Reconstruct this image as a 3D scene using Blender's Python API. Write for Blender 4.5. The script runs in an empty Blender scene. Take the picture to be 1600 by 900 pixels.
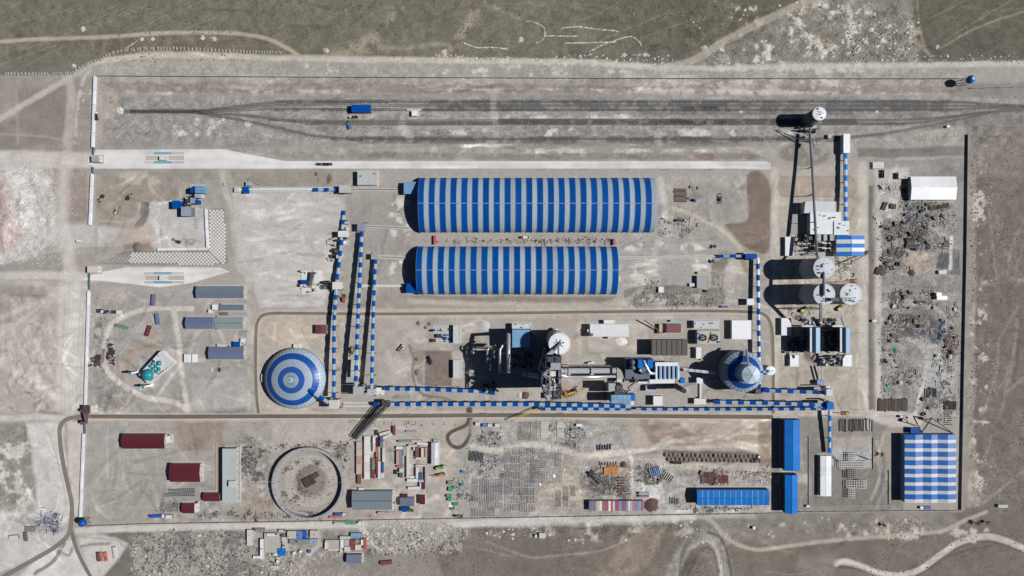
import bpy, math, random
import numpy as np
from mathutils import Vector, Matrix
rnd = random.Random(7)
S = bpy.context.scene
COL = S.collection
# ---------------------------------------------------------------- camera, light, exposure
CAMH = 700.0          # drone height in metres
PX = 0.7              # metres on the ground per pixel of the 1600 px wide photograph
cam = bpy.data.objects.new('camera', bpy.data.cameras.new('camera'))
COL.objects.link(cam)
cam.location = (0, 0, CAMH)
cam.data.sensor_width = 36.0
cam.data.lens = 36.0 * (CAMH / PX) / 1600.0
cam.data.clip_start = 1.0
cam.data.clip_end = 20000.0
S.camera = cam
SUN_EL = math.radians(44.0)
sun_dir = Vector((math.cos(SUN_EL), 0.02 * math.cos(SUN_EL), math.sin(SUN_EL))).normalized()
sun = bpy.data.objects.new('sun', bpy.data.lights.new('sun', 'SUN'))
COL.objects.link(sun)
sun.location = (300, 6, 300)
sun.data.energy = 5.0
sun.data.angle = math.radians(0.5)
sun.data.color = (1.0, 0.975, 0.945)
sun.rotation_euler = (-sun_dir).to_track_quat('-Z', 'Y').to_euler()
world = bpy.data.worlds.new('World')
S.world = world
world.use_nodes = True
nt = world.node_tree
sky = nt.nodes.new('ShaderNodeTexSky')
sky.sky_type = 'NISHITA'
sky.sun_disc = False
sky.sun_elevation = SUN_EL
sky.sun_rotation = math.radians(89.0)
sky.altitude = 4500      # high, dry plateau: thin air, deep shade
sky.air_density = 0.75
sky.dust_density = 0.2
nt.links.new(sky.outputs[0], nt.nodes['Background'].inputs[0])
nt.nodes['Background'].inputs[1].default_value = 0.05
S.view_settings.view_transform = 'Standard'
S.view_settings.look = 'None'
S.view_settings.exposure = 0.19
S.view_settings.gamma = 1.0
S.view_settings.use_curve_mapping = False
GAIN = 1.42           # display-linear brightness of sunlit flat ground per unit albedo

def lin(c):
    c = c / 255.0
    return c / 12.92 if c <= 0.04045 else ((c + 0.055) / 1.055) ** 2.4
def alb(r, g, b):     # real-world base colour from how the sunlit surface reads
    return tuple(min(0.85, lin(c) / GAIN) for c in (r, g, b))

def P(x, y, h=0.0):   # photograph pixel + true height -> world point
    k = PX * (CAMH - h) / CAMH
    return Vector(((x - 800.0) * k, (450.0 - y) * k, h))

# ---------------------------------------------------------------- materials
MATS = {}
def mat(name, rgb, rough=0.7, metal=0.0, dirt=0.18, scale=0.35, wave=None, spec=0.5):
    if name in MATS: return MATS[name]
    m = bpy.data.materials.new(name); m.use_nodes = True
    n = m.node_tree.nodes; l = m.node_tree.links
    b = n['Principled BSDF']
    b.inputs['Roughness'].default_value = rough
    b.inputs['Metallic'].default_value = metal
    b.inputs['Specular IOR Level'].default_value = spec if rough > .5 or metal else spec * .45
    geo = n.new('ShaderNodeNewGeometry')
    nz = n.new('ShaderNodeTexNoise'); nz.inputs['Scale'].default_value = scale
    nz.inputs['Detail'].default_value = 6; nz.inputs['Roughness'].default_value = 0.65
    l.new(geo.outputs['Position'], nz.inputs['Vector'])
    rp = n.new('ShaderNodeMapRange')
    rp.inputs['From Min'].default_value = 0.3; rp.inputs['From Max'].default_value = 0.75
    l.new(nz.outputs['Fac'], rp.inputs['Value'])
    mx = n.new('ShaderNodeMix'); mx.data_type = 'RGBA'
    lum = 0.3 * rgb[0] + 0.5 * rgb[1] + 0.2 * rgb[2]
    dust = (0.25, 0.235, 0.21)
    mx.inputs[6].default_value = (*rgb, 1)
    d2 = tuple(c * (1 - dirt) + dcol * dirt * min(1.0, 0.35 + lum * 2) for c, dcol in zip(rgb, dust))
    mx.inputs[7].default_value = (*d2, 1)
    l.new(rp.outputs['Result'], mx.inputs[0])
    oi = n.new('ShaderNodeObjectInfo'); vr = n.new('ShaderNodeMapRange')      # no two panels weathered quite alike
    vr.inputs['To Min'].default_value = 0.88; vr.inputs['To Max'].default_value = 1.08
    l.new(oi.outputs['Random'], vr.inputs['Value'])
    st = n.new('ShaderNodeTexNoise'); st.inputs['Scale'].default_value = 1.0; st.inputs['Detail'].default_value = 4
    mp = n.new('ShaderNodeMapping'); mp.inputs['Scale'].default_value = (0.9, 0.16, 0.16)
    l.new(geo.outputs['Position'], mp.inputs['Vector']); l.new(mp.outputs['Vector'], st.inputs['Vector'])
    sr = n.new('ShaderNodeMapRange'); sr.inputs['From Min'].default_value = .3; sr.inputs['From Max'].default_value = .7
    sr.inputs['To Min'].default_value = 0.9; sr.inputs['To Max'].default_value = 1.07; l.new(st.outputs['Fac'], sr.inputs['Value'])
    mu = n.new('ShaderNodeMath'); mu.operation = 'MULTIPLY'; l.new(vr.outputs['Result'], mu.inputs[0]); l.new(sr.outputs['Result'], mu.inputs[1])
    sc_ = n.new('ShaderNodeVectorMath'); sc_.operation = 'SCALE'
    l.new(mx.outputs[2], sc_.inputs[0]); l.new(mu.outputs[0], sc_.inputs['Scale']); l.new(sc_.outputs['Vector'], b.inputs['Base Color'])
    if wave:
        wv = n.new('ShaderNodeTexWave'); wv.inputs['Scale'].default_value = wave[1]
        wv.bands_direction = wave[0]
        l.new(geo.outputs['Position'], wv.inputs['Vector'])
        bp = n.new('ShaderNodeBump'); bp.inputs['Strength'].default_value = 0.25; bp.inputs['Distance'].default_value = 0.06
        l.new(wv.outputs['Fac'], bp.inputs['Height']); l.new(bp.outputs['Normal'], b.inputs['Normal'])
    MATS[name] = m
    return m
def mc(r, g, b, rough=0.7, metal=0.0, dirt=0.18, **k):   # material from the colour it shows in sunlight
    return mat('paint_%d_%d_%d_%d_%d' % (r, g, b, rough * 100, metal * 100), alb(r, g, b), rough, metal, dirt, **k)
BLUE = mc(4, 80, 164, 0.4, dirt=0.01, spec=.16)
SKYB = mc(28, 120, 206, 0.42, dirt=0.01, spec=.16)
LBLUE = mc(118, 165, 205, 0.42)
LGREY = mc(166, 186, 200, 0.42)
WHITE = mc(236, 239, 243, 0.4, dirt=0.08, spec=1.0)
OFFW = mc(222, 219, 213, 0.6, dirt=.12)
CONC = mc(188, 184, 178, 0.85)
DCONC = mc(140, 136, 130, 0.9)
STEEL = mc(206, 210, 216, 0.3, 0.4, dirt=0.1)
GSTEEL = mc(120, 124, 132, 0.5, 0.2)
DSTEEL = mc(60, 62, 68, 0.6, 0.2)
BLACK = mc(38, 38, 40, 0.7)
MAROON = mc(98, 38, 48, 0.5, dirt=0.08)
RUST = mc(112, 72, 54, 0.85)
RED = mc(170, 62, 56, 0.6)
ORANGE = mc(214, 128, 40, 0.6)
YELLOW = mc(206, 170, 66, 0.6)
GREEN = mc(64, 160, 124, 0.6)
TEAL = mc(34, 150, 158, 0.35, dirt=0.05)
GLASS = mc(40, 52, 64, 0.12, dirt=0.02)
SLATE = mc(112, 126, 142, 0.5)
SLATEB = mc(110, 120, 148, 0.5)
SAGE = mc(136, 152, 154, 0.5)
WALLC = mc(190, 186, 178, 0.8)
WOOD = mc(150, 128, 100, 0.8)
SOIL = mc(134, 118, 104, 0.95, dirt=0.3)
ROCKM = mc(186, 180, 172, 0.95, dirt=0.35, scale=0.12)
SHRUBM = mc(78, 76, 62, 0.95, dirt=0.1)

# ---------------------------------------------------------------- mesh builder
class MB:
    def __init__(s): s.v = []; s.f = []
    def add(s, vs, fs):
        o = len(s.v); s.v += [tuple(v) for v in vs]; s.f += [tuple(i + o for i in f) for f in fs]; return s
    def box(s, x0, x1, y0, y1, z0, z1):
        return s.add([(x0,y0,z0),(x1,y0,z0),(x1,y1,z0),(x0,y1,z0),(x0,y0,z1),(x1,y0,z1),(x1,y1,z1),(x0,y1,z1)],
                     [(3,2,1,0),(4,5,6,7),(0,1,5,4),(1,2,6,5),(2,3,7,6),(3,0,4,7)])
    def obox(s, c, sx, sy, z0, z1, a=0.0):
        ca, sa = math.cos(a), math.sin(a); vs = []
        for z in (z0, z1):
            for ux, uy in ((-1,-1),(1,-1),(1,1),(-1,1)):
                dx, dy = ux * sx / 2, uy * sy / 2
                vs.append((c[0] + dx * ca - dy * sa, c[1] + dx * sa + dy * ca, z))
        return s.add(vs, [(3,2,1,0),(4,5,6,7),(0,1,5,4),(1,2,6,5),(2,3,7,6),(3,0,4,7)])
    def beam(s, p, q, w, h=None):
        p, q = Vector(p), Vector(q); h = h or w; d = q - p
        if d.length < 1e-6: return s
        d.normalize(); u = d.cross(Vector((0,0,1)))
        if u.length < 1e-4: u = Vector((1,0,0))
        u.normalize(); t = u.cross(d); u *= w / 2; t *= h / 2
        return s.add([p-u-t,p+u-t,p+u+t,p-u+t,q-u-t,q+u-t,q+u+t,q-u+t],
                     [(3,2,1,0),(4,5,6,7),(0,1,5,4),(1,2,6,5),(2,3,7,6),(3,0,4,7)])
    def lathe(s, c, prof, n=24, cap=True):
        vs = []; fs = []
        for r, z in prof:
            for i in range(n):
                a = 2 * math.pi * i / n; vs.append((c[0] + r * math.cos(a), c[1] + r * math.sin(a), z))
        for k in range(len(prof) - 1):
            for i in range(n):
                j = (i + 1) % n; fs.append((k*n+i, k*n+j, (k+1)*n+j, (k+1)*n+i))
        if cap: fs.append(tuple((len(prof)-1)*n + i for i in range(n)))
        return s.add(vs, fs)
    def tube(s, pts, r, n=12):
        pts = [Vector(p) for p in pts]; vs = []; fs = []
        for i, p in enumerate(pts):
            d = (pts[min(i+1, len(pts)-1)] - pts[max(i-1, 0)]).normalized()
            u = d.cross(Vector((0,0,1)))
            if u.length < 1e-3: u = Vector((1,0,0))
            u.normalize(); t = u.cross(d)
            for k in range(n):
                a = 2 * math.pi * k / n; vs.append(p + r * (math.cos(a) * u + math.sin(a) * t))
        for i in range(len(pts) - 1):
            for k in range(n):
                j = (k + 1) % n; fs.append((i*n+k, i*n+j, (i+1)*n+j, (i+1)*n+k))
        fs.append(tuple(range(n))); fs.append(tuple((len(pts)-1)*n + k for k in range(n)))
        return s.add(vs, fs)
    def prism(s, pts, z0, z1):
        n = len(pts)
        return s.add([(p[0],p[1],z0) for p in pts] + [(p[0],p[1],z1) for p in pts],
                     [tuple(range(n-1,-1,-1)), tuple(range(n,2*n))] + [(i,(i+1)%n,(i+1)%n+n,i+n) for i in range(n)])
    def mesh(s, name, m, o=(0,0,0), smooth=False):
        me = bpy.data.meshes.new(name)
        me.from_pydata([(v[0]-o[0], v[1]-o[1], v[2]-o[2]) for v in s.v], [], s.f)
        if m: me.materials.append(m)
        if smooth: me.shade_smooth()
        return me
    def build(s, name, m, parent=None, smooth=False, label=None, kind=None):
        o = parent_origin(parent)
        ob = bpy.data.objects.new(name, s.mesh(name, m, o, smooth))
        COL.objects.link(ob)
        if parent: ob.parent = parent
        if label: ob['label'] = label
        if kind: ob['kind'] = kind
        return ob
def parent_origin(p):
    o = Vector((0,0,0))
    while p is not None:
        o += Vector(p.location); p = p.parent
    return o
def tag(o, label=None, cat=None, group=None, kind=None):
    if label: o['label'] = label
    if cat: o['category'] = cat
    if group: o['group'] = group
    if kind: o['kind'] = kind
    return o
def thing(name, label, cat, loc, group=None, rz=0.0):
    o = bpy.data.objects.new(name, None); COL.objects.link(o)
    o.location = loc; o.rotation_euler = (0,0,rz); o.empty_display_size = 1
    return tag(o, label, cat, group)
KIDS = {}
def copy_tree(o, parent=None):
    c = o.copy(); COL.objects.link(c)
    if parent: c.parent = parent
    for ch in o.children: copy_tree(ch, c)
    return c
def put(proto_fn, key, label, x, y, rz=0.0, group=None, h=0.0, scale=1.0, **kw):
    """first call builds the thing, later calls copy it with its parts"""
    if key not in KIDS:
        KIDS[key] = proto_fn(**kw); o = KIDS[key]
    else:
        o = copy_tree(KIDS[key])
        if 'group' in o.keys(): del o['group']
    o.location = P(x, y, h); o.rotation_euler = (0, 0, rz); o.scale = (scale,)*3
    o['label'] = label
    if group: o['group'] = group
    return o
# ---------------------------------------------------------------- the ground: one sheet, base colours painted per soil type
ST = 1.5
gx = np.arange(-20, 1620.1, ST); gy = np.arange(-20, 920.1, ST)
NX, NY = len(gx), len(gy)
GX, GY = np.meshgrid(gx, gy)
rng = np.random.default_rng(11)
def vnoise(cell, ax=1.0):         # smooth value noise on the grid, cell in pixels, ax stretches along x
    cx, cy = cell * ax, cell
    w = int(1680 / cx) + 4; h = int(960 / cy) + 4
    g = rng.random((h, w))
    u = (GX + 25) / cx; v = (GY + 25) / cy
    i = u.astype(int); j = v.astype(int); fu = u - i; fv = v - j
    fu = fu * fu * (3 - 2 * fu); fv = fv * fv * (3 - 2 * fv)
    return (g[j,i]*(1-fu)+g[j,i+1]*fu)*(1-fv) + (g[j+1,i]*(1-fu)+g[j+1,i+1]*fu)*fv
def fbm(cell, octv=4, ax=1.0, gain=0.55):
    t = 0; a = 1; s = 0
    for k in range(octv):
        t = t + a * vnoise(cell / 2**k, ax); s += a; a *= gain
        if cell / 2**k < 2: break
    return t / s - 0.5
N1 = fbm(60, 6); N2 = fbm(26, 5); N3 = fbm(9, 3); N4 = fbm(120, 5)
WX = fbm(30, 5) * 2; WY = fbm(30, 5) * 2
F1 = (rng.random((NY, NX)) - 0.5)
STRX = fbm(10, 4, 9.0); STRY = np.ascontiguousarray(fbm(14, 3, 0.15))
C = np.zeros((NY, NX, 3)); Z = np.zeros((NY, NX))
L3 = lambda c: np.array([lin(v) for v in c]) / GAIN
C[:] = L3((176, 168, 159))
def win(x0, x1, y0, y1, m):
    i0 = max(0, int((x0 - m + 20) / ST)); i1 = min(NX, int((x1 + m + 20) / ST) + 2)
    j0 = max(0, int((y0 - m + 20) / ST)); j1 = min(NY, int((y1 + m + 20) / ST) + 2)
    return slice(j0, max(j0, j1)), slice(i0, max(i0, i1))
def sm(t): t = np.clip(t, 0, 1); return t * t * (3 - 2 * t)
def smooth_pts(pts, n=6):
    if len(pts) < 3: return pts
    out = []; q = [pts[0]] + list(pts) + [pts[-1]]
    for k in range(1, len(q) - 2):
        p0, p1, p2, p3 = [np.array(q[k + d], float) for d in (-1, 0, 1, 2)]
        for i in range(n):
            t = i / n
            out.append(tuple(0.5 * (2*p1 + (p2-p0)*t + (2*p0-5*p1+4*p2-p3)*t*t + (3*p1-p0-3*p2+p3)*t**3)))
    out.append(tuple(pts[-1])); return out
def pdist(pts, sl, warp=0.0, closed=False):
    X = GX[sl] + warp * WX[sl]; Y = GY[sl] + warp * WY[sl]
    d = np.full(X.shape, 1e9); sg = np.zeros(X.shape)
    n = len(pts)
    for k in range(n if closed else n - 1):
        ax, ay = pts[k][:2]; bx, by = pts[(k + 1) % n][:2]
        vx, vy = bx - ax, by - ay; L = vx*vx + vy*vy + 1e-9
        t = np.clip(((X-ax)*vx + (Y-ay)*vy) / L, 0, 1)
        dx, dy = X - ax - t*vx, Y - ay - t*vy
        dd = np.hypot(dx, dy); near = dd < d
        d = np.where(near, dd, d); sg = np.where(near, np.sign(vx*dy - vy*dx), sg)
    return X, Y, d, sg
def mix(sl, m, col, nz):
    c = L3(col) * (1 + nz * (2.2 * N2[sl] + 1.4 * N3[sl]))[..., None]
    C[sl] = C[sl] * (1 - m[..., None]) + c * m[..., None]
def poly(pts, col, a=1.0, soft=3.0, warp=3.0, nz=0.12):
    xs = [p[0] for p in pts]; ys = [p[1] for p in pts]
    sl = win(min(xs), max(xs), min(ys), max(ys), soft + abs(warp) * 2 + 2)
    X, Y, d, _ = pdist(pts, sl, warp, True)
    ins = np.zeros(X.shape, bool); n = len(pts)
    for k in range(n):
        ax, ay = pts[k]; bx, by = pts[(k + 1) % n]
        c = (ay > Y) != (by > Y)
        if by != ay: ins ^= c & (X < (bx - ax) * (Y - ay) / (by - ay) + ax)
    m = sm(0.5 + np.where(ins, d, -d) / (2 * soft)) * a
    mix(sl, m, col, nz); return sl, m
def rect(x0, y0, x1, y1, col, **k): return poly([(x0,y0),(x1,y0),(x1,y1),(x0,y1)], col, **k)
def stroke(pts, w, col, a=1.0, soft=1.5, warp=1.5, nz=0.1, rut=0.0, curve=True, broken=0.0):
    if curve: pts = smooth_pts(pts)
    xs = [p[0] for p in pts]; ys = [p[1] for p in pts]
    sl = win(min(xs), max(xs), min(ys), max(ys), w + soft + abs(warp) * 2 + 2)
    X, Y, d, sg = pdist(pts, sl, warp)
    m = sm(0.5 + (w / 2 - d) / (2 * soft)) * a
    if broken: m = m * sm(0.5 + (N3[sl] + N2[sl]) * 4 + 0.5 - broken)
    if rut:
        r = np.cos(d * sg * 2 * math.pi / 2.9 + 3 * N2[sl]); m0 = m
        mix(sl, m0, col, nz)
        C[sl] *= (1 + rut * r * m0 * (0.6 + N2[sl]))[..., None]
    else: mix(sl, m, col, nz)
    return sl, m
def blotch(x0, y0, x1, y1, col, thr=0.1, a=0.9, src=None, k=9.0, nz=0.1):
    sl = win(x0, x1, y0, y1, 0); X, Y = GX[sl], GY[sl]
    e = ((X - (x0+x1)/2) / ((x1-x0)/2))**2 + ((Y - (y0+y1)/2) / ((y1-y0)/2))**2
    f = sm((1.1 - e) * 2)
    s = (N2 + 0.6 * N3 if src is None else src)[sl]
    mix(sl, sm(0.5 + (s - thr) * k) * f * a, col, nz)
def rough(x0, y0, x1, y1, amp, col=None):   # stony, speckled ground
    sl = win(x0, x1, y0, y1, 0); X, Y = GX[sl], GY[sl]
    e = np.minimum(np.minimum(X-x0, x1-X) / 8, np.minimum(Y-y0, y1-Y) / 8) + N2[sl] * 3
    f = sm(e)
    C[sl] *= (1 + amp * f * (F1[sl] * 1.6 + N3[sl] * 2.4))[..., None]
# --- regions
GRASS = (129, 125, 113); GRASS2 = (124, 117, 107); TAN = (190, 179, 164); DUST = (203, 197, 189)
poly([(-30,-30),(1630,-30),(1630,96),(1400,100),(1200,102),(1050,108),(980,96),(900,93),(700,90),(450,86),(300,80),(215,80),(165,96),(118,116),(-30,118)], GRASS, warp=3, nz=0.14)
poly([(860,-30),(1280,-30),(1190,30),(1050,100),(960,80)], (117,112,101), a=0.8, soft=20)
poly([(1065,104),(1150,66),(1220,30),(1300,-30),(1420,-30),(1436,100)], (150,146,138), soft=6, nz=0.2)
poly([(1425,-30),(1630,-30),(1630,92),(1440,94)], (117,112,102), soft=5)
poly([(-30,62),(160,58),(300,56),(400,60),(400,74),(220,80),(120,112),(-30,114)], (130,124,112), soft=5)
stroke([(520,92),(570,70),(605,40),(640,-10)], 20, (166,156,141), a=0.8, soft=7, warp=6, broken=0.35)
stroke([(690,90),(722,52),(742,20),(760,-10)], 16, (164,154,140), a=0.75, soft=6, warp=6, broken=0.3)
stroke([(590,74),(650,74),(700,70)], 7, (172,163,150), a=0.8, soft=4, warp=4)
for q in ([(0,40),(90,20),(150,-5)],[(60,62),(160,25),(240,-4)],[(100,58),(180,30),(260,-6)],[(0,85),(60,62)],[(20,112),(100,72)],[(1000,60),(1080,30)],[(800,40),(860,0)],[(-20,30),(60,-10)],[(30,80),(220,10)],[(200,50),(330,-5)],[(280,50),(420,-10)],[(430,70),(560,5)],[(520,60),(600,10)],[(820,70),(960,10)],[(900,80),(1040,20)],[(0,100),(90,70)],[(1480,60),(1590,-5)],[(1450,30),(1520,-5)]):
    stroke(q, 1.6, (150,144,131), a=0.7, soft=1.4)
for q in ([(1470,75),(1530,42),(1610,14)],[(1432,-5),(1440,60),(1455,88)],[(1408,25),(1430,65),(1455,88)],[(1420,50),(1455,88)]):
    stroke(q, 2.6, (165,155,142), a=0.8, soft=2)
blotch(1060,0,1440,105,(200,194,186),0.16); blotch(1200,20,1400,104,(170,150,138),0.2,a=0.6,src=N1)
rough(1060,0,1440,105,0.28); rough(0,0,1060,95,0.13); rough(1430,0,1600,95,0.1)
# NW fields
poly([(-30,118),(115,118),(150,120),(148,240),(-30,236)], (164,155,143), nz=0.14)
poly([(28,138),(108,132),(98,222),(30,232)], (152,142,129), soft=6); poly([(-30,190),(30,186),(28,236),(-30,236)], (150,142,130), soft=5)
stroke([(105,120),(112,150),(108,200),(104,250),(100,330),(98,420)], 13, (184,176,165), soft=4, rut=0.06)
stroke([(140,110),(128,130),(120,180),(118,235)], 5, (196,190,182), a=0.8, broken=0.3)
stroke([(26,140),(28,230)], 3, (175,167,154), a=0.7, soft=2); stroke([(-20,208),(60,212),(110,220)], 3, (176,168,155), a=0.7, soft=2)
# northern track
stroke([(-20,198),(30,168),(80,138),(115,118),(150,98),(210,88),(300,87),(450,91),(700,95),(900,97),(985,102),(1030,107),(1120,107),(1250,103),(1400,102),(1630,99)], 9, (192,184,172), soft=2.5, rut=0.07)
stroke([(-20,66),(60,61),(150,58),(250,52),(330,51),(400,56),(440,70),(468,88)], 6, (188,176,160), soft=1.5, rut=0.04)
stroke([(1035,106),(1085,94),(1130,66),(1200,30),(1300,-15)], 12, (178,170,160), soft=2, rut=0.12)
stroke([(1025,104),(1070,82),(1130,52),(1200,18)], 4, (108,102,94), a=0.6, soft=2)
# band north of the railway
poly([(155,106),(500,108),(1000,112),(1620,106),(1620,150),(155,146)], (174,167,158), soft=3)
poly([(160,128),(560,130),(900,133),(1500,134),(1500,146),(160,146)], (163,151,139), soft=2, nz=0.16)
blotch(180,96,1500,120,(206,198,189),0.2,a=.7,src=STRX+N3*.8); blotch(200,138,1500,152,(206,198,188),0.14,a=.7,src=STRX+N3*.5); blotch(950,122,1500,150,(204,188,177),0.16,a=.6,src=STRX+N3*.8); rough(160,92,1500,150,.12)
# railway yard
poly([(160,148),(900,144),(1480,152),(1620,160),(1620,196),(1450,200),(1300,222),(1150,232),(400,232),(160,228)], (163,158,151), soft=4, nz=0.1)
poly([(155,126),(178,140),(188,176),(172,205),(155,222)], (180,168,154), soft=2)
for (x0,x1,y,w,c,a) in ((430,1480,159,5,112,.8),(690,1470,165,9,126,.8),(430,1480,171.5,4,118,.8),(780,1335,190,7,108,.85),(480,1450,193,4,112,.7),(520,1310,217,7,116,.8),(560,1150,222,4,126,.6),(1000,1330,176,6,124,.5),(1050,1130,191,6,86,.8),(1070,1120,169,5,92,.7)):
    stroke([(x0,y),(x1,y)], w+1.5, (c-15,c-14,c-12), a=min(1,a+.12), soft=1.6, warp=1.2, nz=0.3, broken=0.12)
for q in ([(200,174),(300,174),(430,160),(520,158)],[(300,174),(400,182),(520,192)],[(300,175),(380,188),(480,212),(560,217)],[(1620,167),(1560,165),(1480,159)],[(1620,168),(1540,172),(1440,172)],[(1620,170),(1540,180),(1440,193)],[(1600,172),(1480,196),(1320,217)]):
    stroke(q, 6, (108,108,110), a=0.6, soft=2.4, nz=0.3, broken=.2)
stroke([(190,174),(330,174)], 6, (96,95,96), a=0.8, soft=2, nz=0.25)
sl = win(430,1480,150,228,0)
C[sl] *= (1 + 0.55 * STRX[sl])[..., None]
blotch(560,174,1500,186,(204,200,194),0.17,src=STRX+0.5*N2); blotch(640,200,1300,214,(198,194,188),0.1); blotch(250,180,420,230,(205,194,182),0.2)
stroke([(772,146),(771,170),(775,198),(776,210)], 10, (184,176,166), soft=3, a=0.9); stroke([(632,180),(628,195),(640,215)], 12, (186,182,178), a=0.8, soft=4)
stroke([(1028,205),(1032,235),(1042,250)], 8, (186,176,162), a=0.8, soft=3)
blotch(545,176,590,188,(198,180,160),-0.3,a=.7); blotch(470,176,500,190,(190,164,146),0.0,a=.6)
# band between railway and the concrete road
poly([(155,226),(400,230),(1150,232),(1300,224),(1500,205),(1510,250),(1200,252),(440,250),(350,232),(155,232)], (172,165,155), soft=3)
poly([(560,238),(960,240),(1180,240),(1200,249),(560,250)], (150,141,132), soft=2, a=.7); blotch(500,225,1200,240,(206,197,186),0.14,src=STRX+N2*.6)
blotch(1080,238,1190,252,(146,112,98),0.02,a=.7)
poly([(1340,232),(1510,228),(1510,246),(1340,246)], (142,135,127), soft=2); poly([(1400,246),(1505,244),(1505,252),(1400,254)], (196,189,179), a=.7)
poly([(1500,130),(1620,130),(1620,158),(1480,150)], (152,147,140), soft=4); poly([(1505,175),(1620,180),(1620,210),(1510,212)], (148,141,133), soft=3)
# west: quarry floor, crusher ramp
poly([(-30,236),(100,236),(140,240),(140,262),(95,262),(-30,262)], (196,188,177), soft=3); stroke([(-20,246),(60,248),(150,249)],22,(205,198,189),a=.8,soft=5,rut=.06)
poly([(-30,256),(60,258),(80,275),(86,320),(90,350),(96,370),(60,392),(52,406),(30,418),(-30,420)], (202,197,191), soft=2.5, warp=5, nz=0.06)
poly([(-30,290),(14,284),(28,320),(24,350),(40,368),(20,392),(-30,400)], (205,181,172), soft=8, warp=6, a=.9)
poly([(8,300),(18,300),(22,350),(8,360)], (186,160,152), soft=4, a=.8)
rough(-20,256,100,420,0.2)
poly([(84,262),(136,264),(138,345),(100,350),(92,330)], (168,152,138), soft=3); stroke([(100,262),(98,340),(104,380)],8,(186,176,165),soft=3)
poly([(148,266),(260,266),(285,290),(275,318),(232,320),(230,350),(200,358),(150,350)], (168,155,140), soft=4, nz=0.16)
blotch(150,275,230,345,(140,130,118),0.2,a=.6); stroke([(165,345),(190,348),(213,340),(218,320)],3,(192,182,165),a=.8)
poly([(150,262),(350,265),(350,278),(300,286),(150,276)], (165,158,148), soft=3); blotch(150,266,350,290,(198,184,170),0.1,a=.7)
poly([(56,352),(150,352),(205,362),(240,345),(322,345),(322,384),(245,388),(180,378),(110,388),(60,380)], (194,190,185), soft=3)
poly([(222,316),(234,314),(233,338),(225,352),(212,362),(208,356),(220,340)], (137,131,124), soft=1)
poly([(233,315),(268,313),(322,328),(324,388),(246,388),(240,360),(228,356),(234,338)], (196,192,188), soft=1, warp=.5, nz=0.06)
poly([(180,362),(240,350),(242,382),(190,386)], (194,176,160), soft=4, a=.8); poly([(192,382),(235,380),(240,392),(195,390)], (166,146,128), soft=2)
blotch(272,372,315,384,(130,128,124),0.0,a=.7); blotch(245,330,320,386,(208,200,190),0.12,a=.7)
poly([(322,326),(352,326),(356,410),(330,414),(200,414),(150,412),(195,392),(324,392)], (150,145,139), soft=1.5, nz=.08)
poly([(-30,420),(60,400),(96,392),(100,438),(-30,440)], (164,157,147), soft=3); stroke([(98,372),(110,392),(106,420),(100,440)],9,(192,182,170),soft=3)
poly([(110,400),(150,398),(150,416),(112,416)], (168,158,144), soft=3)
stroke([(110,398),(120,386),(190,382)],4,(196,186,172),a=.8)
poly([(300,265),(348,266),(362,330),(362,400),(330,400),(352,326),(300,310)], (170,162,150), soft=3, a=.7)
stroke([(345,262),(350,290),(362,330),(368,380),(372,412),(392,440),(394,480)], 9, (194,184,171), soft=2.5, rut=.05)
# centre west pad
poly([(364,300),(520,302),(540,320),(535,350),(525,430),(505,480),(405,480),(396,440),(372,412),(366,360)], (197,192,186), soft=3, nz=.07)
blotch(368,300,530,480,(206,200,193),0.06,a=.7,src=fbm(40,5,2.0)); blotch(400,360,520,470,(200,190,180),0.08,a=.6,src=N1)
rect(366,304,540,314,(196,188,176),a=.7); poly([(360,266),(560,264),(560,292),(365,292)], (166,157,145), soft=3, nz=.15); blotch(480,266,520,292,(110,92,78),0.05,a=.8)
stroke([(556,330),(556,350),(548,440),(540,520)],4,(192,184,172),a=.8,soft=2); poly([(545,310),(650,310),(650,480),(530,480)], (166,160,151), soft=5, a=.8)
blotch(605,305,650,380,(214,206,194),0.05); blotch(570,405,650,430,(208,202,192),0.12)
# yard inside the ring road
poly([(402,492),(540,492),(530,640),(402,640)], (194,180,163), soft=4, a=.8); blotch(405,495,520,545,(204,184,164),-.1,a=.6)
poly([(590,495),(760,495),(760,600),(590,600)], (181,173,162), soft=5, a=.8); blotch(600,510,700,600,(196,188,176),0.0,a=.6)
poly([(664,548),(706,548),(706,603),(664,603)], (142,127,115), soft=1, warp=.6, nz=.1)
poly([(648,548),(664,548),(662,603),(652,600)], (160,150,138), soft=2); stroke([(640,540),(647,560),(645,585),(650,605),(662,618),(690,622),(715,630)], 4, (150,132,112), soft=1)
poly([(545,462),(960,462),(975,482),(545,484)], (168,157,143), soft=3); poly([(640,462),(960,464),(950,470),(660,472)], (146,132,118), soft=2,a=.7)
for q in ([(545,484),(970,482)],[(545,496),(1180,496)],[(960,468),(1000,452)]): stroke(q, 4, (192,182,168), a=.8, rut=.05)
poly([(905,498),(985,498),(995,545),(925,548),(905,520)], (190,180,166), soft=4, a=.8); stroke([(872,500),(898,503),(902,530),(880,552)],9,(196,166,142),a=.8,soft=4)
stroke([(914,500),(917,545),(922,552),(940,552)],3,(160,150,136),a=.7); stroke([(905,490),(905,550)],8,(194,184,170),a=.8,soft=2)
poly([(985,500),(1010,500),(1015,540),(990,552)], (200,190,176), soft=4, a=.7)
poly([(880,592),(950,592),(952,605),(905,622),(900,600)], (196,184,168), soft=3); poly([(780,604),(870,604),(860,628),(780,628)], (184,176,166), soft=2)
poly([(960,350),(1120,360),(1160,400),(1165,480),(965,480)], (180,174,165), soft=5, a=.8)
blotch(965,378,1110,396,(218,212,202),0.0); blotch(980,405,1080,450,(206,198,188),0.08); blotch(1030,395,1120,425,(212,206,196),0.02)
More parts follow.
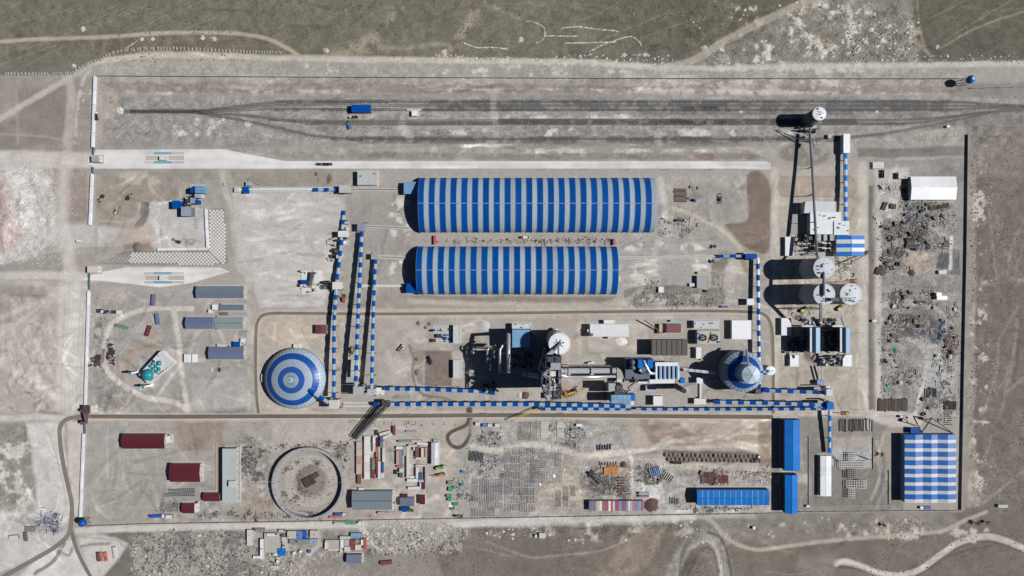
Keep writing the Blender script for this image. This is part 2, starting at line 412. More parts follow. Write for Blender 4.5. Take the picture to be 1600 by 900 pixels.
stroke([(1032,280),(1040,320),(1050,340),(1044,370)],9,(200,192,181),a=.9,soft=4,rut=.05); poly([(1028,275),(1165,272),(1168,345),(1140,360),(1030,350)], (181,173,161), soft=5,a=.8)
rect(1055,288,1165,340,(164,159,151),a=.7,soft=5); stroke([(1050,325),(1090,338),(1125,358),(1150,380),(1165,398)], 6, (204,190,170), soft=2)
poly(smooth_pts([(1168,276),(1178,268),(1192,270),(1202,288),(1203,340),(1200,392),(1178,394),(1160,383),(1142,364),(1134,352),(1150,350),(1164,346),(1170,335),(1167,300),(1168,276)],4), (143,124,111), soft=2.5, warp=4, nz=.14)
blotch(1110,370,1140,480,(120,114,98),0.0,a=.7); blotch(1128,400,1170,480,(194,186,174),0.05,a=.8)
poly([(975,452),(1000,446),(1120,448),(1135,470),(1120,478),(1000,480),(975,470)], (146,138,128), soft=2, nz=.2); blotch(990,456,1110,478,(184,178,170),0.08)
stroke([(1160,405),(1166,420),(1172,428)],7,(168,142,106),soft=2)
# cement mill side, east roads
poly([(1205,262),(1345,256),(1350,640),(1205,640)], (186,175,160), soft=4, nz=.08)
poly([(1205,262),(1216,262),(1218,640),(1205,640)], (194,184,170), soft=2)
poly([(1222,276),(1330,276),(1342,292),(1330,307),(1222,307),(1214,292)], (178,162,146), soft=1); stroke([(1222,276),(1330,276),(1342,292),(1330,307),(1222,307),(1214,292),(1222,276)],1.4,(140,130,118),a=.7,curve=False)
blotch(1215,220,1300,262,(120,116,108),0.05,a=.6); rect(1340,262,1357,645,(194,184,170),soft=2,warp=1)
rect(1357,290,1366,640,(138,127,116),soft=.8,warp=.5)
blotch(1215,570,1330,600,(162,152,138),0.05,a=.6); rough(1215,400,1345,500,.12)
# scrap yard
poly([(1364,250),(1510,246),(1505,640),(1364,650)], (160,155,148), soft=3, nz=.1)
poly([(1366,262),(1420,262),(1412,330),(1368,340)], (194,188,179), soft=4)
stroke([(1368,330),(1400,340),(1450,352),(1478,368)],8,(186,180,171)); stroke([(1374,345),(1372,460),(1372,640)],8,(190,184,175))
stroke([(1375,480),(1400,472),(1450,478),(1476,500),(1470,530),(1448,545)],8,(190,182,171)); stroke([(1376,500),(1410,520),(1445,545),(1448,580),(1440,620),(1430,648)],10,(192,184,173))
poly([(1410,395),(1450,392),(1460,425),(1415,430)], (186,170,156), soft=4); poly([(1466,395),(1485,395),(1482,421),(1462,420)], (112,112,114), soft=1)
poly([(1484,390),(1500,390),(1500,430),(1486,430)], (128,126,126), soft=1); stroke([(1486,370),(1485,420)],5,(210,205,197),soft=1)
poly([(1448,550),(1495,555),(1492,645),(1445,645)], (186,184,181), soft=5); rough(1370,300,1500,640,.2)
blotch(1375,470,1480,540,(110,106,98),0.08,a=.6); blotch(1370,340,1480,440,(120,118,114),0.12,a=.6); blotch(1440,560,1495,640,(120,120,122),0.1,a=.5)
# plain outside the east wall
poly([(1512,212),(1630,208),(1630,930),(1480,930),(1505,800)], (131,124,115), soft=3, nz=.12)
poly([(1510,215),(1526,215),(1524,480),(1522,660),(1530,790),(1502,795)], (165,155,144), soft=3); blotch(1515,220,1545,800,(206,197,186),0.12,a=.8)
for q in ([(1546,328),(1550,380),(1560,450)],[(1600,345),(1580,390),(1575,430)],[(1560,530),(1557,580),(1545,620),(1532,650)],[(1590,500),(1580,570),(1565,640),(1555,660)],[(1600,590),(1575,610)],[(1610,440),(1580,435)],[(1590,480),(1560,530)],[(1620,720),(1530,790)],[(1550,680),(1535,730)]):
    stroke(q, 4, (158,148,136), a=.7, soft=2.5)
stroke([(1522,658),(1545,660)],2,(214,206,196),a=.9); poly([(1512,214),(1620,210),(1620,280),(1520,275)], (146,139,130), soft=6,a=.8); blotch(1540,440,1600,500,(110,104,98),0.05,a=.6)
rough(1512,212,1610,900,.1)
# west strip
poly([(-30,438),(128,440),(138,445),(133,645),(-30,645)], (189,181,169), soft=3)
blotch(0,445,80,520,(158,150,138),0.0,a=.8,src=fbm(24,5,2.5)); blotch(0,610,90,648,(150,144,132),0.05,a=.8); poly([(-30,445),(70,448),(75,470),(20,500),(-30,505)],(164,156,144),soft=6,a=.7)
poly([(92,450),(138,445),(133,640),(88,640)], (209,202,192), soft=4)
for xx in range(94,131,3): stroke([(xx+6,452),(xx+1,540),(xx-2,638)], 1.4, (178,170,158) if xx % 2 else (208,200,189), a=.6, soft=1.0, warp=.8)
for q in ([(-10,530),(60,480),(90,450)],[(-10,570),(70,600),(95,640)],[(20,520),(55,580),(90,630)],[(-10,510),(50,500),(80,470)]): stroke(q, 5, (206,197,184), a=.7, soft=3, rut=.05)
stroke([(-20,432),(60,430),(150,434)],13,(206,198,188),soft=4,rut=.05)
stroke([(-20,655),(60,652),(110,655)],9,(206,199,188),soft=3); poly([(-30,660),(40,662),(50,700),(55,780),(-30,800)], (156,150,139), soft=4)
poly([(40,662),(98,660),(112,800),(100,840),(60,800),(50,700)], (207,202,195), soft=4); blotch(-10,660,60,810,(196,190,180),0.1); rough(-10,660,50,810,.14)
poly([(104,660),(132,660),(124,815),(114,800)], (202,193,182), soft=2); stroke([(76,675),(96,740),(104,790)],1.4,(160,152,142),a=.7)
poly([(-30,800),(80,800),(108,840),(60,870),(-30,905)], (200,196,191), soft=4); blotch(0,800,110,840,(150,146,140),0.05,a=.7)
poly([(60,870),(112,842),(150,905),(0,930)], (212,209,205), soft=3); stroke([(100,850),(80,878),(55,895)],6,(132,126,120),a=.85,warp=4,soft=1.5,broken=.2); stroke([(112,855),(105,868),(90,862)],3,(140,134,127),a=.8,warp=3)
poly([(120,835),(200,835),(225,880),(215,930),(150,930)], (204,198,191), soft=4); stroke([(118,838),(165,842),(190,850),(215,885)],2,(150,142,133),a=.6); stroke([(126,852),(138,850),(170,848)],4,(130,122,115),a=.7,warp=4)
stroke([(1206,651.5),(1000,650),(800,648.5),(600,650),(400,650.5),(140,650.5)], 15, (200,190,176), a=.85, soft=2.5, rut=.04)
stroke([(404,646),(401,620),(399.5,580),(400,520),(404,500),(418,490.5),(460,489.5),(600,490.5),(800,489),(1000,486.5),(1120,486),(1180,488),(1200,500)], 12, (196,186,172), a=.8, soft=2.5, rut=.04)
# mosque quarter
poly([(142,455),(395,455),(398,645),(136,645)], (170,164,156), soft=3)
poly([(180,570),(200,550),(235,525),(255,515),(245,540),(215,560),(195,590)], (182,162,144), soft=4, a=.8)
stroke([(300,483),(240,482),(200,492),(172,510),(163,540),(165,575),(190,600),(225,620),(270,628),(292,640)], 8, (208,198,186), rut=.06); stroke([(270,485),(278,520),(282,570),(288,610),(295,640)],8,(206,196,184),soft=2.5,rut=.05)
rect(300,590,390,640,(185,181,175),a=.8,soft=4); blotch(145,500,165,580,(80,58,54),0.12,a=.8); blotch(145,480,165,640,(130,124,117),0.08,a=.6); blotch(165,540,182,570,(84,62,58),0.05,a=.8)
rect(222,465,268,480,(166,160,152),a=.7); rect(209,503,236,518,(182,176,168),soft=1); blotch(155,602,215,640,(140,130,120),0.1,a=.6); rough(140,455,200,640,.14)
blotch(152,448,220,470,(198,180,166),0,a=.5); rect(342,487,357,494,(132,112,98),soft=1)
poly([(385,440),(398,440),(398,640),(386,640)], (186,178,167), soft=2)
# south yard
poly([(134,660),(420,658),(425,812),(128,815)], (171,164,154), soft=3)
rect(147,662,268,765,(174,169,160),soft=3,a=.8); rect(190,715,258,780,(168,164,154),soft=6); stroke([(146,762),(191,763),(193,715),(262,713)],1.3,(190,184,176),a=.8,curve=False); stroke([(168,670),(168,760)],2,(196,190,182),a=.8)
poly([(276,660),(350,660),(345,704),(276,704)], (168,150,133), soft=2); rect(262,742,345,808,(164,162,158),a=.7,soft=4); blotch(372,690,425,760,(84,84,84),0.08,a=.8,src=N3*1.2+N2*.3)
poly([(385,760),(430,780),(420,812),(370,812)], (168,154,140), soft=5); rough(370,680,430,800,.2)
poly([(425,655),(560,655),(560,700),(530,700),(480,690),(430,712)], (186,176,165), soft=4)
poly([(545,660),(720,655),(700,800),(545,808)], (184,175,163), soft=4); rect(548,680,690,765,(178,171,162),soft=5,a=.7); stroke([(705,660),(702,720),(700,800)],16,(192,178,162),soft=4,rut=.04)
stroke([(733,648),(736,668),(733,684),(724,697),(714,700),(704,695),(699,685),(704,676),(716,670),(728,664),(733,655)], 6, (104,89,76), soft=1.2, nz=.2); stroke([(733,640),(734,655)], 9, (104,89,76), soft=1.5)
poly([(735,656),(985,656),(985,700),(900,715),(735,705)], (176,170,163), soft=4); poly([(735,700),(905,712),(870,760),(850,808),(735,808)], (170,167,163), soft=4)
stroke([(738,697),(780,704),(830,694),(880,703),(910,712),(960,708),(1010,702),(1050,692)], 8, (204,194,180), soft=2.5, rut=.04); stroke([(905,712),(870,740),(840,775),(830,790)],14,(190,176,160),soft=5)
poly([(985,658),(1205,655),(1205,704),(1040,706),(985,700)], (191,177,160), soft=3, nz=.06); poly([(1000,664),(1060,660),(1085,680),(1020,698)], (158,138,120), soft=4, a=.8); blotch(1080,662,1200,690,(168,148,130),0.05,a=.6)
stroke([(1020,702),(1100,698),(1200,704)],4,(206,192,174),a=.8,rut=.05); poly([(1035,703),(1190,708),(1200,722),(1045,724)], (128,114,101), soft=2)
rect(1186,660,1206,730,(164,145,128),soft=2); stroke([(1030,728),(1110,730),(1205,736)],10,(198,186,170),soft=3); rect(1060,736,1205,762,(170,165,159),soft=3)
poly([(985,728),(1062,730),(1062,800),(985,800)], (178,173,167), soft=3); stroke([(987,715),(988,780)],6,(204,198,190),soft=1); rect(900,722,985,780,(166,158,150),soft=4); rect(1000,755,1035,778,(212,207,200),soft=3)
poly([(860,740),(905,740),(915,795),(845,795)], (190,176,160), soft=5); rect(1020,788,1205,802,(186,181,173),soft=2)
rough(735,656,985,810,.18); rough(900,720,1205,800,.16)
poly([(1206,650),(1410,648),(1410,798),(1206,800)], (152,145,136), soft=4, a=.95); rect(1206,740,1262,755,(190,176,160),soft=3); rect(1264,690,1388,790,(146,138,129),soft=1); rect(1300,700,1362,730,(178,178,179),soft=1)
rect(1300,682,1362,702,(180,172,160),soft=3); poly([(1385,655),(1410,655),(1405,780),(1372,720)], (166,158,148), soft=3); stroke([(1370,690),(1375,740),(1362,780)],6,(184,175,163),a=.8)
poly([(1360,640),(1440,645),(1440,665),(1395,668),(1350,652)], (204,196,184), soft=3)
# south, outside the wall
poly([(130,820),(560,814),(1200,803),(1500,800),(1630,770),(1630,930),(-10,930),(140,930),(200,850)], (131,123,113), soft=3, nz=.14)
poly([(200,838),(390,825),(390,930),(220,930)], (146,141,134), soft=4); rough(200,820,400,910,.36); poly([(390,815),(560,815),(580,930),(390,930)], (168,160,150), soft=5,a=.8); rough(390,815,560,910,.25)
poly([(560,815),(730,812),(690,850),(640,870),(570,850)], (178,173,166), soft=4); rough(560,815,730,870,.4); poly([(420,860),(560,870),(680,850),(700,930),(400,930)], (160,150,139), soft=6,a=.8)
poly([(140,820),(900,806),(1190,803),(1190,812),(900,822),(560,826),(140,832)], (188,182,173), soft=3); poly([(1180,802),(1490,799),(1500,830),(1300,842),(1180,840)], (153,144,134), soft=4, nz=.2); blotch(730,812,1480,850,(184,176,167),0.16,a=.6); blotch(1180,806,1500,850,(120,111,102),0.1,a=.5,src=N3+N1); rough(720,808,1500,840,.25)
poly([(1060,812),(1290,806),(1300,850),(1130,850)], (148,141,132), soft=5, nz=.2); blotch(1120,808,1500,850,(202,194,184),0.24,a=.7,src=N2+N3*1.2); 
poly([(985,840),(1040,822),(1020,870),(960,930),(900,930)], (160,146,132), soft=8,a=.8)
stroke([(-20,905),(20,890)],6,(170,164,157))
stroke([(120,829),(300,824),(545,820),(565,824),(580,846),(605,859),(640,855),(680,832),(715,820),(800,816),(900,812),(1085,808)], 9, (207,200,190), soft=2, rut=.04)
stroke([(1090,806),(1112,816),(1138,842),(1180,858),(1240,852),(1320,842),(1400,837),(1470,830),(1510,812),(1540,800)], 6, (186,174,160), soft=2, rut=.05)
stroke([(800,862),(830,871),(880,867),(930,862),(980,845),(1025,815)], 4, (158,148,136), soft=1.5, rut=.05); stroke([(760,846),(790,858),(830,870)],3,(156,146,135),a=.8); stroke([(720,850),(800,870)],2,(156,146,135),a=.7)
stroke([(430,930),(450,910),(480,870),(500,850)],8,(190,180,168),soft=2)
stroke([(1040,930),(1052,890),(1068,858),(1090,840),(1108,838),(1124,855),(1132,880),(1136,930)], 20, (157,152,145), soft=4, nz=.12, rut=.06); stroke([(1082,930),(1090,860),(1104,850)],10,(128,121,113),soft=5)
stroke([(1304,880),(1318,878),(1345,884),(1380,897),(1425,895),(1468,868),(1500,847),(1540,838),(1580,848),(1620,868)], 10, (194,189,180), soft=1.5, rut=.08); poly([(1250,870),(1305,866),(1300,930),(1240,930)], (150,142,132), soft=8)
stroke([(1452,890),(1480,872),(1510,860),(1550,852)],2.5,(100,94,86),a=.6)
stroke([(1106,832),(1124,840),(1136,862),(1141,890),(1146,930)], 4, (92,86,79), a=.8, soft=1.5, warp=2); stroke([(1066,930),(1078,884),(1094,858),(1108,856),(1118,872),(1124,930)], 3, (104,97,90), a=.7, soft=2, warp=2); stroke([(1028,930),(1044,880),(1062,848),(1084,832)], 5, (140,127,115), a=.7, soft=3)
stroke([(1050,930),(1062,885),(1078,855),(1096,845),(1114,852),(1126,885),(1130,930)], 5, (182,177,170), a=.7, soft=2, warp=2)
stroke([(1312,886),(1350,892),(1385,904),(1428,901),(1474,872),(1505,853),(1540,845),(1580,855),(1620,875)], 2.5, (108,101,93), a=.7, soft=1.2); stroke([(1306,884),(1318,877),(1345,883),(1380,896),(1425,894),(1468,867),(1500,846),(1540,837),(1580,847),(1620,867)], 4, (216,211,203), a=.8, soft=1.5, broken=.2)
blotch(1480,812,1560,850,(196,186,174),0.1); rough(880,812,1180,905,.08)
rough(160,148,1600,228,.2); rough(150,228,1200,250,.12)
# micro relief in colour: everywhere a little broken
stroke([(112,642),(111,560),(116,450),(106,405),(99,330),(104,250)], 20, (214,207,197), a=.62, soft=7, warp=4, rut=.07)
stroke([(-10,560),(50,590),(105,640)], 9, (212,204,193), a=.6, soft=4, rut=.06); stroke([(-10,500),(40,480),(105,455)], 8, (210,202,191), a=.55, soft=4, rut=.06); stroke([(20,470),(70,560),(100,630)],5,(210,202,191),a=.5,soft=3)
stroke([(1348.5,258),(1348.5,640)], 12, (207,198,185), a=.75, soft=3, rut=.06); stroke([(1374,335),(1372,460),(1373,640)], 9, (205,199,190), a=.8, soft=3, rut=.05); stroke([(1211,270),(1212,640)], 9, (204,195,183), a=.6, soft=3, rut=.06)
stroke([(1205,647),(1300,645),(1365,648),(1440,655)],10,(206,195,180),a=.7,soft=3,rut=.05); stroke([(640,470),(800,476),(960,474),(1010,440),(1025,390),(1040,340),(1032,280)],8,(202,194,183),a=.6,soft=3,rut=.05)
stroke([(150,98),(210,88),(300,87),(450,91),(700,95),(900,97),(985,102),(1120,107),(1400,102),(1600,99)],7,(207,200,189),a=.6,soft=2.5,rut=.06)
stroke([(738,697),(780,704),(830,694),(880,703),(910,712),(960,708),(1010,702),(1050,692)],8,(212,203,190),a=.7,soft=3,rut=.04)
lum = C @ np.array([.3,.5,.2])
grassy = sm((98-GY)/10) + sm((GY-826)/8)*sm((GX-680)/20) + sm((GX-1520)/8)*sm((GY-205)/10)
C = lum[..., None] + (C - lum[..., None]) * (0.68+.2*np.clip(grassy,0,1))[..., None]
C *= 1 + sm((98-GY)/10)[..., None]*np.array([-.04,-.04,-.08])
# wheel ruts, spills and scuffs all over the worked yards
r3 = random.Random(21)
YARDS = [((150,120),(1500,146),60,0),((160,226),(1190,250),40,0),((370,300),(535,480),50,0),((545,300),(650,480),14,1),((405,495),(540,640),30,2),((590,495),(760,640),40,2),((880,495),(1200,640),50,2),((965,360),(1200,480),50,0),((1030,270),(1165,345),30,2),((1207,262),(1356,645),70,1),((1366,255),(1505,650),60,2),((140,455),(395,645),70,2),((135,660),(425,812),60,2),((545,655),(735,808),60,2),((735,655),(985,810),50,0),((985,655),(1205,720),60,0),((985,722),(1205,802),30,0),((1206,650),(1410,798),40,1),((150,266),(325,392),30,2),((-20,440),(135,645),50,2),((-20,655),(110,905),30,2),((700,830),(1600,910),26,0),((1515,215),(1610,800),20,1),((-20,-10),(1610,90),36,0)]
for (x0,y0),(x1,y1),cnt,mode in YARDS:
    for q in range(cnt):
        x, y = r3.uniform(x0,x1), r3.uniform(y0,y1); L = r3.uniform(.12,.45)*min(max(x1-x0,y1-y0),220); a = {0: r3.gauss(0,.12), 1: 1.57+r3.gauss(0,.12), 2: r3.uniform(0,3.14)}[mode]; pp = [(x,y)]
        for w in range(5): a += r3.gauss(0,.16); pp.append((min(max(pp[-1][0]+math.cos(a)*L/5,x0),x1), min(max(pp[-1][1]+math.sin(a)*L/5,y0),y1)))
        f = r3.choice([.8,.86,.9,1.12,1.18,1.24]); sl = win(min(p[0] for p in pp), max(p[0] for p in pp), min(p[1] for p in pp), max(p[1] for p in pp), 4)
        X, Y, d, sg = pdist(smooth_pts(pp,3), sl, .4); wd = r3.choice([1.1,1.1,1.6,2.6]); m = sm((wd+.8-np.abs(d-(1.3 if wd < 1.3 else 0)))/1.5)*sm(.8+N2[sl]*3)
        C[sl] *= (1+(f-1)*m)[..., None]
    for q in range(cnt):
        x, y = r3.uniform(x0,x1), r3.uniform(y0,y1); s = r3.uniform(2,9); f = r3.choice([.9,.94,1.07,1.1,1.16]); sl = win(x-s*1.8,x+s*1.8,y-s,y+s,1)
        e = ((GX[sl]-x)/(s*1.6))**2+((GY[sl]-y)/s)**2+N3[sl]*2.2+N2[sl]*2; C[sl] *= (1+(f-1)*sm(1.2-e))[..., None]
for q in ((1372,345,1412,375),(1415,350,1450,372),(1416,372,1446,390),(1372,385,1420,425),(1410,330,1455,350),(1385,455,1415,482),(1378,488,1445,530),(1445,500,1480,536),(1474,510,1498,562),(1440,596,1495,650),(1405,312,1490,334),(915,735,985,775),(990,725,1040,760),(1245,365,1300,400),(1245,495,1320,575)):
    blotch(*q,(88,84,80),-.03,a=.72,src=N3*1.6+N2*.8,k=7)
C *= (1 + 0.10 * N1 + 0.12 * N3 + 0.2 * F1)[..., None]
C *= (1 + 0.05 * N4)[..., None] * np.array([1 + 0, 1, 1])
C = .33 * (np.clip(C, .02, 1) / .33) ** 1.09
C = np.clip(C, 0.02, 0.75)
for r_, w_, c_ in ((46,10,(168,162,153)),(33,8,(190,184,175)),(22,12,(150,142,132)),(40,3,(196,190,182)),(27,3,(176,168,158))):
    stroke([(486+r_*math.cos(a*.35),752+r_*math.sin(a*.35)) for a in range(19)], w_, c_, a=.75, soft=2.5, warp=2.5, curve=False)
C = np.clip(C, .02, .75)
# --- relief: quarry heap, berms, gullies
def bump(x0, y0, x1, y1, hgt, src=None, p=1.0):
    sl = win(x0, x1, y0, y1, 0); X, Y = GX[sl], GY[sl]
    e = ((X-(x0+x1)/2)/((x1-x0)/2))**2 + ((Y-(y0+y1)/2)/((y1-y0)/2))**2
    f = np.clip(1 - e, 0, 1)**p
    Z[sl] += hgt * f * (1 if src is None else src[sl])
bump(-60,262,60,400,7.0); bump(-30,262,95,410,5.0,N2+.5*N3)
bump(1060,832,1128,960,5.0,None,.8); bump(1052,815,1145,850,2.0)
for b in ((200,830,400,910,6.),(560,822,720,870,6.),(400,860,560,910,4.),(1370,470,1480,535,3.),(1060,0,1440,100,2.5),(0,440,90,640,3.),(985,448,1130,478,3.)):
    bump(b[0],b[1],b[2],b[3],b[4],np.maximum(N2*.8+N3,0),.4)
bump(250,845,420,905,1.5); bump(1320,905,1620,865,2.0)
edge = np.minimum(np.minimum(GX+20,1620-GX)/30,np.minimum(GY+20,920-GY)/30); Z *= np.clip(edge,0,1)
# --- build the sheet
X3 = (GX - 800) * PX; Y3 = (450 - GY) * PX
co = np.stack([X3, Y3, Z], -1).reshape(-1, 3)
idx = np.arange(NY * NX).reshape(NY, NX)
quads = np.stack([idx[1:, :-1], idx[1:, 1:], idx[:-1, 1:], idx[:-1, :-1]], -1).reshape(-1, 4)
ring = np.concatenate([idx[-1, :], idx[-2::-1, -1], idx[0, -2::-1], idx[1:-1, 0]])   # counter-clockwise border
nb = len(ring); mid = co[ring].copy() * np.array([1.08, 1.12, 0.0]); out = co[ring].copy() * np.array([9.0, 9.0, 0.0])
mi_ = np.arange(nb) + NY * NX; oi = mi_ + nb; nxt = np.roll(np.arange(nb), -1)
skirt = np.concatenate([np.stack([ring, mi_, mi_[nxt], ring[nxt]], -1), np.stack([mi_, oi, oi[nxt], mi_[nxt]], -1)])
co = np.concatenate([co, mid, out]); quads = np.concatenate([quads, skirt])
cols = np.concatenate([C.reshape(-1, 3), np.tile(np.array(L3((140,133,122))), (2*nb, 1))])
me = bpy.data.meshes.new('ground')
me.vertices.add(len(co)); me.vertices.foreach_set('co', co.ravel())
me.loops.add(quads.size); me.loops.foreach_set('vertex_index', quads.ravel().astype(np.int32))
me.polygons.add(len(quads)); me.polygons.foreach_set('loop_start', np.arange(0, quads.size, 4, dtype=np.int32))
me.update(calc_edges=True)
ca = me.color_attributes.new('soil', 'FLOAT_COLOR', 'POINT')
ca.data.foreach_set('color', np.concatenate([cols, np.ones((len(cols), 1))], 1).astype(np.float32).ravel())
me.shade_smooth()
def soil_material(name, amp=0.3, bump_d=0.3):
    m = bpy.data.materials.new(name); m.use_nodes = True
    n = m.node_tree.nodes; l = m.node_tree.links; b = n['Principled BSDF']
    b.inputs['Roughness'].default_value = 0.97; b.inputs['Specular IOR Level'].default_value = 0.1
    at = n.new('ShaderNodeVertexColor'); at.layer_name = 'soil'
    geo = n.new('ShaderNodeNewGeometry')
    a = n.new('ShaderNodeTexNoise'); a.inputs['Scale'].default_value = 0.9; a.inputs['Detail'].default_value = 5; a.inputs['Roughness'].default_value = 0.75
    l.new(geo.outputs['Position'], a.inputs['Vector'])
    mr = n.new('ShaderNodeMapRange'); mr.inputs['From Min'].default_value = 0.25; mr.inputs['From Max'].default_value = 0.75
    mr.inputs['To Min'].default_value = 1 - amp; mr.inputs['To Max'].default_value = 1 + amp
    l.new(a.outputs['Fac'], mr.inputs['Value'])
    vm = n.new('ShaderNodeVectorMath'); vm.operation = 'SCALE'
    l.new(at.outputs['Color'], vm.inputs[0]); l.new(mr.outputs['Result'], vm.inputs['Scale'])
    l.new(vm.outputs['Vector'], b.inputs['Base Color'])
    bp = n.new('ShaderNodeBump'); bp.inputs['Strength'].default_value = 0.6; bp.inputs['Distance'].default_value = bump_d
    l.new(a.outputs['Fac'], bp.inputs['Height']); l.new(bp.outputs['Normal'], b.inputs['Normal'])
    return m
SOILMAT = soil_material('soil'); ROADMAT = soil_material('road_surface', 0.1, 0.05)
me.materials.append(SOILMAT)
ground = bpy.data.objects.new('ground', me); COL.objects.link(ground); tag(ground, kind='structure')

# ---------------------------------------------------------------- roads as sheets with kerbs
def gridmesh(name, rows, colfn, z):
    """rows: list of rows of photo points"""
    h, w = len(rows), len(rows[0]); A = np.array(rows, float).reshape(-1, 2)
    v = [tuple(P(a[0], a[1]) + Vector((0, 0, z))) for a in A]
    f = [(j*w+i, j*w+i+1, (j+1)*w+i+1, (j+1)*w+i) for j in range(h-1) for i in range(w-1)]
    me = bpy.data.meshes.new(name); me.from_pydata(v, [], f)
    c = me.color_attributes.new('soil', 'FLOAT_COLOR', 'POINT')
    c.data.foreach_set('color', np.concatenate([colfn(A, h, w), np.ones((len(A), 1))], 1).astype(np.float32).ravel())
    me.materials.append(ROADMAT)
    if me.polygons[0].normal.z < 0: me.flip_normals()
    ob = bpy.data.objects.new(name, me); COL.objects.link(ob); tag(ob, kind='structure'); return ob
def samp(F, A):
    i = np.clip(((A[:,0]+20)/ST).astype(int), 0, NX-1); j = np.clip(((A[:,1]+20)/ST).astype(int), 0, NY-1); return F[j, i]
def ribbon(name, pts, w, col, z=0.09, rut=0.12, kerb=None, edge=None):
    pts = smooth_pts(pts, 10); q = [pts[0]]
    for p in pts[1:]:
        if math.hypot(p[0]-q[-1][0], p[1]-q[-1][1]) > 1.6: q.append(p)
    L = [np.array(p, float) for p in q]; rows = []; nrm = []
    for i, p in enumerate(L):
        d = L[min(i+1, len(L)-1)] - L[max(i-1, 0)]; d /= np.hypot(*d) + 1e-9; n = np.array([d[1], -d[0]]); nrm.append(n)
        ww = w
        rows.append([tuple(p + n * (t - .5) * ww) for t in np.linspace(0, 1, 9)])
    def cf(A, h, ww):
        t = np.tile(np.linspace(-1, 1, ww), h)
        k = 1 + rut * np.cos(t * 6.3) + 0.25 * samp(N2, A) + 0.3 * samp(N3, A) + 0.12 * samp(F1, A)
        return np.clip(L3(col)[None] * k[:, None], 0.02, .8)
    ob = gridmesh(name, rows, cf, z)
    if kerb:
        for s in (-1, 1):
            mb = MB()
            for i in range(len(L) - 1):
                a = L[i] + nrm[i] * s * (w/2 + .35); b = L[i+1] + nrm[i+1] * s * (w/2 + .35)
                mb.beam(P(*a) + Vector((0,0,.1)), P(*b) + Vector((0,0,.1)), .5, .26)
            mb.build('kerb', kerb, ob)
    return ob
KERB = mc(196, 188, 176, 0.9)
ribbon('plant_road', [(1208,651.5),(1000,650),(800,648.5),(600,650),(400,650.5),(250,651),(140,650.5)], 6.2, (118,108,95), kerb=KERB, z=.1)
ribbon('ring_road', [(404,646),(401,620),(399.5,580),(400,520),(404,500),(418,490.5),(460,489.5),(600,490.5),(800,489),(1000,486.5),(1120,486),(1180,488),(1196,493),(1204,506),(1207,530),(1208,580),(1208,646)], 4.4, (128,119,106), kerb=KERB)
ribbon('asphalt_road', [(142,650.5),(122,651.5),(103,656),(94,668),(94,690),(99,725),(107,762),(112,785),(112,808),(108,832),(90,852),(50,876),(8,900),(-18,918)], 6.8, (132,126,118), rut=.06, z=.11)
ribbon('side_road', [(112,828),(117,850),(127,874),(142,902),(150,918)], 6, (128,120,112), rut=.05, z=.105)
def slab(name, outline, col, z=.12, nzk=.5, step=5):
    xs = [p[0] for p in outline[0]]
    x0, x1 = min(xs), max(xs); top, bot = outline; rows = []
    n = int((x1-x0)/2.5)
    X = np.linspace(x0, x1, n)
    yt = np.interp(X, [p[0] for p in top], [p[1] for p in top]); yb = np.interp(X, [p[0] for p in bot], [p[1] for p in bot])
    m = 9
    for t in np.linspace(0, 1, m): rows.append([(x, a*(1-t)+b*t) for x, a, b in zip(X, yt, yb)])
    def cf(A, h, w):
        k = 1 + nzk * (samp(STRX, A)*.5 + samp(N2, A)*.35) + .2 * samp(N3, A) - .12 * np.repeat(np.cos(np.linspace(0, 1, h)*12.6), w)*.4
        return np.clip(L3(col)[None] * k[:, None], .02, .8)
    return gridmesh(name, rows, cf, z)
slab('concrete_road', ([(138,250),(150,234),(350,233),(372,238),(445,251.5),(1196,252),(1204,255)],[(138,256),(150,263.5),(1150,263.5),(1196,265),(1204,264)]), (221,219,216), nzk=.9)
slab('gate_apron', ([(130,436),(158,425),(200,417),(345,418),(358,424)],[(130,437),(170,440),(250,449),(300,442),(358,425)]), (226,223,219), nzk=.8)
# railway
def rail_track(pts, name='rail_track'):
    pts = smooth_pts(pts, 8); e = tag(bpy.data.objects.new(name, None), kind='structure'); COL.objects.link(e); e.location = P(*pts[0])
    for s in (-1, 1):
        mb = MB()
        for a, b in zip(pts[:-1], pts[1:]):
            A, B = P(*a), P(*b); n = (B-A).cross(Vector((0,0,1))).normalized() * .8 * s
            mb.beam(A+n+Vector((0,0,.42)), B+n+Vector((0,0,.42)), .3, .3)
        mb.build('rail', mc(64,62,62,.6,.1), e)
    mb = MB(); d = 0
    for a, b in zip(pts[:-1], pts[1:]):
        A, B = P(*a), P(*b); L = (B-A).length; n = (B-A).cross(Vector((0,0,1))).normalized()*1.3; t = 0
        while d < L:
            p = A + (B-A)*(d/L); mb.beam(p-n+Vector((0,0,.2)), p+n+Vector((0,0,.2)), .45, .3); d += 2.0
        d -= L
    mb.build('sleepers', DCONC if False else mc(136,132,127,.9), e, kind='stuff')
T = [[(205,174),(300,174),(430,160),(520,159),(900,159),(1450,159),(1540,163),(1620,166)],
     [(205,174),(320,174.2),(450,170),(620,171.5),(1000,171.5),(1440,171.5),(1530,169),(1620,167)],
     [(260,174),(380,180),(500,192),(800,193),(1100,193),(1400,193),(1480,184),(1560,173),(1620,168.5)],
     [(300,175),(400,192),(500,213),(600,217),(900,217),(1180,217),(1330,214),(1450,197),(1540,178),(1600,170)],
     [(330,172),(450,164),(560,165),(900,165),(1400,165),(1500,165.5),(1600,167)],
     [(420,187),(520,189),(900,188),(1300,188),(1440,186),(1540,175)]]
for t in T: rail_track(t)
